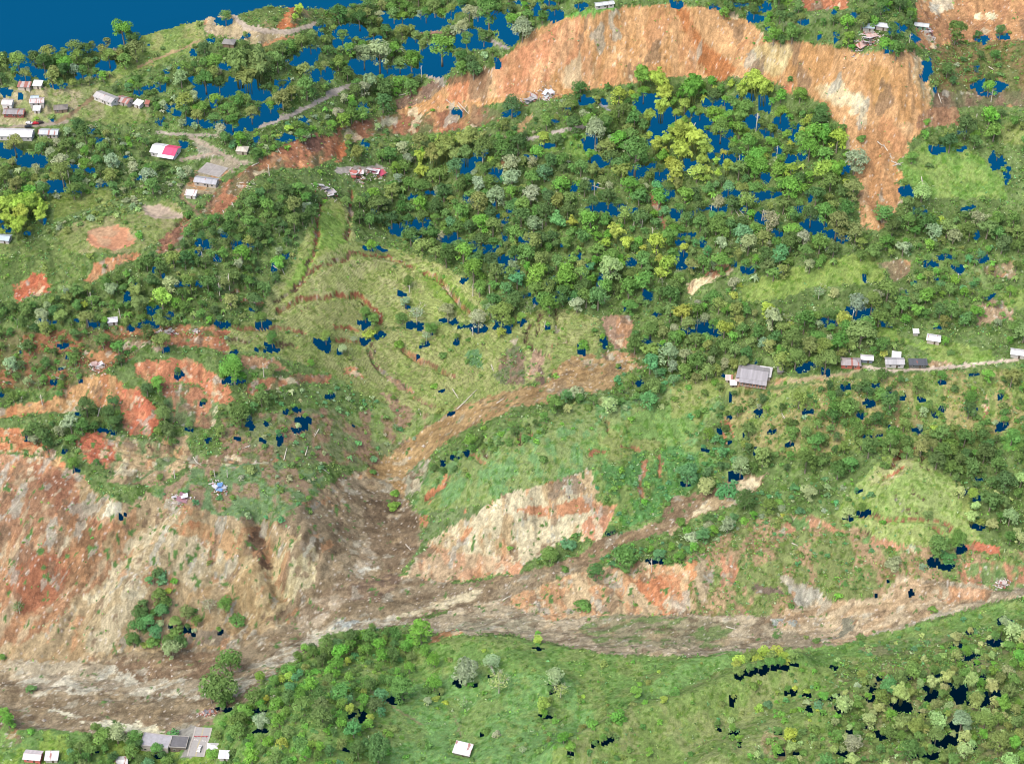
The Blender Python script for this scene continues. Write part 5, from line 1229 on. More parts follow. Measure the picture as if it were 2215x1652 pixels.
ruin('10', 140, 1165, 9, 9, -24, [(186,110,100), (226,222,222)], 'collapsed house with a rust red roof left of the twisted white roofs', 2)
ruin('10', 270, 1140, 11, 7, 24, [(236,232,234), (200,80,110)], 'twisted white and pink roofs beside the broken grey slab', 3)
ruin('10', 1290, 655, 17, 6, 16, [(206,206,204), (190,190,188)], 'flattened pale roofs at the foot of the great orange cliff', 4)
ruin('10', 1390, 640, 7, 6, -10, [(226,230,232), (206,216,222)], 'heap of white roof sheets at the right end of the flattened roofs', 5)
ruin('20', 1275, 275, 13, 9, 0, [(236,234,236), (220,190,180)], 'shattered white house scattered on the brink of the orange cliff', 6, 40)
ruin('20', 1680, 205, 6, 4, 10, [(216,220,220)], 'broken pale shed in front of the green walled house top right', 7)
ruin('01', 630, 755, 8, 5, 0, [(216,212,214), (196,170,160)], 'heap of grey white boards above the yellow orange scar', 8)
ruin('01', 1180, 1620, 10, 4.5, -6, [(230,230,236), (150,110,120)], 'crushed white roofed house on the green bench above the left cliff', 9)
ruin('01', 1440, 1545, 8, 5, -30, [(104,150,200), (190,196,204)], 'scattered blue and white sheets on the green bench', 10)
ruin('22', 2155, 525, 5, 4, 0, [(216,206,200)], 'small broken pale shed at the right edge of the slide', 11)
ruin('01', 1090, 525, 9, 2.2, 0, [(176,176,172)], 'low row of grey broken walls above the orange scars', 12)
ruin('01', 1282, 523, 3, 1.6, 0, [(176,186,190)], 'tiny grey blue sheet shelter left standing on the terraces', 13, 4)
ruin('02', 1362, 1372, 6.5, 3, 0, [(150,152,158), (140,140,146)], 'grey slab of a buried house where the road meets the mud', 14)

#PLANTS
# ------------------------------------------------------------------ plants
PAL = {'dark': (78, 110, 62), 'mid': (92, 128, 66), 'olive': (112, 134, 74), 'bright': (100, 148, 62), 'grey': (134, 152, 116),
       'pale': (142, 164, 102), 'yellow': (140, 164, 70), 'teal': (88, 138, 88)}
PALW = {'dark': 'dark green', 'mid': 'mid green', 'olive': 'olive green', 'bright': 'bright green', 'grey': 'grey green',
        'pale': 'pale green', 'yellow': 'yellow green', 'teal': 'bluish green'}

def leaf_mat(name, src):
    m, t = mat_new(name)
    if src == 'object':
        oi = t.nodes.new('ShaderNodeObjectInfo'); col = oi.outputs['Color']
    else:
        a = t.nodes.new('ShaderNodeAttribute'); a.attribute_name = 'col'; col = a.outputs['Color']
    ta = t.nodes.new('ShaderNodeAttribute'); ta.attribute_name = 't'
    P = t.nodes.new('ShaderNodeTexCoord').outputs['Object']
    geo = t.nodes.new('ShaderNodeNewGeometry')
    nz = noise_(t, geo.outputs['Position'], .35, 3)
    nf = noise_(t, geo.outputs['Position'], 2.2, 3, .6)
    f = math_(t, 'MULTIPLY_ADD', ta.outputs['Fac'], .7, .65)
    f = math_(t, 'MULTIPLY', f, math_(t, 'MULTIPLY_ADD', nf, .7, .64))
    col = mulcol(t, col, f)
    yl = t.nodes.new('ShaderNodeVectorMath'); yl.operation = 'MULTIPLY'; yl.inputs[1].default_value = (1.06, 1.03, .92)
    t.links.new(col, yl.inputs[0])
    col = mixcol(t, math_(t, 'MULTIPLY', nz, .9), col, yl.outputs[0])
    d = t.nodes.new('ShaderNodeBsdfDiffuse'); tr = t.nodes.new('ShaderNodeBsdfTranslucent')
    t.links.new(col, d.inputs[0]); t.links.new(col, tr.inputs[0])
    mx = t.nodes.new('ShaderNodeMixShader'); mx.inputs[0].default_value = .38
    o = t.nodes.new('ShaderNodeOutputMaterial')
    t.links.new(d.outputs[0], mx.inputs[1]); t.links.new(tr.outputs[0], mx.inputs[2]); t.links.new(mx.outputs[0], o.inputs[0])
    return m
LEAF_O = leaf_mat('leaves', 'object')
LEAF_A = leaf_mat('leaves_mixed', 'attr')
BARK = paint((150, 140, 124), .9, .3, 3.0)
PALEBARK = paint((206, 200, 184), .85, .3, 3.0)
LEAFGAIN = 2.0
def leafcol(c, j=0.0, r=None):
    k = 1.0
    a = np.array(alb(c, LEAFGAIN))
    if r is not None: a = a * (1 + r.uniform(-j, j, 3) * np.array([1, .7, .8])) * (1 + r.uniform(-j, j))
    return tuple(np.clip(a, 0, .9))

def quads_of(c, nrm, size, r, asp=1.5):
    n_ = len(c)
    nrm = nrm + r.normal(0, .38, (n_, 3)); nrm /= np.linalg.norm(nrm, axis=1, keepdims=True) + 1e-9
    h = r.normal(0, 1, (n_, 3)); a = np.cross(nrm, h); a /= np.linalg.norm(a, axis=1, keepdims=True) + 1e-9
    b = np.cross(nrm, a)
    s = (size * r.uniform(.55, 1.25, n_))[:, None]
    a = a * s * asp * .5; b = b * s * .5
    k = r.uniform(.35, 1, (n_, 1))
    v = np.stack([c - a, c + b * k + a * .1, c + a, c - b * k - a * .1], 1)
    v += nrm[:, None, :] * r.uniform(-.15, .15, (n_, 4, 1)) * s[:, None, :]
    return v.reshape(-1, 3)

def crown_broad(seed, nl, nleaf, flat=.62, size=.20, spread=.62):
    r = np.random.default_rng(seed)
    lc, lr = [], []
    for i in range(nl):
        a = i * 2.399 + r.uniform(-.4, .4); rad = spread * math.sqrt((i + .4) / nl) * r.uniform(.85, 1.15)
        zz = 1.25 + flat * .62 * (1 - (rad / .8) ** 2) + r.uniform(-.16, .16)
        lc.append((rad * math.cos(a), rad * math.sin(a), zz)); lr.append(r.uniform(.25, .42))
    for i in range(nl * 2 // 3):
        a = r.uniform(0, 6.28); rad = spread * r.uniform(.5, 1.15)
        lc.append((rad * math.cos(a), rad * math.sin(a), r.uniform(.6, 1.12))); lr.append(r.uniform(.18, .32))
    lc = np.array(lc); lr = np.array(lr)
    w = lr ** 2; w /= w.sum()
    idx = r.choice(len(lr), nleaf, p=w)
    d = r.normal(0, 1, (nleaf, 3)); d[:, 2] = np.abs(d[:, 2]) * 1.0 - .35
    d /= np.linalg.norm(d, axis=1, keepdims=True)
    sh = r.uniform(.72, 1.06, (nleaf, 1))
    c = lc[idx] + d * lr[idx][:, None] * sh * np.array([1, 1, .85])
    v = quads_of(c, d + np.array([0, 0, .65]), size, r)
    t_ = np.repeat(np.clip(r.random(nleaf) * .6 + .4 * (np.random.default_rng(seed + 5).random(len(lr))[idx]), 0, 1), 4)
    return v, t_

def crown_plume(seed, npl, nleaf, size=.17, droop=.75):
    r = np.random.default_rng(seed)
    per = nleaf // npl; V_, T_ = [], []
    for i in range(npl):
        a = i * 2.399 + r.uniform(-.3, .3); reach = r.uniform(.45, 1.0) * math.sqrt((i + .8) / npl); top = r.uniform(1.5, 2.3) - reach * .35
        s = r.uniform(.25, 1, per) ** .8
        x = reach * s ** 1.6; z = top * (1 - (1 - s) ** 1.7) - droop * np.clip(s - .62, 0, 1) ** 1.3 * 2.0 * reach
        wd = .20 * np.sin(np.clip((s - .2) / .82, 0, 1) * math.pi) ** .7 + .03
        c = np.stack([x * math.cos(a), x * math.sin(a), z], 1)
        d = r.normal(0, 1, (per, 3)); d[:, 2] = np.abs(d[:, 2]) * .8; d /= np.linalg.norm(d, axis=1, keepdims=True)
        c = c + d * wd[:, None]
        V_.append(quads_of(c, d + np.array([math.cos(a) * .3, math.sin(a) * .3, .5]), size, r, 2.0))
        T_.append(np.repeat(np.clip(r.random(per) * .6 + r.random() * .4, 0, 1), 4))
    return np.concatenate(V_), np.concatenate(T_)

def crown_palm(seed, nf=10, z0=1.1, ln=1.0, w=.2):
    r = np.random.default_rng(seed); V_, Q, T_ = [], [], []
    nb_ = 0
    for i in range(nf):
        a = i * 2.399 + r.uniform(-.3, .3); up = r.uniform(.3, 1.0); L_ = ln * r.uniform(.75, 1.1)
        d = np.array([math.cos(a), math.sin(a), 0]); side = np.array([-d[1], d[0], 0])
        ring = []
        for k in range(5):
            s = k / 4; p = d * L_ * (s * (1.1 - .25 * up)) + np.array([0, 0, z0 + up * s * .9 - 1.15 * s * s * (1.1 - up * .4)])
            wd = w * math.sin(math.pi * min(s * .9 + .12, 1)) + .01
            ring += [p - side * wd - np.array([0, 0, wd * .3]), p + np.array([0, 0, .02]), p + side * wd - np.array([0, 0, wd * .3])]
        V_ += ring
        for k in range(4):
            b = nb_ + 3 * k; Q += [(b, b + 1, b + 4, b + 3), (b + 1, b + 2, b + 5, b + 4)]
        T_ += [r.random()] * 15; nb_ += 15
    return np.array(V_), np.array(T_), np.array(Q)

def trunk_mb(seed, h=1.35, rad=.055, limbs=4, spread=.55):
    r = random.Random(seed); b = MB()
    lx, ly = r.uniform(-.08, .08), r.uniform(-.08, .08)
    b.tube([(0, 0, -.5), (0, 0, 0), (lx * .5, ly * .5, h * .5), (lx, ly, h)], [rad * 1.5, rad * 1.25, rad, rad * .6], 6)
    for i in range(limbs):
        a = i * 2.4 + r.uniform(-.5, .5); z0 = h * r.uniform(.45, .75)
        q = (spread * math.cos(a), spread * math.sin(a), z0 + r.uniform(.35, .6))
        b.tube([(lx * z0, ly * z0, z0), (q[0] * .5, q[1] * .5, z0 + .2), q], [rad * .55, rad * .4, rad * .15], 5)
    return b

def bare_mb(seed, n1_=7):
    r = random.Random(seed); b = MB()
    b.tube([(0, 0, -.4), (0, 0, 0), (r.uniform(-.1, .1), 0, .9), (r.uniform(-.2, .2), r.uniform(-.1, .1), 1.9)], [.07, .055, .035, .015], 6)
    for i in range(n1_):
        a = i * 2.4 + r.uniform(-.4, .4); z0 = r.uniform(.6, 1.3); L_ = r.uniform(.5, .95)
        q1 = Vector((math.cos(a) * L_ * .5, math.sin(a) * L_ * .5, z0 + .3)); q2 = Vector((math.cos(a) * L_, math.sin(a) * L_, z0 + .75))
        b.tube([(0, 0, z0), q1, q2], [.028, .02, .008], 5)
        for k in range(3):
            s = r.uniform(.3, .9); p = q1.lerp(q2, s); a2 = a + r.uniform(-1.2, 1.2)
            b.tube([p, p + Vector((math.cos(a2) * .3, math.sin(a2) * .3, r.uniform(.1, .3)))], [.012, .006], 4)
    return b

def mesh_of(mb, name, mats, smooth=True):
    me = bpy.data.meshes.new(name); me.from_pydata([tuple(v) for v in mb.v], [], mb.f)
    for m in (mats if isinstance(mats, list) else [mats]): me.materials.append(m)
    me.polygons.foreach_set('use_smooth', [smooth] * len(mb.f)); me.update(); return me
def qm(v): return np.arange(len(v)).reshape(-1, 4)
PROTO = {'broad': [], 'round': [], 'plume': [], 'palm': [], 'shrub': [], 'bare': []}
LOW = {}
def crown_mesh(nm, v, t_, q=None):
    return new_mesh(nm, v, qm(v) if q is None else q, LEAF_O, {'t': t_}, smooth=False)
for s in range(8):
    v, t_ = crown_broad(100 + s, 9 + s % 5, 1400, .75 if s % 3 else .5, .122, .6 if s % 2 else .68)
    PROTO['broad'].append((crown_mesh('crown', v, t_), mesh_of(trunk_mb(s), 'trunk', BARK)))
for s in range(3):
    v, t_ = crown_broad(200 + s, 6, 650, .8, .17, .45)
    v = v * np.array([1.2, 1.2, 1.0]) - np.array([0, 0, .15])
    PROTO['round'].append((crown_mesh('crown', v, t_), mesh_of(trunk_mb(20 + s, 1.1, .05, 3, .4), 'trunk', BARK)))
for s in range(5):
    v, t_ = crown_plume(300 + s, 17, 1500, .145)
    b = MB(); r_ = random.Random(s)
    for k in range(9):
        a = r_.uniform(0, 6.28); d_ = r_.uniform(.05, .2)
        b.tube([(d_ * math.cos(a), d_ * math.sin(a), -.3), (d_ * 1.3 * math.cos(a), d_ * 1.3 * math.sin(a), .7), (d_ * 2.6 * math.cos(a), d_ * 2.6 * math.sin(a), 1.5)], [.022, .018, .008], 5)
    PROTO['plume'].append((crown_mesh('culm_leaves', v, t_), mesh_of(b, 'culms', paint((150, 160, 90), .7))))
for s in range(4):
    v, t_, q = crown_palm(400 + s)
    b = MB(); b.tube([(0, 0, -.3), (0, 0, 0), (.03, 0, .6), (0, .03, 1.12)], [.11, .1, .08, .06], 6)
    PROTO['palm'].append((crown_mesh('fronds', v, t_, q), mesh_of(b, 'trunk', BARK)))
for s in range(4):
    v, t_ = crown_broad(500 + s, 6, 420, .5, .22, .6)
    v = v * np.array([1, 1, .75]) - np.array([0, 0, .62])
    PROTO['shrub'].append((crown_mesh('leaves', v, t_), mesh_of(trunk_mb(40 + s, .5, .05, 3, .35), 'stem', BARK)))
for s in range(4):
    r_ = np.random.default_rng(600 + s)
    c = r_.normal(0, 1, (300, 3)); c /= np.linalg.norm(c, axis=1, keepdims=True); c[:, 2] = np.abs(c[:, 2])
    c = c * np.array([.85, .85, .6]) * r_.uniform(.6, 1.05, (300, 1)) + np.array([0, 0, 1.15])
    v = quads_of(c, c - np.array([0, 0, 1.]), .13, r_)
    PROTO['bare'].append((crown_mesh('sparse_leaves', v, np.repeat(r_.random(300), 4)), mesh_of(bare_mb(s), 'branches', PALEBARK)))
for k_, (nl, nf, fl_, sz) in {'broad': (10, 620, .7, .18), 'round': (6, 330, .8, .22), 'shrub': (5, 130, .5, .34)}.items():
    LOW[k_] = []
    for s in range(5):
        v, t_ = crown_broad(700 + s, nl, nf, fl_, sz, .6)
        if k_ == 'shrub': v = v * np.array([1, 1, .75]) - np.array([0, 0, .62])
        LOW[k_].append((v, t_, None))
LOW['plume'] = [crown_plume(800 + s, 14, 480, .23) + (None,) for s in range(4)]
LOW['palm'] = [crown_palm(820 + s, 8) for s in range(4)]
LOW['bare'] = LOW['shrub']

# woodland outlines: tile, outline, density, palette weights, kind weights, size factor
FR = []
def fr(tile, pts, dens, pal, kinds=None, sz=1.0): FR.append((tile, pts, dens, pal, kinds or {'broad': 8, 'plume': .5, 'palm': 1, 'bare': .3}, sz))
D_ = {'dark': 5, 'mid': 5, 'olive': 2, 'bright': 1, 'grey': 1.3, 'teal': .8}
BR = {'dark': 2, 'mid': 4, 'olive': 2, 'bright': 3, 'grey': .7, 'yellow': .7}
fr('F', [(0,0),(2215,0),(2215,1652),(0,1652)], .035, {'mid': 3, 'olive': 2, 'bright': 1}, {'shrub': 6, 'palm': .5}, .8)
fr('00', [(0,345),(200,310),(550,270),(720,240),(800,200),(880,200),(920,300),(830,420),(690,500),(500,560),(280,540),(130,530),(0,560)], .95, {'dark': 3, 'mid': 2, 'olive': 4, 'bright': 1, 'grey': 1.3})
fr('00', [(1250,330),(1450,250),(1650,280),(1900,250),(2100,130),(2203,120),(2203,560),(2000,600),(1900,700),(1700,800),(1450,860),(1250,830),(1000,700),(1000,640),(850,600),(750,540),(1100,480),(1250,420)], .85, {'dark': 2, 'mid': 3, 'olive': 4, 'grey': 1.5, 'bright': .7})
fr('00', [(700,480),(1150,420),(1250,480),(1250,620),(1000,640),(760,600)], .45, D_, {'broad': 3, 'shrub': 5})
fr('10', [(0,60),(220,0),(1500,0),(1480,60),(1400,130),(1250,230),(1150,290),(950,440),(700,490),(600,480),(470,600),(300,680),(160,770),(0,820),(0,640),(130,560),(0,520)], .9, {'dark': 2, 'mid': 4, 'olive': 3, 'bright': 1.5, 'grey': 1.2})
fr('00', [(200,780),(450,780),(560,800),(900,850),(1030,900),(1000,1000),(1100,1060),(1270,1110),(1200,1180),(1000,1250),(700,1240),(300,1270),(0,1260),(0,930),(250,920)], .9, {'dark': 2, 'mid': 4, 'olive': 2, 'grey': 3, 'bright': .5}, {'broad': 5, 'shrub': 4, 'palm': 3}, .85)
fr('00', [(330,1450),(600,1350),(900,1230),(1150,1160),(1230,1120),(1200,1200),(950,1320),(700,1400),(450,1480),(330,1520)], .9, {'grey': 3, 'olive': 3, 'pale': 1}, {'shrub': 9, 'palm': 1}, .8)
fr('00', [(0,1300),(260,1280),(320,1340),(270,1420),(200,1520),(0,1530)], .9, {'yellow': 8, 'bright': 1}, {'plume': 8, 'broad': 2}, 1.1)
fr('00', [(1900,750),(2203,650),(2203,870),(1980,890),(1700,1040),(1640,1000),(1400,900),(1400,870),(1700,840)], .85, {'bright': 3, 'mid': 4, 'grey': 2, 'teal': 1}, {'shrub': 7, 'broad': 2, 'palm': 1}, .8)
fr('F', [(860,250),(1000,215),(1200,230),(1260,175),(1340,165),(1500,165),(1660,165),(1720,190),(1800,240),(1830,330),(1880,350),(1860,400),(1855,480),(1900,540),(1700,590),(1590,600),(1480,640),(1370,660),(1200,660),(1060,700),(1040,640),(1000,580),(860,500),(760,470),(740,430),(830,405),(880,350),(700,330),(740,290)], .97, D_)
fr('F', [(860,250),(1000,215),(1200,230),(1230,290),(1050,300),(880,330),(760,310)], .62, {'dark': 2, 'mid': 4, 'olive': 2, 'grey': 3, 'bright': 1}, {'shrub': 6, 'broad': 4, 'palm': 2}, .75)
fr('F', [(1260,175),(1340,165),(1500,165),(1660,165),(1720,190),(1800,240),(1830,330),(1880,350),(1860,400),(1700,420),(1600,380),(1500,330),(1400,230)], .95, {'bright': 5, 'mid': 3, 'dark': 1, 'yellow': 2.5}, {'broad': 7, 'plume': 2, 'palm': 1})
fr('F', [(1400,230),(1500,240),(1580,300),(1580,380),(1480,400),(1400,330)], .95, {'yellow': 6, 'bright': 2}, {'plume': 7, 'broad': 3}, 1.15)
fr('F', [(1200,300),(1330,260),(1420,330),(1400,420),(1260,400)], .95, {'mid': 4, 'grey': 2, 'olive': 2, 'bright': 1})
fr('F', [(900,290),(1050,280),(1080,350),(900,370)], .95, {'yellow': 3, 'olive': 3, 'bright': 2}, {'plume': 6, 'broad': 4})
fr('F', [(1180,480),(1480,470),(1500,560),(1380,620),(1240,560)], .9, {'yellow': 1.5, 'bright': 2, 'mid': 4}, {'plume': 4, 'broad': 5, 'palm': 1})
fr('F', [(560,400),(680,390),(700,430),(650,520),(600,600),(560,660),(430,690),(300,720),(0,720),(0,660),(180,620),(350,520),(420,480),(480,440)], .95, {'dark': 4, 'mid': 4, 'olive': 2, 'grey': 1, 'bright': .7}, {'broad': 7, 'palm': 2, 'plume': 2, 'bare': .5}, .85)
fr('F', [(150,640),(320,620),(420,640),(400,700),(200,700)], .95, {'mid': 4, 'olive': 3, 'yellow': 1, 'bright': 1}, {'plume': 6, 'palm': 3, 'broad': 2})
fr('F', [(1370,700),(1600,600),(1640,640),(1850,600),(1900,560),(1900,500),(1960,400),(1950,320),(2080,220),(2215,260),(2215,370),(2130,300),(2000,330),(1970,420),(2100,440),(2215,440),(2215,720),(2080,730),(2000,710),(1900,770),(1830,780),(1680,790),(1560,830),(1500,830),(1340,860),(1310,850),(1400,790),(1370,760)], .93, {'dark': 2, 'mid': 4, 'olive': 4, 'grey': 1.3, 'bright': 1, 'yellow': .4})
fr('F', [(1585,650),(1620,605),(1780,575),(1900,540),(1970,555),(1900,630),(1850,655),(1700,675)], .03, {'mid': 1}, {'shrub': 1}, .6)
fr('F', [(1955,345),(2080,300),(2200,390),(2215,460),(2000,465),(1950,410)], .05, {'mid': 1}, {'shrub': 1}, .6)
fr('F', [(1470,650),(1480,610),(1540,575),(1600,570),(1600,600),(1530,640)], .0, {'mid': 1})
fr('F', [(1900,700),(2010,690),(2215,740),(2215,790),(1950,800),(1980,750)], .12, {'mid': 1, 'bright': 1}, {'shrub': 3, 'broad': 1}, .7)
fr('F', [(1960,520),(2150,520),(2215,560),(2215,700),(2080,680),(1960,600)], .8, {'mid': 4, 'teal': 1, 'bright': 2, 'olive': 2}, {'palm': 5, 'broad': 4, 'shrub': 4}, .8)
fr('21', [(450,240),(560,175),(900,90),(1180,10),(1340,20),(1400,150),(1300,200),(900,230),(700,300),(460,320)], .0, {'mid': 1})
fr('20', [(20,0),(800,0),(850,100),(1200,60),(1400,0),(1580,50),(1600,150),(1780,230),(1750,330),(1600,320),(1440,340),(1180,300),(1040,270),(820,250),(640,270),(540,150),(380,90),(150,20)], .85, {'dark': 3, 'mid': 5, 'bright': 2, 'olive': 1}, {'broad': 7, 'shrub': 3, 'bare': .6}, .85)
fr('20', [(1780,330),(2203,300),(2203,560),(1750,560)], .3, {'dark': 3, 'mid': 4, 'grey': 1}, {'broad': 3, 'shrub': 6}, .8)
fr('20', [(1850,680),(2260,680),(2260,820),(2100,900),(1900,930),(1620,960),(1600,860),(1800,800)], .85, {'mid': 4, 'dark': 2, 'bright': 1.5, 'olive': 2})
fr('F', [(1580,850),(1800,830),(1900,810),(2215,790),(2215,1160),(2080,1050),(2060,1020),(2000,970),(1900,980),(1830,1010),(1650,1000),(1600,1040),(1540,1050),(1480,1030),(1500,960),(1540,870)], .38, {'dark': 2, 'mid': 5, 'olive': 2, 'bright': 1, 'grey': .7}, {'broad': 5, 'shrub': 6}, .85)
fr('F', [(1790,820),(1930,800),(1930,900),(1880,960),(1780,950),(1770,860)], .85, {'dark': 4, 'mid': 4}, {'broad': 8, 'shrub': 2}, .9)
fr('F', [(1640,960),(1840,930),(2000,930),(2215,900),(2215,1080),(2090,1050),(2000,975),(1900,980),(1830,1010),(1650,1010)], .85, {'dark': 3, 'mid': 4, 'olive': 3}, {'broad': 8, 'shrub': 2}, .9)
fr('F', [(1480,1170),(1600,1060),(1750,1020),(1900,1050),(1850,1100),(1700,1110),(1600,1150),(1450,1210),(1300,1235),(1290,1190),(1400,1160)], .77, {'teal': 5, 'bright': 2, 'mid': 2, 'grey': 2}, {'shrub': 8, 'broad': 2}, .85)
fr('F', [(1480,880),(1560,880),(1600,960),(1600,1040),(1480,1030),(1500,960)], .8, {'teal': 4, 'mid': 3, 'dark': 2}, {'shrub': 6, 'broad': 4}, .9)
fr('F', [(1290,1010),(1500,960),(1540,1000),(1440,1110),(1330,1150),(1290,1110)], .4, {'teal': 4, 'bright': 2, 'mid': 3}, {'shrub': 9}, .7)
fr('F', [(2060,1060),(2215,1010),(2215,1180),(2080,1150)], .7, {'pale': 5, 'olive': 2, 'mid': 2})
fr('F', [(0,720),(300,730),(250,780),(180,830),(130,870),(0,885)], .6, {'dark': 3, 'mid': 5, 'grey': 1}, {'broad': 5, 'shrub': 5, 'bare': 1}, .75)
fr('01', [(130,1150),(200,1010),(330,980),(620,960),(640,1080),(640,1160),(500,1240),(420,1320),(280,1300),(130,1200)], .85, {'dark': 5, 'mid': 3, 'grey': 1}, {'broad': 8, 'palm': 1, 'bare': .6}, .85)
fr('01', [(680,920),(790,920),(790,1130),(680,1150)], .8, {'dark': 5, 'mid': 4}, {'broad': 9}, .85)
fr('01', [(960,820),(1100,800),(1180,900),(1150,1250),(1000,1240),(1000,1060),(1050,960),(950,930)], .8, {'dark': 4, 'mid': 4, 'bright': 1}, {'broad': 8, 'shrub': 2}, .85)
fr('01', [(1150,880),(1280,860),(1420,960),(1360,1000),(1200,1000)], .6, {'dark': 5, 'mid': 3}, {'broad': 8}, .8)
fr('01', [(1460,980),(1900,860),(2160,860),(2180,960),(2100,1080),(1950,1250),(1700,1320),(1450,1300),(1400,1150)], .97, {'dark': 4, 'mid': 4, 'teal': 1.5, 'olive': 1}, {'broad': 7, 'shrub': 4}, .9)
fr('F', [(440,690),(600,690),(600,740),(430,745)], .5, {'dark': 3, 'grey': 2, 'mid': 3}, {'broad': 5, 'shrub': 4, 'bare': 1}, .75)
fr('F', [(600,840),(760,820),(900,900),(940,950),(830,990),(700,1000),(560,1000),(480,960)], .42, {'teal': 3, 'mid': 4, 'grey': 2}, {'shrub': 9, 'palm': 1, 'bare': 1}, .75)
fr('F', [(340,1070),(430,1015),(600,1000),(690,1030),(690,1060),(600,1120),(480,1110)], .6, {'teal': 3, 'grey': 3, 'mid': 3}, {'shrub': 9}, .75)
fr('F', [(935,995),(1050,925),(1190,895),(1185,930),(1080,965),(950,1015)], .95, {'mid': 4, 'bright': 1, 'dark': 2}, {'shrub': 8, 'broad': 2}, .85)
fr('F', [(1200,850),(1420,840),(1500,830),(1460,870),(1300,880),(1200,880)], .85, {'mid': 4, 'teal': 2, 'pale': 1}, {'shrub': 7, 'broad': 3}, .9)
fr('F', [(1320,760),(1420,780),(1500,820),(1400,860),(1330,840)], .75, {'teal': 3, 'mid': 4, 'dark': 1}, {'shrub': 4, 'broad': 6}, .85)
fr('F', [(275,1330),(325,1245),(375,1240),(380,1300),(440,1310),(430,1370),(380,1395),(290,1400)], .97, {'teal': 3, 'dark': 3, 'mid': 3, 'grey': 1.5}, {'broad': 7, 'shrub': 3}, .8)
fr('F', [(430,1300),(490,1290),(530,1330),(500,1360),(440,1350)], .6, {'olive': 3, 'mid': 3, 'grey': 2}, {'broad': 5, 'shrub': 3, 'bare': 1}, .8)
fr('F', [(480,1500),(560,1480),(650,1410),(780,1385),(870,1380),(900,1410),(880,1470),(830,1520),(860,1570),(780,1652),(440,1652),(470,1560)], .66, {'mid': 4, 'bright': 5, 'dark': 2, 'teal': 1.5, 'olive': 1, 'yellow': .5}, {'broad': 6, 'shrub': 8}, .8)
fr('F', [(640,1400),(700,1372),(790,1365),(880,1360),(930,1385),(880,1410),(780,1400),(660,1440)], .95, {'mid': 4, 'bright': 4, 'dark': 2}, {'broad': 7, 'shrub': 4}, .85)
fr('F', [(190,1585),(290,1580),(400,1610),(400,1652),(100,1652),(140,1600)], .9, {'dark': 2, 'mid': 5, 'teal': 1, 'olive': 1}, {'broad': 9}, .85)
fr('F', [(1800,1500),(1950,1430),(2130,1350),(2215,1300),(2215,1652),(1560,1652),(1650,1590),(1750,1560)], .52, {'mid': 4, 'pale': 3, 'olive': 3, 'bright': 1}, {'broad': 5, 'shrub': 7}, .8)
fr('F', [(1820,1470),(2215,1330),(2215,1652),(1760,1652),(1800,1560)], .78, {'pale': 3, 'olive': 3, 'mid': 4, 'bright': 1.5}, {'broad': 5, 'plume': 2.5, 'shrub': 5}, .72)
fr('F', [(1640,1440),(1800,1420),(1800,1500),(1700,1560),(1600,1520)], .3, {'teal': 2, 'mid': 4, 'bright': 2, 'yellow': .5}, {'shrub': 9}, .8)
fr('F', [(1100,1560),(1350,1500),(1450,1540),(1200,1652),(1100,1652)], .28, {'mid': 4, 'bright': 3, 'olive': 2}, {'shrub': 9}, .7)
fr('F', [(1380,1340),(1500,1330),(1700,1340),(1700,1360),(1400,1370)], .35, {'mid': 4, 'teal': 2}, {'shrub': 9}, .5)
fr('F', [(1480,1200),(1650,1110),(1800,1110),(1900,1130),(2100,1180),(2100,1240),(1900,1240),(1700,1300),(1500,1300)], .32, {'mid': 4, 'teal': 2, 'olive': 2}, {'shrub': 9}, .6)
fr('F', [(2215,1285),(2050,1330),(1900,1365),(1800,1395),(1800,1420),(1950,1400),(2215,1310)], .5, {'mid': 4, 'teal': 2, 'pale': 1}, {'shrub': 9}, .6)
FIX_ = -np.ones((RW, RH), np.int16)
for i, f_ in enumerate(FR):
    s, m = pmask(f_[0], f_[1]); FIX_[s][m] = i

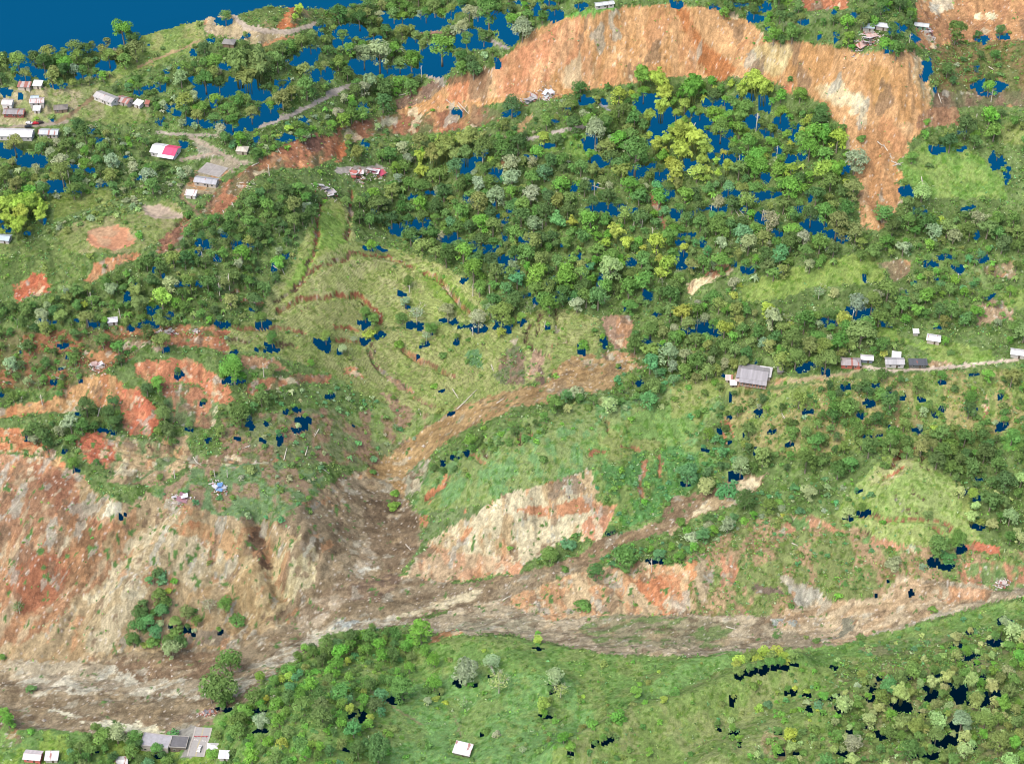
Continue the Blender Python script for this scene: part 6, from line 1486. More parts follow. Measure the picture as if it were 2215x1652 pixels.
# plants one can point at: tile, crown x, y, crown width (tile px), kind, palette
ONE = [
('00',800,190,150,'broad','bright'),('00',868,252,110,'broad','dark'),('00',490,305,125,'broad','olive'),('00',310,335,125,'broad','olive'),('00',110,370,115,'broad','olive'),('00',430,400,120,'broad','bright'),('00',20,370,80,'broad','dark'),('00',600,295,60,'broad','olive'),('00',700,270,60,'broad','olive'),
('00',1560,420,220,'plume','olive'),('00',1690,430,210,'plume','olive'),('00',1620,490,190,'plume','olive'),('00',1600,370,160,'plume','olive'),('00',1340,500,140,'broad','dark'),('00',400,1110,150,'broad','olive'),('00',630,1040,90,'broad','mid'),('00',1890,830,75,'shrub','yellow'),('00',1822,890,45,'shrub','yellow'),('00',1770,690,65,'broad','bright'),('00',1680,1000,85,'round','dark'),('00',510,810,95,'broad','dark'),('00',285,915,105,'broad','olive'),('00',88,920,135,'broad','olive'),('00',1060,1080,60,'round','mid'),('00',1960,70,80,'plume','yellow'),('00',1930,110,60,'plume','yellow'),('00',335,755,60,'shrub','olive'),('00',1400,380,110,'broad','bright'),('00',240,775,40,'shrub','yellow'),('00',1595,285,90,'broad','mid'),('00',560,990,70,'broad','bright'),('00',1850,540,60,'broad','dark'),
('00',30,1330,150,'plume','yellow'),('00',140,1350,160,'plume','yellow'),('00',260,1400,110,'plume','yellow'),('00',80,1340,150,'plume','yellow'),('00',200,1330,150,'plume','yellow'),('00',270,1350,110,'plume','yellow'),('00',40,1420,130,'plume','yellow'),('00',150,1410,150,'plume','yellow'),
('10',690,270,190,'broad','bright'),('10',1000,60,180,'broad','mid'),('10',150,110,110,'broad','dark'),('10',280,340,180,'broad','grey'),('10',180,350,120,'broad','grey'),('10',1220,170,160,'broad','grey'),('10',1360,900,88,'round','yellow'),('10',1960,1010,220,'broad','mid'),('10',1780,950,140,'broad','olive'),('10',1600,560,130,'broad','dark'),('10',1150,690,135,'broad','dark'),('10',1700,850,150,'broad','grey'),('10',860,890,180,'plume','olive'),('10',700,960,200,'plume','olive'),('10',780,1010,150,'plume','olive'),('10',640,1010,150,'plume','olive'),('10',960,960,160,'broad','mid'),('10',950,1440,140,'broad','bright'),('10',390,1090,90,'broad','bright'),('10',2000,490,170,'plume','bright'),('10',2110,520,170,'plume','yellow'),('10',2150,600,150,'plume','yellow'),('10',2130,710,140,'plume','yellow'),('10',2050,760,110,'plume','yellow'),('10',430,190,110,'broad','olive'),('10',370,310,120,'broad','bright'),('10',830,180,110,'broad','grey'),('10',1440,900,110,'round','dark'),('10',930,1330,150,'broad','olive'),('10',270,1320,140,'broad','mid'),
('20',840,600,110,'broad','bright'),('20',980,720,130,'broad','dark'),('20',960,790,110,'broad','dark'),('20',1200,1030,185,'broad','grey'),('20',540,530,190,'plume','yellow'),('20',600,590,150,'plume','yellow'),('20',460,590,130,'plume','yellow'),('20',1240,905,70,'shrub','mid'),('20',1380,1380,130,'broad','mid'),('20',1080,1450,160,'broad','olive'),('20',1640,1240,140,'broad','pale'),('20',1860,205,140,'broad','mid'),('20',1440,190,100,'broad','mid'),('20',770,1210,160,'broad','bright'),('20',50,870,180,'plume','yellow'),('20',150,910,170,'plume','yellow'),('20',60,980,170,'plume','yellow'),('20',210,980,140,'plume','yellow'),('20',190,1050,110,'plume','yellow'),('20',550,1010,130,'broad','bright'),('20',480,690,120,'broad','mid'),('20',1110,850,75,'round','mid'),('20',580,1070,130,'broad','bright'),('20',900,970,140,'broad','bright'),('20',320,830,130,'broad','mid'),('20',130,590,180,'plume','bright'),('20',1670,790,60,'shrub','bright'),('20',290,1460,130,'broad','olive'),('20',500,1590,140,'broad','grey'),('20',2000,230,70,'round','dark'),('20',2150,200,90,'broad','dark'),('20',1990,880,80,'broad','bright'),('20',2020,360,60,'round','dark'),('20',1680,1080,60,'shrub','dark'),
('01',1510,730,160,'broad','bright'),('01',1530,780,150,'broad','bright'),('01',740,970,95,'broad','dark'),('01',745,1100,115,'broad','dark'),('01',700,1030,100,'broad','dark'),('01',560,1000,140,'broad','dark'),('01',1370,440,58,'round','bright'),('01',1785,765,85,'broad','olive'),('01',1710,885,85,'round','dark'),('01',1035,850,105,'broad','bright'),('01',1060,578,125,'broad','olive'),('01',1070,1060,125,'broad','mid'),('01',1460,800,60,'broad','bright'),('01',1580,800,70,'broad','bright'),('01',1165,780,55,'round','dark'),('01',790,700,80,'round','dark'),('01',880,620,50,'shrub','bright'),('01',670,570,110,'broad','mid'),('01',685,92,35,'broad','dark'),('01',1550,460,60,'broad','mid'),('01',1710,430,90,'broad','mid'),('01',1215,445,45,'round','mid'),('01',2035,720,60,'broad','bright'),('01',1780,565,80,'broad','dark'),('01',630,1370,50,'broad','dark'),('01',480,1380,90,'broad','bright'),('01',890,255,140,'plume','olive'),('01',910,340,150,'plume','olive'),('01',500,240,120,'plume','mid'),('01',1150,330,80,'broad','bright'),('01',685,440,65,'round','bright'),('01',1560,1060,150,'broad','mid'),('01',1640,1410,100,'shrub','olive'),('01',1045,1470,60,'shrub','olive'),('01',1950,1350,40,'shrub','bright'),('01',610,480,0,'bare','grey'),
('11',470,180,85,'broad','mid'),('11',970,335,62,'round','mid'),('11',1790,110,170,'broad','pale'),('11',900,115,160,'broad','bright'),('11',190,395,85,'broad','mid'),('11',240,430,90,'broad','mid'),('11',1080,515,68,'broad','yellow'),('11',240,1432,52,'shrub','mid'),('11',385,1575,75,'shrub','bright'),('11',525,390,120,'bare','grey'),('11',730,385,120,'broad','grey'),('11',1080,385,190,'broad','olive'),('11',455,315,75,'round','grey'),('11',210,530,100,'shrub','yellow'),('11',790,550,50,'round','mid'),('11',1145,455,70,'broad','bright'),('11',620,490,90,'broad','mid'),('11',930,430,130,'broad','grey'),('11',1620,600,90,'shrub','bright'),('11',2060,480,120,'broad','mid'),('11',1570,915,150,'shrub','grey'),('11',410,600,90,'shrub','bright'),('11',430,420,90,'broad','mid'),('11',700,670,70,'shrub','mid'),('11',40,620,70,'broad','grey'),('11',115,570,60,'bare','grey'),('11',590,550,70,'bare','grey'),
('21',640,600,100,'broad','pale'),('21',810,680,150,'broad','olive'),('21',1010,690,160,'broad','olive'),('21',990,600,130,'broad','olive'),('21',162,1055,58,'round','mid'),('21',235,1190,90,'broad','bright'),('21',780,1185,100,'broad','mid'),('21',1310,320,130,'broad','olive'),('21',1060,255,80,'broad','pale'),('21',960,260,90,'bare','grey'),('21',852,845,22,'shrub','mid'),('21',1825,655,60,'shrub','mid'),('21',1465,575,35,'round','mid'),('21',1505,580,35,'round','mid'),('21',105,880,55,'shrub','bright'),('21',280,845,60,'shrub','bright'),('21',310,880,60,'round','mid'),('21',210,910,55,'round','mid'),('21',400,915,45,'round','dark'),('21',1240,510,200,'broad','olive'),('21',1380,600,100,'broad','mid'),('21',400,275,70,'shrub','yellow'),('21',440,210,50,'shrub','yellow'),('21',360,370,80,'broad','bright'),('21',1950,930,90,'broad','mid'),('21',1950,970,80,'broad','mid'),('21',1350,1215,45,'shrub','bright'),('21',1250,1165,60,'shrub','mid'),('21',1715,1150,65,'shrub','yellow'),('21',1610,1015,45,'shrub','bright'),('21',500,1330,0,'shrub','mid'),('21',1970,1570,80,'broad','yellow'),('21',1390,1390,80,'shrub','mid'),('21',450,1380,130,'broad','grey'),('21',220,1510,140,'broad','pale'),('21',100,1430,170,'broad','teal'),('21',360,1560,160,'shrub','teal'),('21',480,1600,150,'broad','dark'),('21',1380,660,70,'shrub','yellow'),('21',1765,800,75,'broad','mid'),('21',1280,900,90,'broad','dark'),('21',780,1020,0,'bare','grey'),
('02',1430,1190,270,'broad','mid'),('02',1380,1230,140,'broad','mid'),('02',1505,1030,175,'broad','mid'),('02',870,880,110,'broad','dark'),('02',1000,890,110,'shrub','mid'),('02',960,760,120,'broad','teal'),('02',1060,700,110,'broad','teal'),('02',1150,760,100,'broad','olive'),('02',1220,700,100,'broad','olive'),('02',1090,630,100,'broad','mid'),('02',1060,500,80,'shrub','teal'),('02',1030,440,90,'shrub','dark'),('02',1290,760,80,'broad','mid'),('02',1160,820,90,'shrub','mid'),('02',1480,1250,130,'broad','bright'),('02',1665,1250,150,'broad','mid'),('02',1705,1125,85,'broad','bright'),('02',1800,1150,85,'broad','mid'),('02',1800,1230,70,'broad','mid'),('02',760,1480,170,'broad','grey'),('02',630,1460,85,'round','mid'),('02',880,1510,100,'broad','mid'),('02',1095,885,90,'round','mid'),('02',960,905,95,'shrub','olive'),('02',15,995,45,'round','mid'),('02',50,1410,110,'broad','bright'),('02',1025,1590,90,'round','mid'),('02',905,780,120,'broad','dark'),('02',1010,820,110,'broad','teal'),('02',920,700,120,'broad','dark'),('02',1050,600,120,'broad','mid'),('02',1100,560,60,'shrub','yellow'),('02',1060,450,90,'shrub','teal'),('02',1480,650,110,'broad','mid'),('02',1370,660,110,'bare','grey'),('02',1550,755,130,'shrub','mid'),('02',1140,500,60,'shrub','bright'),('02',120,670,100,'bare','mid'),('02',200,1200,80,'shrub','mid'),('02',200,1480,60,'shrub','bright'),('02',1950,990,80,'broad','mid'),('02',2050,960,80,'broad','mid'),('02',2140,900,110,'broad','mid'),('02',1710,1400,120,'broad','grey'),('02',1370,375,50,'shrub','olive'),('02',870,880,90,'shrub','olive'),('02',1140,850,90,'shrub','mid'),('02',1010,710,0,'broad','teal'),('02',1390,1625,90,'broad','bright'),('02',1560,1420,140,'broad','mid'),('02',1140,1500,100,'shrub','teal'),
('12',555,815,175,'broad','bright'),('12',235,800,55,'broad','mid'),('12',430,1190,180,'broad','mid'),('12',640,1160,115,'broad','bright'),('12',655,1265,60,'shrub','yellow'),('12',1360,1310,115,'round','yellow'),('12',850,1085,190,'broad','grey'),('12',1020,1030,120,'broad','grey'),('12',1065,1160,165,'bare','pale'),('12',1430,1105,125,'broad','grey'),('12',1470,1215,110,'bare','pale'),('12',1320,875,68,'round','yellow'),('12',968,952,38,'shrub','yellow'),('12',1535,1580,80,'round','bright'),('12',1490,1525,85,'round','bright'),('12',2052,1615,66,'round','bright'),('12',222,1390,66,'round','yellow'),('12',580,955,90,'broad','bright'),('12',640,1015,100,'broad','bright'),('12',980,1480,80,'shrub','mid'),('12',1050,1500,70,'shrub','grey'),('12',1965,1215,90,'round','bright'),('12',2145,1270,56,'round','yellow'),('12',1850,1380,120,'shrub','bright'),('12',1680,1430,85,'shrub','bright'),('12',270,1600,190,'broad','dark'),('12',90,1330,70,'round','yellow'),('12',450,930,80,'broad','bright'),('12',1890,330,190,'broad','mid'),('12',1700,440,120,'broad','dark'),('12',1500,420,60,'shrub','mid'),('12',380,0,90,'shrub','bright'),('12',830,1300,70,'bare','pale'),('12',600,1280,60,'round','grey'),('12',715,1290,50,'shrub','yellow'),('12',1618,1250,35,'shrub','yellow'),('12',2115,1090,35,'shrub','yellow'),('12',1320,835,45,'shrub','bright'),('12',350,1500,60,'shrub','bright'),('12',430,1520,40,'shrub','bright'),('12',1220,1600,60,'bare','grey'),('12',400,1080,55,'broad','bright'),('12',1400,320,140,'broad','mid'),('12',1520,250,120,'shrub','teal'),('12',660,1330,30,'shrub','bright'),('12',1620,650,130,'shrub','mid'),('12',2020,1290,50,'shrub','bright'),('12',1990,1170,50,'shrub','bright'),('12',1140,1290,40,'shrub','mid'),
('22',560,1000,90,'shrub','yellow'),('22',650,985,90,'shrub','olive'),('22',730,985,90,'shrub','yellow'),('22',480,1000,90,'shrub','olive'),('22',425,1040,90,'shrub','yellow'),('22',440,1010,105,'shrub','yellow'),('22',520,970,110,'shrub','olive'),('22',600,955,115,'shrub','yellow'),('22',690,955,115,'shrub','yellow'),('22',780,980,105,'shrub','olive'),('22',430,1080,85,'shrub','olive'),('22',745,1020,60,'shrub','yellow'),('22',770,1500,105,'round','yellow'),('22',800,1200,45,'round','yellow'),('22',880,1290,60,'shrub','grey'),('22',1210,1180,60,'shrub','grey'),('22',400,1250,40,'shrub','olive'),('22',385,1410,60,'shrub','pale'),('22',1860,870,90,'broad','pale'),('22',1950,825,50,'broad','pale'),('22',1700,1170,110,'plume','pale'),('22',1800,1130,120,'plume','pale'),('22',1960,1160,130,'plume','pale'),('22',2090,1190,110,'plume','pale'),('22',1500,1230,150,'plume','pale'),('22',1420,1180,130,'broad','teal'),('22',1290,1400,110,'broad','pale'),('22',1500,1430,150,'plume','olive'),('22',1600,1440,150,'plume','olive'),('22',780,1590,110,'plume','pale'),('22',1180,1550,130,'broad','grey'),('22',1560,1610,150,'broad','mid'),('22',945,885,60,'shrub','mid'),('22',240,85,100,'shrub','dark'),('22',55,105,80,'shrub','mid'),('22',90,165,75,'shrub','bright'),('22',240,130,100,'shrub','grey'),('22',130,210,120,'shrub','grey'),('22',1740,260,150,'broad','mid'),('22',1870,220,130,'broad','mid'),('22',1960,80,110,'plume','pale'),('22',2090,120,110,'plume','pale'),('22',1810,340,110,'shrub','teal'),('22',1640,400,60,'shrub','grey'),('22',1450,380,130,'shrub','grey'),('22',1160,40,100,'broad','pale'),('22',2180,750,80,'broad','grey'),('22',720,65,35,'shrub','yellow'),('22',440,1520,60,'shrub','bright'),('22',950,1340,30,'shrub','yellow'),('22',900,1410,30,'shrub','yellow'),('22',870,1190,50,'shrub','olive'),('22',300,1400,30,'shrub','teal'),('22',510,1640,50,'shrub','bright'),('22',2150,1550,170,'broad','olive'),('22',2050,1420,150,'broad','olive'),('22',1900,1400,150,'broad','grey'),
]
MPP = None
def crown_px(x, y, zc):
    u, v = project(x, y, zc)
    return u, v
trees = []      # x, y, z, R, kind, pal, u, v
grid = {}
def near_ok(x, y, R_, k=.52):
    gi, gj = int(x // 12), int(y // 12)
    for a in (-1, 0, 1):
        for b in (-1, 0, 1):
            for (x2, y2, R2) in grid.get((gi + a, gj + b), ()):
                if (x - x2) ** 2 + (y - y2) ** 2 < ((R_ + R2) * k) ** 2: return False
    return True
def put(x, y, R_, kind, pal, fixed=False):
    z = float(ground(x, y))
    hc = {'broad': 1.35, 'round': 1.25, 'plume': 1.2, 'palm': 1.1, 'shrub': .5, 'bare': 1.2}[kind] * R_
    u, v = project(x, y, z + hc)
    trees.append((x, y, z, R_, kind, pal, float(u), float(v), fixed))
    grid.setdefault((int(x // 12), int(y // 12)), []).append((x, y, R_))
def px_per_m(y, z): return FOC / (y * cp - (z - CAM_Z) * sp_)
for (tile, x, y, wd, kind, pal) in ONE:
    if wd < 5: continue
    X, Y, z = at(tile, x, y)
    R_ = wd * KT / 2 / px_per_m(Y, z) * 1.08
    hc = {'broad': 1.35, 'round': 1.25, 'plume': 1.2, 'palm': 1.1, 'shrub': .5, 'bare': 1.2}[kind] * R_
    # step the foot down the slope so the crown stands where it is seen
    u, v = px(tile, x, y); a, dy, dz = ray_dir(u, v)
    k = np.linspace(560, 1330, 1500); Xs, Ys, Zs = a * k, dy * k, CAM_Z + dz * k
    ok = np.where((Zs < ground(Xs, Ys) + hc) & (Ys > Y0 + 2))[0]
    if len(ok) == 0: continue
    put(float(Xs[ok[0]]), float(Ys[ok[0]]), R_, kind, pal, True)
gu = []
def beside_gaps():
    for t_, lst in HOLES.items():
        for (a, b, ra, rb) in lst:
            if ra < 13: continue
            w_ = min(max(ra * 2.0, 50), 120) * random.uniform(.8, 1.15)
            xx = a + random.uniform(-.4, .4) * ra; yy = b - rb * .95 - w_ * .28
            u, v = px(t_, xx, yy)
            if look(SKM, np.array(u), np.array(v)) or look(MCL, np.array(u), np.array(v)) == ROAD: continue
            rp = w_ * KT / 2
            if any(abs(u - q[6]) < (rp + q[3] * 1.8) * .6 and abs(v - q[7]) < (rp + q[3] * 1.8) * .5 for q in trees): continue
            if any(abs(u - hu) < hw * .95 + rp and abs(v - hv) < hw * .6 + rp for (hu, hv), hw in HPX): continue
            fi = look(FIX_, np.array(u), np.array(v)); f_ = FR[int(fi)] if fi >= 0 else FR[0]
            pal = random.choices(list(f_[3]), list(f_[3].values()))[0]
            kind = 'broad' if w_ > 62 else random.choice(('broad', 'shrub', 'round'))
            ad, dy, dz = ray_dir(u, v); R_ = w_ * KT / 2 / 1.85
            hc = {'broad': 1.35, 'round': 1.25, 'shrub': .5}[kind] * R_
            k = np.linspace(560, 1330, 1500); Xs, Ys, Zs = ad * k, dy * k, CAM_Z + dz * k
            ok = np.where((Zs < ground(Xs, Ys) + hc) & (Ys > Y0 + 2))[0]
            if len(ok): put(float(Xs[ok[0]]), float(Ys[ok[0]]), R_, kind, pal, True)
HPX = [(project(X, Y, float(ground(X, Y)) + 2.5), max(w_, d_)) for (X, Y, r_, rot, w_, d_) in pads]
beside_gaps()
RUINPX = [px(*q) for q in (('00',2140,1255),('10',140,1165),('10',270,1140),('10',1290,655),('10',1390,640),('20',1275,275),('20',1680,205),('01',630,755),('01',1180,1620),('01',1440,1545),('01',1090,525),('01',1282,523),('02',1362,1372))]
rg_ = np.random.default_rng(77)
H_FOREST = lambda v_: v_ < 640
def choose(d, r):
    ks = list(d); w = np.array([d[k] for k in ks], float); return ks[r.choice(len(ks), p=w / w.sum())]
for cell, rlo, rhi in ((10.0, 5.2, 7.2), (7.2, 3.7, 5.2), (5.0, 2.3, 3.7), (3.4, 1.2, 2.1)):
    xs = np.arange(X0, X1, cell); ys = np.arange(Y0, Y1, cell)
    for xc in xs:
        for yc in ys:
            x = xc + rg_.uniform(0, cell); y = yc + rg_.uniform(0, cell)
            if not (X0 + 2 < x < X1 - 2 and Y0 + 2 < y < Y1 - 2): continue
            R_ = rg_.uniform(rlo, rhi); z = float(ground(x, y))
            u, v = project(x, y, z + R_ * 1.3)
            if u < -25 or u > W + 25 or v < -30 or v > H + 40: continue
            fi = look(FIX_, u, v)
            if fi < 0: continue
            f_ = FR[fi]
            if rg_.random() > f_[2]: continue
            kind = choose(f_[4], rg_)
            if kind == 'shrub':
                if R_ > 4.2: continue
                R_ *= f_[5]
                u, v = project(x, y, z + R_ * .5)
            elif kind == 'palm':
                if R_ > 3.8 or R_ < 1.8: continue
                R_ *= f_[5]
            else:
                if R_ < 2.5 or R_ * f_[5] > 8 or (kind == 'bare' and R_ > 3.8): continue
                R_ *= f_[5]
            cg = look(MCL, u, v); cb = look(MCL, *project(x, y, z))
            if cg == ROAD or (f_[2] < .78 and cg in (SOIL, MUD) and rg_.random() > (.26 if kind == 'shrub' else .05)): continue
            if cb == ROAD or (f_[2] < .78 and cb in (SOIL, MUD) and rg_.random() > .45): continue
            if cg in (GRASS, TERR) and .1 < f_[2] < .84 and H_FOREST(v) and rg_.random() > .3: continue
            rp = R_ * px_per_m(y, z)
            if f_[2] > .1 and kind != 'shrub' and v < 600 and look(MCL, u, v - rp * .8) in (GRASS, TERR, SOIL, ROAD) and rg_.random() > .14: continue
            hs = sum(float(look(HM, u + dx * rp, v + dy * rp)) > .5 for dx, dy in ((0, 0), (.55, 0), (-.55, 0), (0, .45), (0, -.45)))
            if hs >= 2 or float(look(HM, u, v)) > .55: continue
            if look(SKM, u, v + rp * .2): continue
            if not near_ok(x, y, R_): continue
            if any((x - (RP[i_][0] * (1 - f__) + RP[i_ + 1][0] * f__)) ** 2 + (y - (RP[i_][1] * (1 - f__) + RP[i_ + 1][1] * f__)) ** 2 < (4.5 + R_) ** 2 for i_ in range(3) for f__ in (0, .25, .5, .75, 1)): continue
            bad = False
            for (hu, hv), hw in HPX:
                hr = hw * .5 * 1.75 + rp * .6
                if abs(u - hu) < hr and abs(v - hv) < hr * .62: bad = True; break
            if not bad:
                for hu, hv in RUINPX:
                    if abs(u - hu) < 9 + rp * .8 and abs(v - hv) < 4 + rp * .8: bad = True; break
            if bad: continue
            put(x, y, R_, kind, choose(f_[3], rg_))
print('plants', len(trees))

LM = [((300,470),'the bare playing field'),((235,520),'the orange patch of the field'),((370,330),'the pink roofed house'),((455,395),'the grey long house by the court'),((480,355),'the cracked concrete court'),
((525,325),'the cream roofed hut'),((250,212),'the long school building'),((65,290),'the long white warehouse'),((35,240),'the grey roof at the left edge'),((75,185),'the small village sheds'),
((495,95),'the house on the beige cutting'),((640,30),'the orange cutting on the skyline'),((600,65),'the road bend on the skyline'),((350,90),'the steep skyline meadow'),((710,210),'the grey road on the hillside'),
((940,160),'the broken road end'),((1130,200),'the left end of the orange cliff'),((1350,120),'the middle of the orange cliff'),((1180,212),'the flattened pale roofs'),((1315,5),'the house on the green cliff brink'),
((1885,55),'the pale roofs above the cliff'),((1875,95),'the shattered white house'),((2130,35),'the sandy pit top right'),((1880,200),'the tan cliff on the right'),((1900,430),'the foot of the orange chute'),
((1800,500),'the blue gap by the chute'),((1430,240),'the blue gap under the cliff'),((1480,320),'the yellow bamboo stand'),((1200,280),'the short grey road in the woods'),((800,385),'the twisted white roofs'),
((705,415),'the wrecked house above the meadow'),((720,290),'the red slide belt'),((1430,455),'the red streak in the forest'),((1540,600),'the sandy cut bank'),((1080,380),'the middle of the dark forest'),
((1640,460),'the dead branches in the forest'),((900,490),'the long blue gap above the dome'),((720,500),'the bright meadow strip'),((750,600),'the top of the cracked dome'),((720,650),'the big red crack'),
((960,620),'the thin crack on the right'),((1085,560),'the blue gap right of the dome'),((1330,715),'the pinkish landslip'),((1160,790),'the brown mud tongue head'),((900,730),'the terraced slope'),
((245,690),'the lone white hut'),((245,575),'the orange bank below the field'),((65,610),'the red bank at the left'),((310,640),'the palm grove'),((420,480),'the brown scarp below the court'),
((210,830),'the yellow orange scar'),((300,910),'the red slope'),((400,780),'the orange curved scar'),((500,800),'the round bright tree by the gap'),((640,900),'the wooded slope above the mud'),
((70,940),'the dark grove by the orange bank'),((50,1060),'the top of the left cliff'),((560,1060),'the green bench above the cliff'),((400,1080),'the crushed white house'),((250,1120),'the white rock on the cliff'),
((340,1330),'the wooded patch on the cliff foot'),((490,1330),'the yellowish bare bush'),((620,1200),'the pale streaked gully'),((790,1120),'the central mud fan'),((815,1020),'the lone shrub on the mud'),
((1100,860),'the middle of the brown mud tongue'),((1060,930),'the hedge along the mud tongue'),((1200,960),'the middle green ridge'),((1150,1150),'the cream coloured scar'),((1380,1050),'the overgrown ridge end'),
((1630,805),'the large square farmhouse'),((1585,825),'the small farm sheds'),((1850,780),'the hipped house on the ridge road'),((1930,780),'the half grey ridge house'),((2015,730),'the white house on the knoll'),
((2195,762),'the white house at the right edge'),((2080,790),'the pale ridge road'),((1750,600),'the long green meadow'),((1860,680),'the blue gap below the long meadow'),((1510,700),'the blue gap left of the farm'),
((2100,370),'the steep green pasture'),((2170,660),'the pink bare field at right'),((2010,560),'the banana grove'),((1980,1020),'the right dome'),((1580,920),'the short red streak'),
((1860,900),'the dark wooded gully'),((2130,880),'the red gash on the right slope'),((1590,1020),'the gap above the side stream'),((1500,1100),'the brown side stream'),((1700,1060),'the bluish thicket'),
((1360,1190),'the trees in the side stream'),((1440,1280),'the orange hummock'),((1720,1220),'the broken green slope'),((2100,1180),'the red earth at the right edge'),((1950,1300),'the sandy slope at right'),
((1500,1390),'the stony valley floor'),((900,1360),'the big tree by the river mud'),((470,1480),'the tallest tree over the mud'),((435,1600),'the village road'),((350,1590),'the flat grey roofed building'),
((80,1640),'the bottom left houses'),((130,1560),'the white sand streak'),((1000,1620),'the striped hut in the meadow'),((850,1490),'the black gap left of the meadow'),((780,1540),'the second black gap'),
((1170,1520),'the round yellow tree'),((1080,1470),'the silvery bare tree'),((1160,1390),'the yellow bush on the brink'),((1660,1430),'the yellow hedge'),((1500,1540),'the grassy fold'),
((1960,1420),'the upper right foreground slope'),((1910,1530),'the square black gap'),((2080,1500),'the row of black gaps'),((2150,1360),'the gap near the right edge'),((1780,1600),'the pale grass strip'),
((1600,1600),'the lower grass slope'),((2100,1620),'the bottom right corner thicket'),((620,1560),'the thicket below the tall tree'),((700,1440),'the slope above the river mud'),((1300,1620),'the grass spur at the bottom')]
LMU = np.array([(a * KF, b * KF) for (a, b), _ in LM])
ORD = ['', 'second', 'third', 'fourth', 'fifth', 'sixth', 'seventh', 'eighth', 'ninth', 'tenth', 'eleventh', 'twelfth', 'thirteenth', 'fourteenth', 'fifteenth', 'sixteenth', 'seventeenth', 'eighteenth', 'nineteenth', 'twentieth']
_buckets = {}
def place_key(u, v, head):
    d = np.hypot(LMU[:, 0] - u, (LMU[:, 1] - v) * 1.1); i = int(d.argmin())
    dx, dy = u - LMU[i, 0], v - LMU[i, 1]
    rel = ('right of' if dx > 0 else 'left of') if abs(dx) > abs(dy) else ('below' if dy > 0 else 'above')
    return (head, rel, LM[i][1]), float(d[i])
def label_all(items):
    """items: (head words, u, v, object) -> distinct labels by look, then place"""
    bk = {}
    for head, u, v, o in items:
        k, d = place_key(u, v, head); bk.setdefault(k, []).append((d, o))
    for (head, rel, lm), l in bk.items():
        l.sort(key=lambda q: q[0])
        for n_, (d, o) in enumerate(l):
            if n_ == 0:
                lab = f'{head} {rel} {lm}' + (', nearest' if len(l) > 1 else '')
            else:
                lab = f'{head} {rel} {lm}, {ORD[min(n_, 19)]} nearest'
            o['label'] = lab
NAMES = {'broad': ('broadleaf_tree', 'tree', 'broadleaf trees'), 'round': ('round_tree', 'tree', 'small round trees'), 'plume': ('bamboo_clump', 'bamboo', 'bamboo clumps'),
         'palm': ('banana_plant', 'banana plant', 'banana plants and palms'), 'shrub': ('shrub', 'shrub', 'shrubs'), 'bare': ('bare_tree', 'tree', 'bare and dying trees')}
NOUN = {'broad': 'tree', 'round': 'round tree', 'plume': 'bamboo clump', 'palm': 'banana plant', 'shrub': 'bush', 'bare': 'thin leafless tree'}
CAP = {'broad': 300, 'round': 300, 'plume': 300, 'palm': 260, 'shrub': 300, 'bare': 200}
order = sorted(range(len(trees)), key=lambda i: -(trees[i][3] + (100 if trees[i][8] else 0)))
cnt = {}; indiv, mass = [], []
for i in order:
    t_ = trees[i]; k = t_[4]
    inside = -5 < t_[6] < W + 5 and -5 < t_[7] < H + 5
    if inside and cnt.get(k, 0) < CAP[k]:
        cnt[k] = cnt.get(k, 0) + 1; indiv.append(t_)
    else: mass.append(t_)
print('individual', cnt, 'mass', len(mass))
items = []
pr = np.random.default_rng(3)
for (x, y, z, R_, kind, pal, u, v, fx_) in indiv:
    cm, tm = PROTO[kind][pr.integers(len(PROTO[kind]))]
    nm, cat, grp = NAMES[kind]
    sz = 'small' if R_ < 3 else ('large' if R_ > 5.2 else '')
    if kind == 'shrub': sz = 'small' if R_ < 1.6 else ('large' if R_ > 2.8 else '')
    head = ' '.join(w for w in (sz, PALW[pal] if kind != 'bare' else 'pale', NOUN[kind]) if w)
    root = empty(nm, (x, y, z - .05), pr.uniform(0, 6.28), None, cat, grp, (R_, R_, R_ * (pr.uniform(.85, 1.15))))
    c = obj(cm.name.split('.')[0], cm, root); c.color = leafcol(PAL[pal], .14, pr) + (1,)
    obj(tm.name.split('.')[0], tm, root)
    items.append((head, u, v, root))
label_all(items)

def mass_mesh(name, lst, label, cat, lowkinds=None):
    VS, QS, CS, TS = [], [], [], []; nb_ = 0
    TV, TF = [], []
    for (x, y, z, R_, kind, pal, u, v, fx_) in lst:
        v_, t_, q_ = LOW[kind][pr.integers(len(LOW[kind]))]
        a = pr.uniform(0, 6.28); c, s_ = math.cos(a), math.sin(a)
        w_ = v_ * R_
        w_ = np.stack([w_[:, 0] * c - w_[:, 1] * s_ + x, w_[:, 0] * s_ + w_[:, 1] * c + y, w_[:, 2] * pr.uniform(.85, 1.15) + z], 1)
        q = (qm(v_) if q_ is None else q_) + nb_
        VS.append(w_); QS.append(q); TS.append(t_); CS.append(np.tile(leafcol(PAL[pal], .16, pr), (len(w_), 1))); nb_ += len(w_)
    me = new_mesh(name, np.concatenate(VS), np.concatenate(QS), LEAF_A, {'col': np.concatenate(CS), 't': np.concatenate(TS)}, smooth=False)
    o = obj(name, me); tag(o, label, cat, kind='stuff')
    b = MB()
    for (x, y, z, R_, kind, pal, u, v, fx_) in lst:
        if kind in ('broad', 'plume', 'palm'):
            b.tube([(x, y, z - .5), (x + pr.uniform(-.3, .3), y, z + R_ * .8), (x, y, z + R_ * 1.3)], [R_ * .075, R_ * .05, R_ * .03], 5)
    if b.v:
        tag(b.build('trunks', BARK, o), kind='stuff')
    return o
mt = [t_ for t_ in mass if t_[4] not in ('shrub',)]; msx = [t_ for t_ in mass if t_[4] == 'shrub']
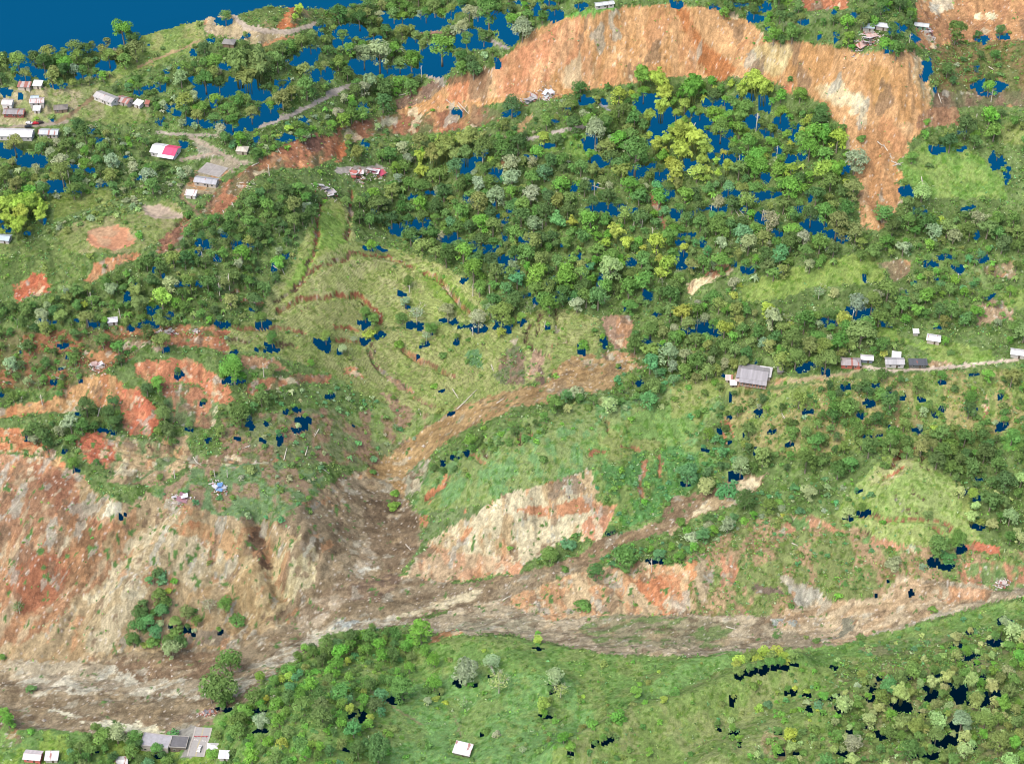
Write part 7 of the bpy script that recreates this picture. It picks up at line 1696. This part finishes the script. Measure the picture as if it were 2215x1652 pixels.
if mt: mass_mesh('woodland', mt, 'the many smaller trees filling the woods between the bigger crowns', 'woodland')
if msx: mass_mesh('scrub', msx, 'low scattered scrub bushes all over the green slopes', 'scrub')

# undergrowth: low leaf tufts over brushy ground
ug = np.random.default_rng(9)
nU = 60000
x = ug.uniform(X0 + 3, X1 - 3, nU * 3); y = ug.uniform(Y0 + 3, Y1 - 3, nU * 3); z = ground(x, y)
u, v = project(x, y, z)
c_ = look(MCL, u, v); ff = look(FIX_, u, v); fd = np.array([f_[2] for f_ in FR] + [0])[ff]
ok = (u > -30) & (u < W + 30) & (v > -30) & (v < H + 30) & (look(HM, u, v) < .47) & ~look(SKM, u, v)
pb_ = np.where(c_ == VEG, .8, np.where(c_ == GRASS, .10, np.where(c_ == SOIL, .035, 0.0))) * (.35 + .65 * (fbm(x / 6, y / 6, 91, 3) > .5))
pb_ = np.where((c_ == TERR), .03, pb_) 
hpad = np.zeros(len(x), bool)
for (hx_, hy_, r_, rot, w_, d_) in pads: hpad |= (np.abs(x - hx_) < r_ + 1.5) & (np.abs(y - hy_) < r_ + 1.5)
hpad |= (c_ == ROAD)
for a_ in np.linspace(0, 1, 12):
    q_ = fq(min(a_, .999)); hpad |= (np.hypot(x - q_.x, y - q_.y) < 5)
ok &= (ug.random(len(x)) < pb_) & ~hpad
x, y, z, u, v = x[ok], y[ok], z[ok], u[ok], v[ok]
per = 4
base = tolin(look(MC1, u, v).astype(float)) * ALB
greens = np.array([leafcol(PAL[k]) for k in ('mid', 'olive', 'dark', 'bright', 'grey', 'teal')])
gsel = ug.choice(6, len(x), p=[.34, .2, .16, .12, .1, .08])
colr = np.repeat(greens[gsel] * ug.uniform(.8, 1.3, (len(x), 1)), per * 4, 0)
c = np.stack([x, y, z + .35], 1)
c = np.repeat(c, per, 0) + ug.normal(0, 1, (len(x) * per, 3)) * np.array([.55, .55, .22])
nrm = ug.normal(0, .5, (len(c), 3)) + np.array([0, 0, 1.])
vv = quads_of(c, nrm, .95, ug, 1.4)
me = new_mesh('undergrowth', vv, qm(vv), LEAF_A, {'col': colr, 't': np.repeat(ug.random(len(c)), 4)}, smooth=False)
tag(obj('undergrowth', me), 'low leafy undergrowth and weeds covering the brushy slopes', 'undergrowth', kind='stuff')
print('undergrowth', len(x))

# rubble on mud and scars
rb = np.random.default_rng(19)
x = rb.uniform(X0 + 3, X1 - 3, 60000); y = rb.uniform(Y0 + 3, Y1 - 3, 60000); z = ground(x, y); u, v = project(x, y, z)
c_ = look(MCL, u, v)
ok = (u > -20) & (u < W + 20) & (v > -20) & (v < H + 20) & (rb.random(len(x)) < np.where(c_ == MUD, .16, np.where(c_ == SOIL, .025, 0))) & (look(HM, u, v) < .4)
x, y, z = x[ok], y[ok], z[ok]
s = (rb.pareto(2.6, len(x)) * .22 + .16).clip(0, 1.3)
oc = np.array([(1, 0, 0), (-1, 0, 0), (0, 1, 0), (0, -1, 0), (0, 0, 1), (0, 0, -1)], float)
V_ = (oc[None] * rb.uniform(.6, 1.2, (len(x), 6, 1)) * s[:, None, None] + rb.normal(0, .12, (len(x), 6, 3)) * s[:, None, None]) + np.stack([x, y, z + s * .25], 1)[:, None]
T_ = np.array([(0, 2, 4), (2, 1, 4), (1, 3, 4), (3, 0, 4), (2, 0, 5), (1, 2, 5), (3, 1, 5), (0, 3, 5)])
Q_ = (T_[None] + (np.arange(len(x)) * 6)[:, None, None]).reshape(-1, 3)
tone = np.repeat(np.array([(.42, .38, .32)]) * rb.uniform(.45, 1.2, (len(x), 1)), 6, 0)
rm_, t = mat_new('rock'); a_ = t.nodes.new('ShaderNodeAttribute'); a_.attribute_name = 'col'
princ(t, a_.outputs['Color'], .9)
me = new_mesh('rubble', V_.reshape(-1, 3), Q_, rm_, {'col': tone}, smooth=False)
tag(obj('rubble', me), 'loose stones and boulders strewn over the mud and bare scars', 'rubble', kind='stuff')
print('rubble', len(x))

# fallen and standing dead trunks
LOGS = [  # tile, x0, y0, x1, y1, standing?
('11',760,895,800,960,0),('11',790,1030,920,900,0),('11',1600,210,1640,300,0),('11',1640,300,1560,210,0),('11',1690,260,1750,345,0),('11',1720,215,1760,330,0),('11',1050,990,1100,960,0),
('01',1830,70,1865,150,0),('01',1790,90,1850,130,0),('01',1730,820,1760,720,1),('01',1500,290,1500,340,1),('01',1515,290,1515,345,1),('01',640,1080,660,1010,0),('01',20,850,80,870,0),('01',340,810,410,835,0),('01',1265,1340,1320,1400,0),('01',1860,1360,1880,1280,0),('01',2000,1330,2020,1270,0),('01',2090,1160,2060,1210,0),('01',2090,1400,2160,1450,0),('01',1140,1420,1145,1480,1),('01',1480,1420,1490,1470,1),('01',1400,1420,1410,1470,1),('01',1640,1270,1600,1285,0),('01',1340,0,1330,70,1),('01',1380,10,1420,60,0),('01',140,960,165,910,0),('01',270,930,280,1000,1),('01',600,260,600,340,1),('01',785,370,790,430,1),('01',585,430,580,490,1),('01',1440,200,1440,285,1),('01',1500,140,1505,250,1),
('10',800,680,870,750,0),('10',790,690,830,740,0),('10',1850,700,1850,770,1),('10',557,440,560,540,1),('10',1690,1200,1690,1280,1),('10',1440,1260,1445,1320,1),('10',1350,1440,1350,1500,1),('10',1955,1410,1950,1490,1),('10',2000,1440,2000,1500,1),('10',1165,1290,1160,1330,1),('10',180,1380,182,1440,1),('10',825,1600,825,1650,1),('10',2060,1490,2070,1560,1),('10',940,1010,960,1090,1),('10',1710,1200,1750,1215,0),('10',1680,1220,1760,1240,0),('10',720,655,760,690,0),('10',410,630,500,600,0),
('20',800,75,860,35,0),('20',545,750,545,865,1),('20',560,750,550,840,1),('20',455,760,445,845,1),('20',440,1020,435,1090,1),('20',690,960,680,1040,1),('20',855,1130,850,1190,1),('20',150,810,125,860,0),('20',380,1340,450,1440,0),('20',410,1350,470,1420,0),('20',455,1280,450,1320,1),('20',495,1380,495,1430,1),('20',585,1370,585,1440,1),('20',600,1380,600,1440,1),('20',250,1350,250,1410,1),('20',1385,965,1440,1050,0),('20',1430,1060,1500,1090,0),('20',1440,1090,1510,1070,0),('20',1340,930,1390,960,0),('20',1570,230,1550,290,1),('20',1405,290,1420,350,1),('20',2085,590,2085,670,1),('20',2060,600,2120,640,0),('20',1990,750,1980,810,1),('20',1740,620,1760,680,0),('20',2070,440,2105,460,0),('20',1220,240,1290,215,0),('20',1300,220,1370,250,0),('20',1630,1160,1640,1230,0),
('00',1550,1220,1650,1230,0),('00',1570,1200,1680,1215,0),('00',1560,1230,1640,1240,0),('00',1775,1080,1765,1150,1),('00',1650,1095,1700,1065,0),('00',1460,1380,1500,1480,0),('00',1480,1420,1530,1500,0),('00',455,1120,460,1210,1),('00',1820,980,1840,1010,0),('00',1520,1330,1530,1360,0),
('11',895,205,895,285,1),('11',833,0,833,60,1),('11',1000,215,1005,300,0),('11',540,1030,555,1070,0),('11',1015,740,1030,780,0),('11',890,490,895,540,1),('11',1365,455,1365,490,1),('11',480,215,480,260,1),
('21',1173,370,1173,460,1),('21',1078,430,1078,470,1),('21',240,590,230,640,1),('21',1860,140,1870,180,1),('21',1970,1030,1970,1090,1),('21',715,1060,740,1100,0),('21',1885,650,0,0,2),
('12',1090,630,1150,595,0),('12',455,260,490,300,0),('12',1830,345,1830,380,1),('12',1908,345,1910,385,1),('12',2063,340,2065,440,1),
('02',1790,1230,1795,1310,1),('02',1575,1345,1577,1390,1),('22',780,250,820,275,0),('22',350,800,420,820,0)]
litems = []
lr_ = random.Random(8)
for (tile, a, b, c, d, st) in LOGS:
    if st == 2: continue
    if st:
        if b > d: a, b, c, d = c, d, a, b
        X, Y, z = at(tile, c, d)
        ppm = px_per_m(Y, z)
        hgt = abs(d - b) * KT / ppm / .80
        m = MB(); r0 = .30
        lx, ly = lr_.uniform(-.3, .3), lr_.uniform(-.3, .3)
        m.tube([(0, 0, -.6), (0, 0, 0), (lx * .5, ly * .5, hgt * .5), (lx, ly, hgt)], [r0 * 1.3, r0 * 1.1, r0 * .8, r0 * .5], 7)
        for k in range(3):
            an = lr_.uniform(0, 6.28); zz = hgt * lr_.uniform(.6, .95)
            m.tube([(lx * .8, ly * .8, zz), (math.cos(an) * 1.3, math.sin(an) * 1.3, zz + .9)], [.13, .05], 5)
        o = m.build('dead_trunk', PALEBARK, None, (X, Y, z), True)
        tag(o, None, 'dead tree', 'standing dead trunks'); litems.append(('pale bare standing trunk', (px(tile, c, d))[0], (px(tile, c, (b + d) / 2))[1], o))
    else:
        P = Vector(at(tile, a, b)); Q = Vector(at(tile, c, d))
        if (P - Q).length > 26: Q = P + (Q - P).normalized() * 26
        m = MB(); mid_ = (P + Q) / 2
        pts = []
        for k in range(6):
            p = P.lerp(Q, k / 5); p.z = float(ground(p.x, p.y)) * .5 + p.z * .5 + .35
            pts.append(p - mid_)
        m.tube(pts, [.34, .32, .29, .25, .2, .13], 7)
        for k in range(3):
            s = lr_.uniform(.5, 1); p = pts[int(s * 5)]
            m.tube([p, p + Vector((lr_.uniform(-1.8, 1.8), lr_.uniform(-1.8, 1.8), lr_.uniform(.2, 1.0)))], [.13, .04], 5)
        o = m.build('fallen_log', PALEBARK, None, mid_, True)
        tag(o, None, 'log', 'fallen trunks'); uv = px(tile, (a + c) / 2, (b + d) / 2); litems.append(('pale fallen trunk', uv[0], uv[1], o))
label_all(litems)
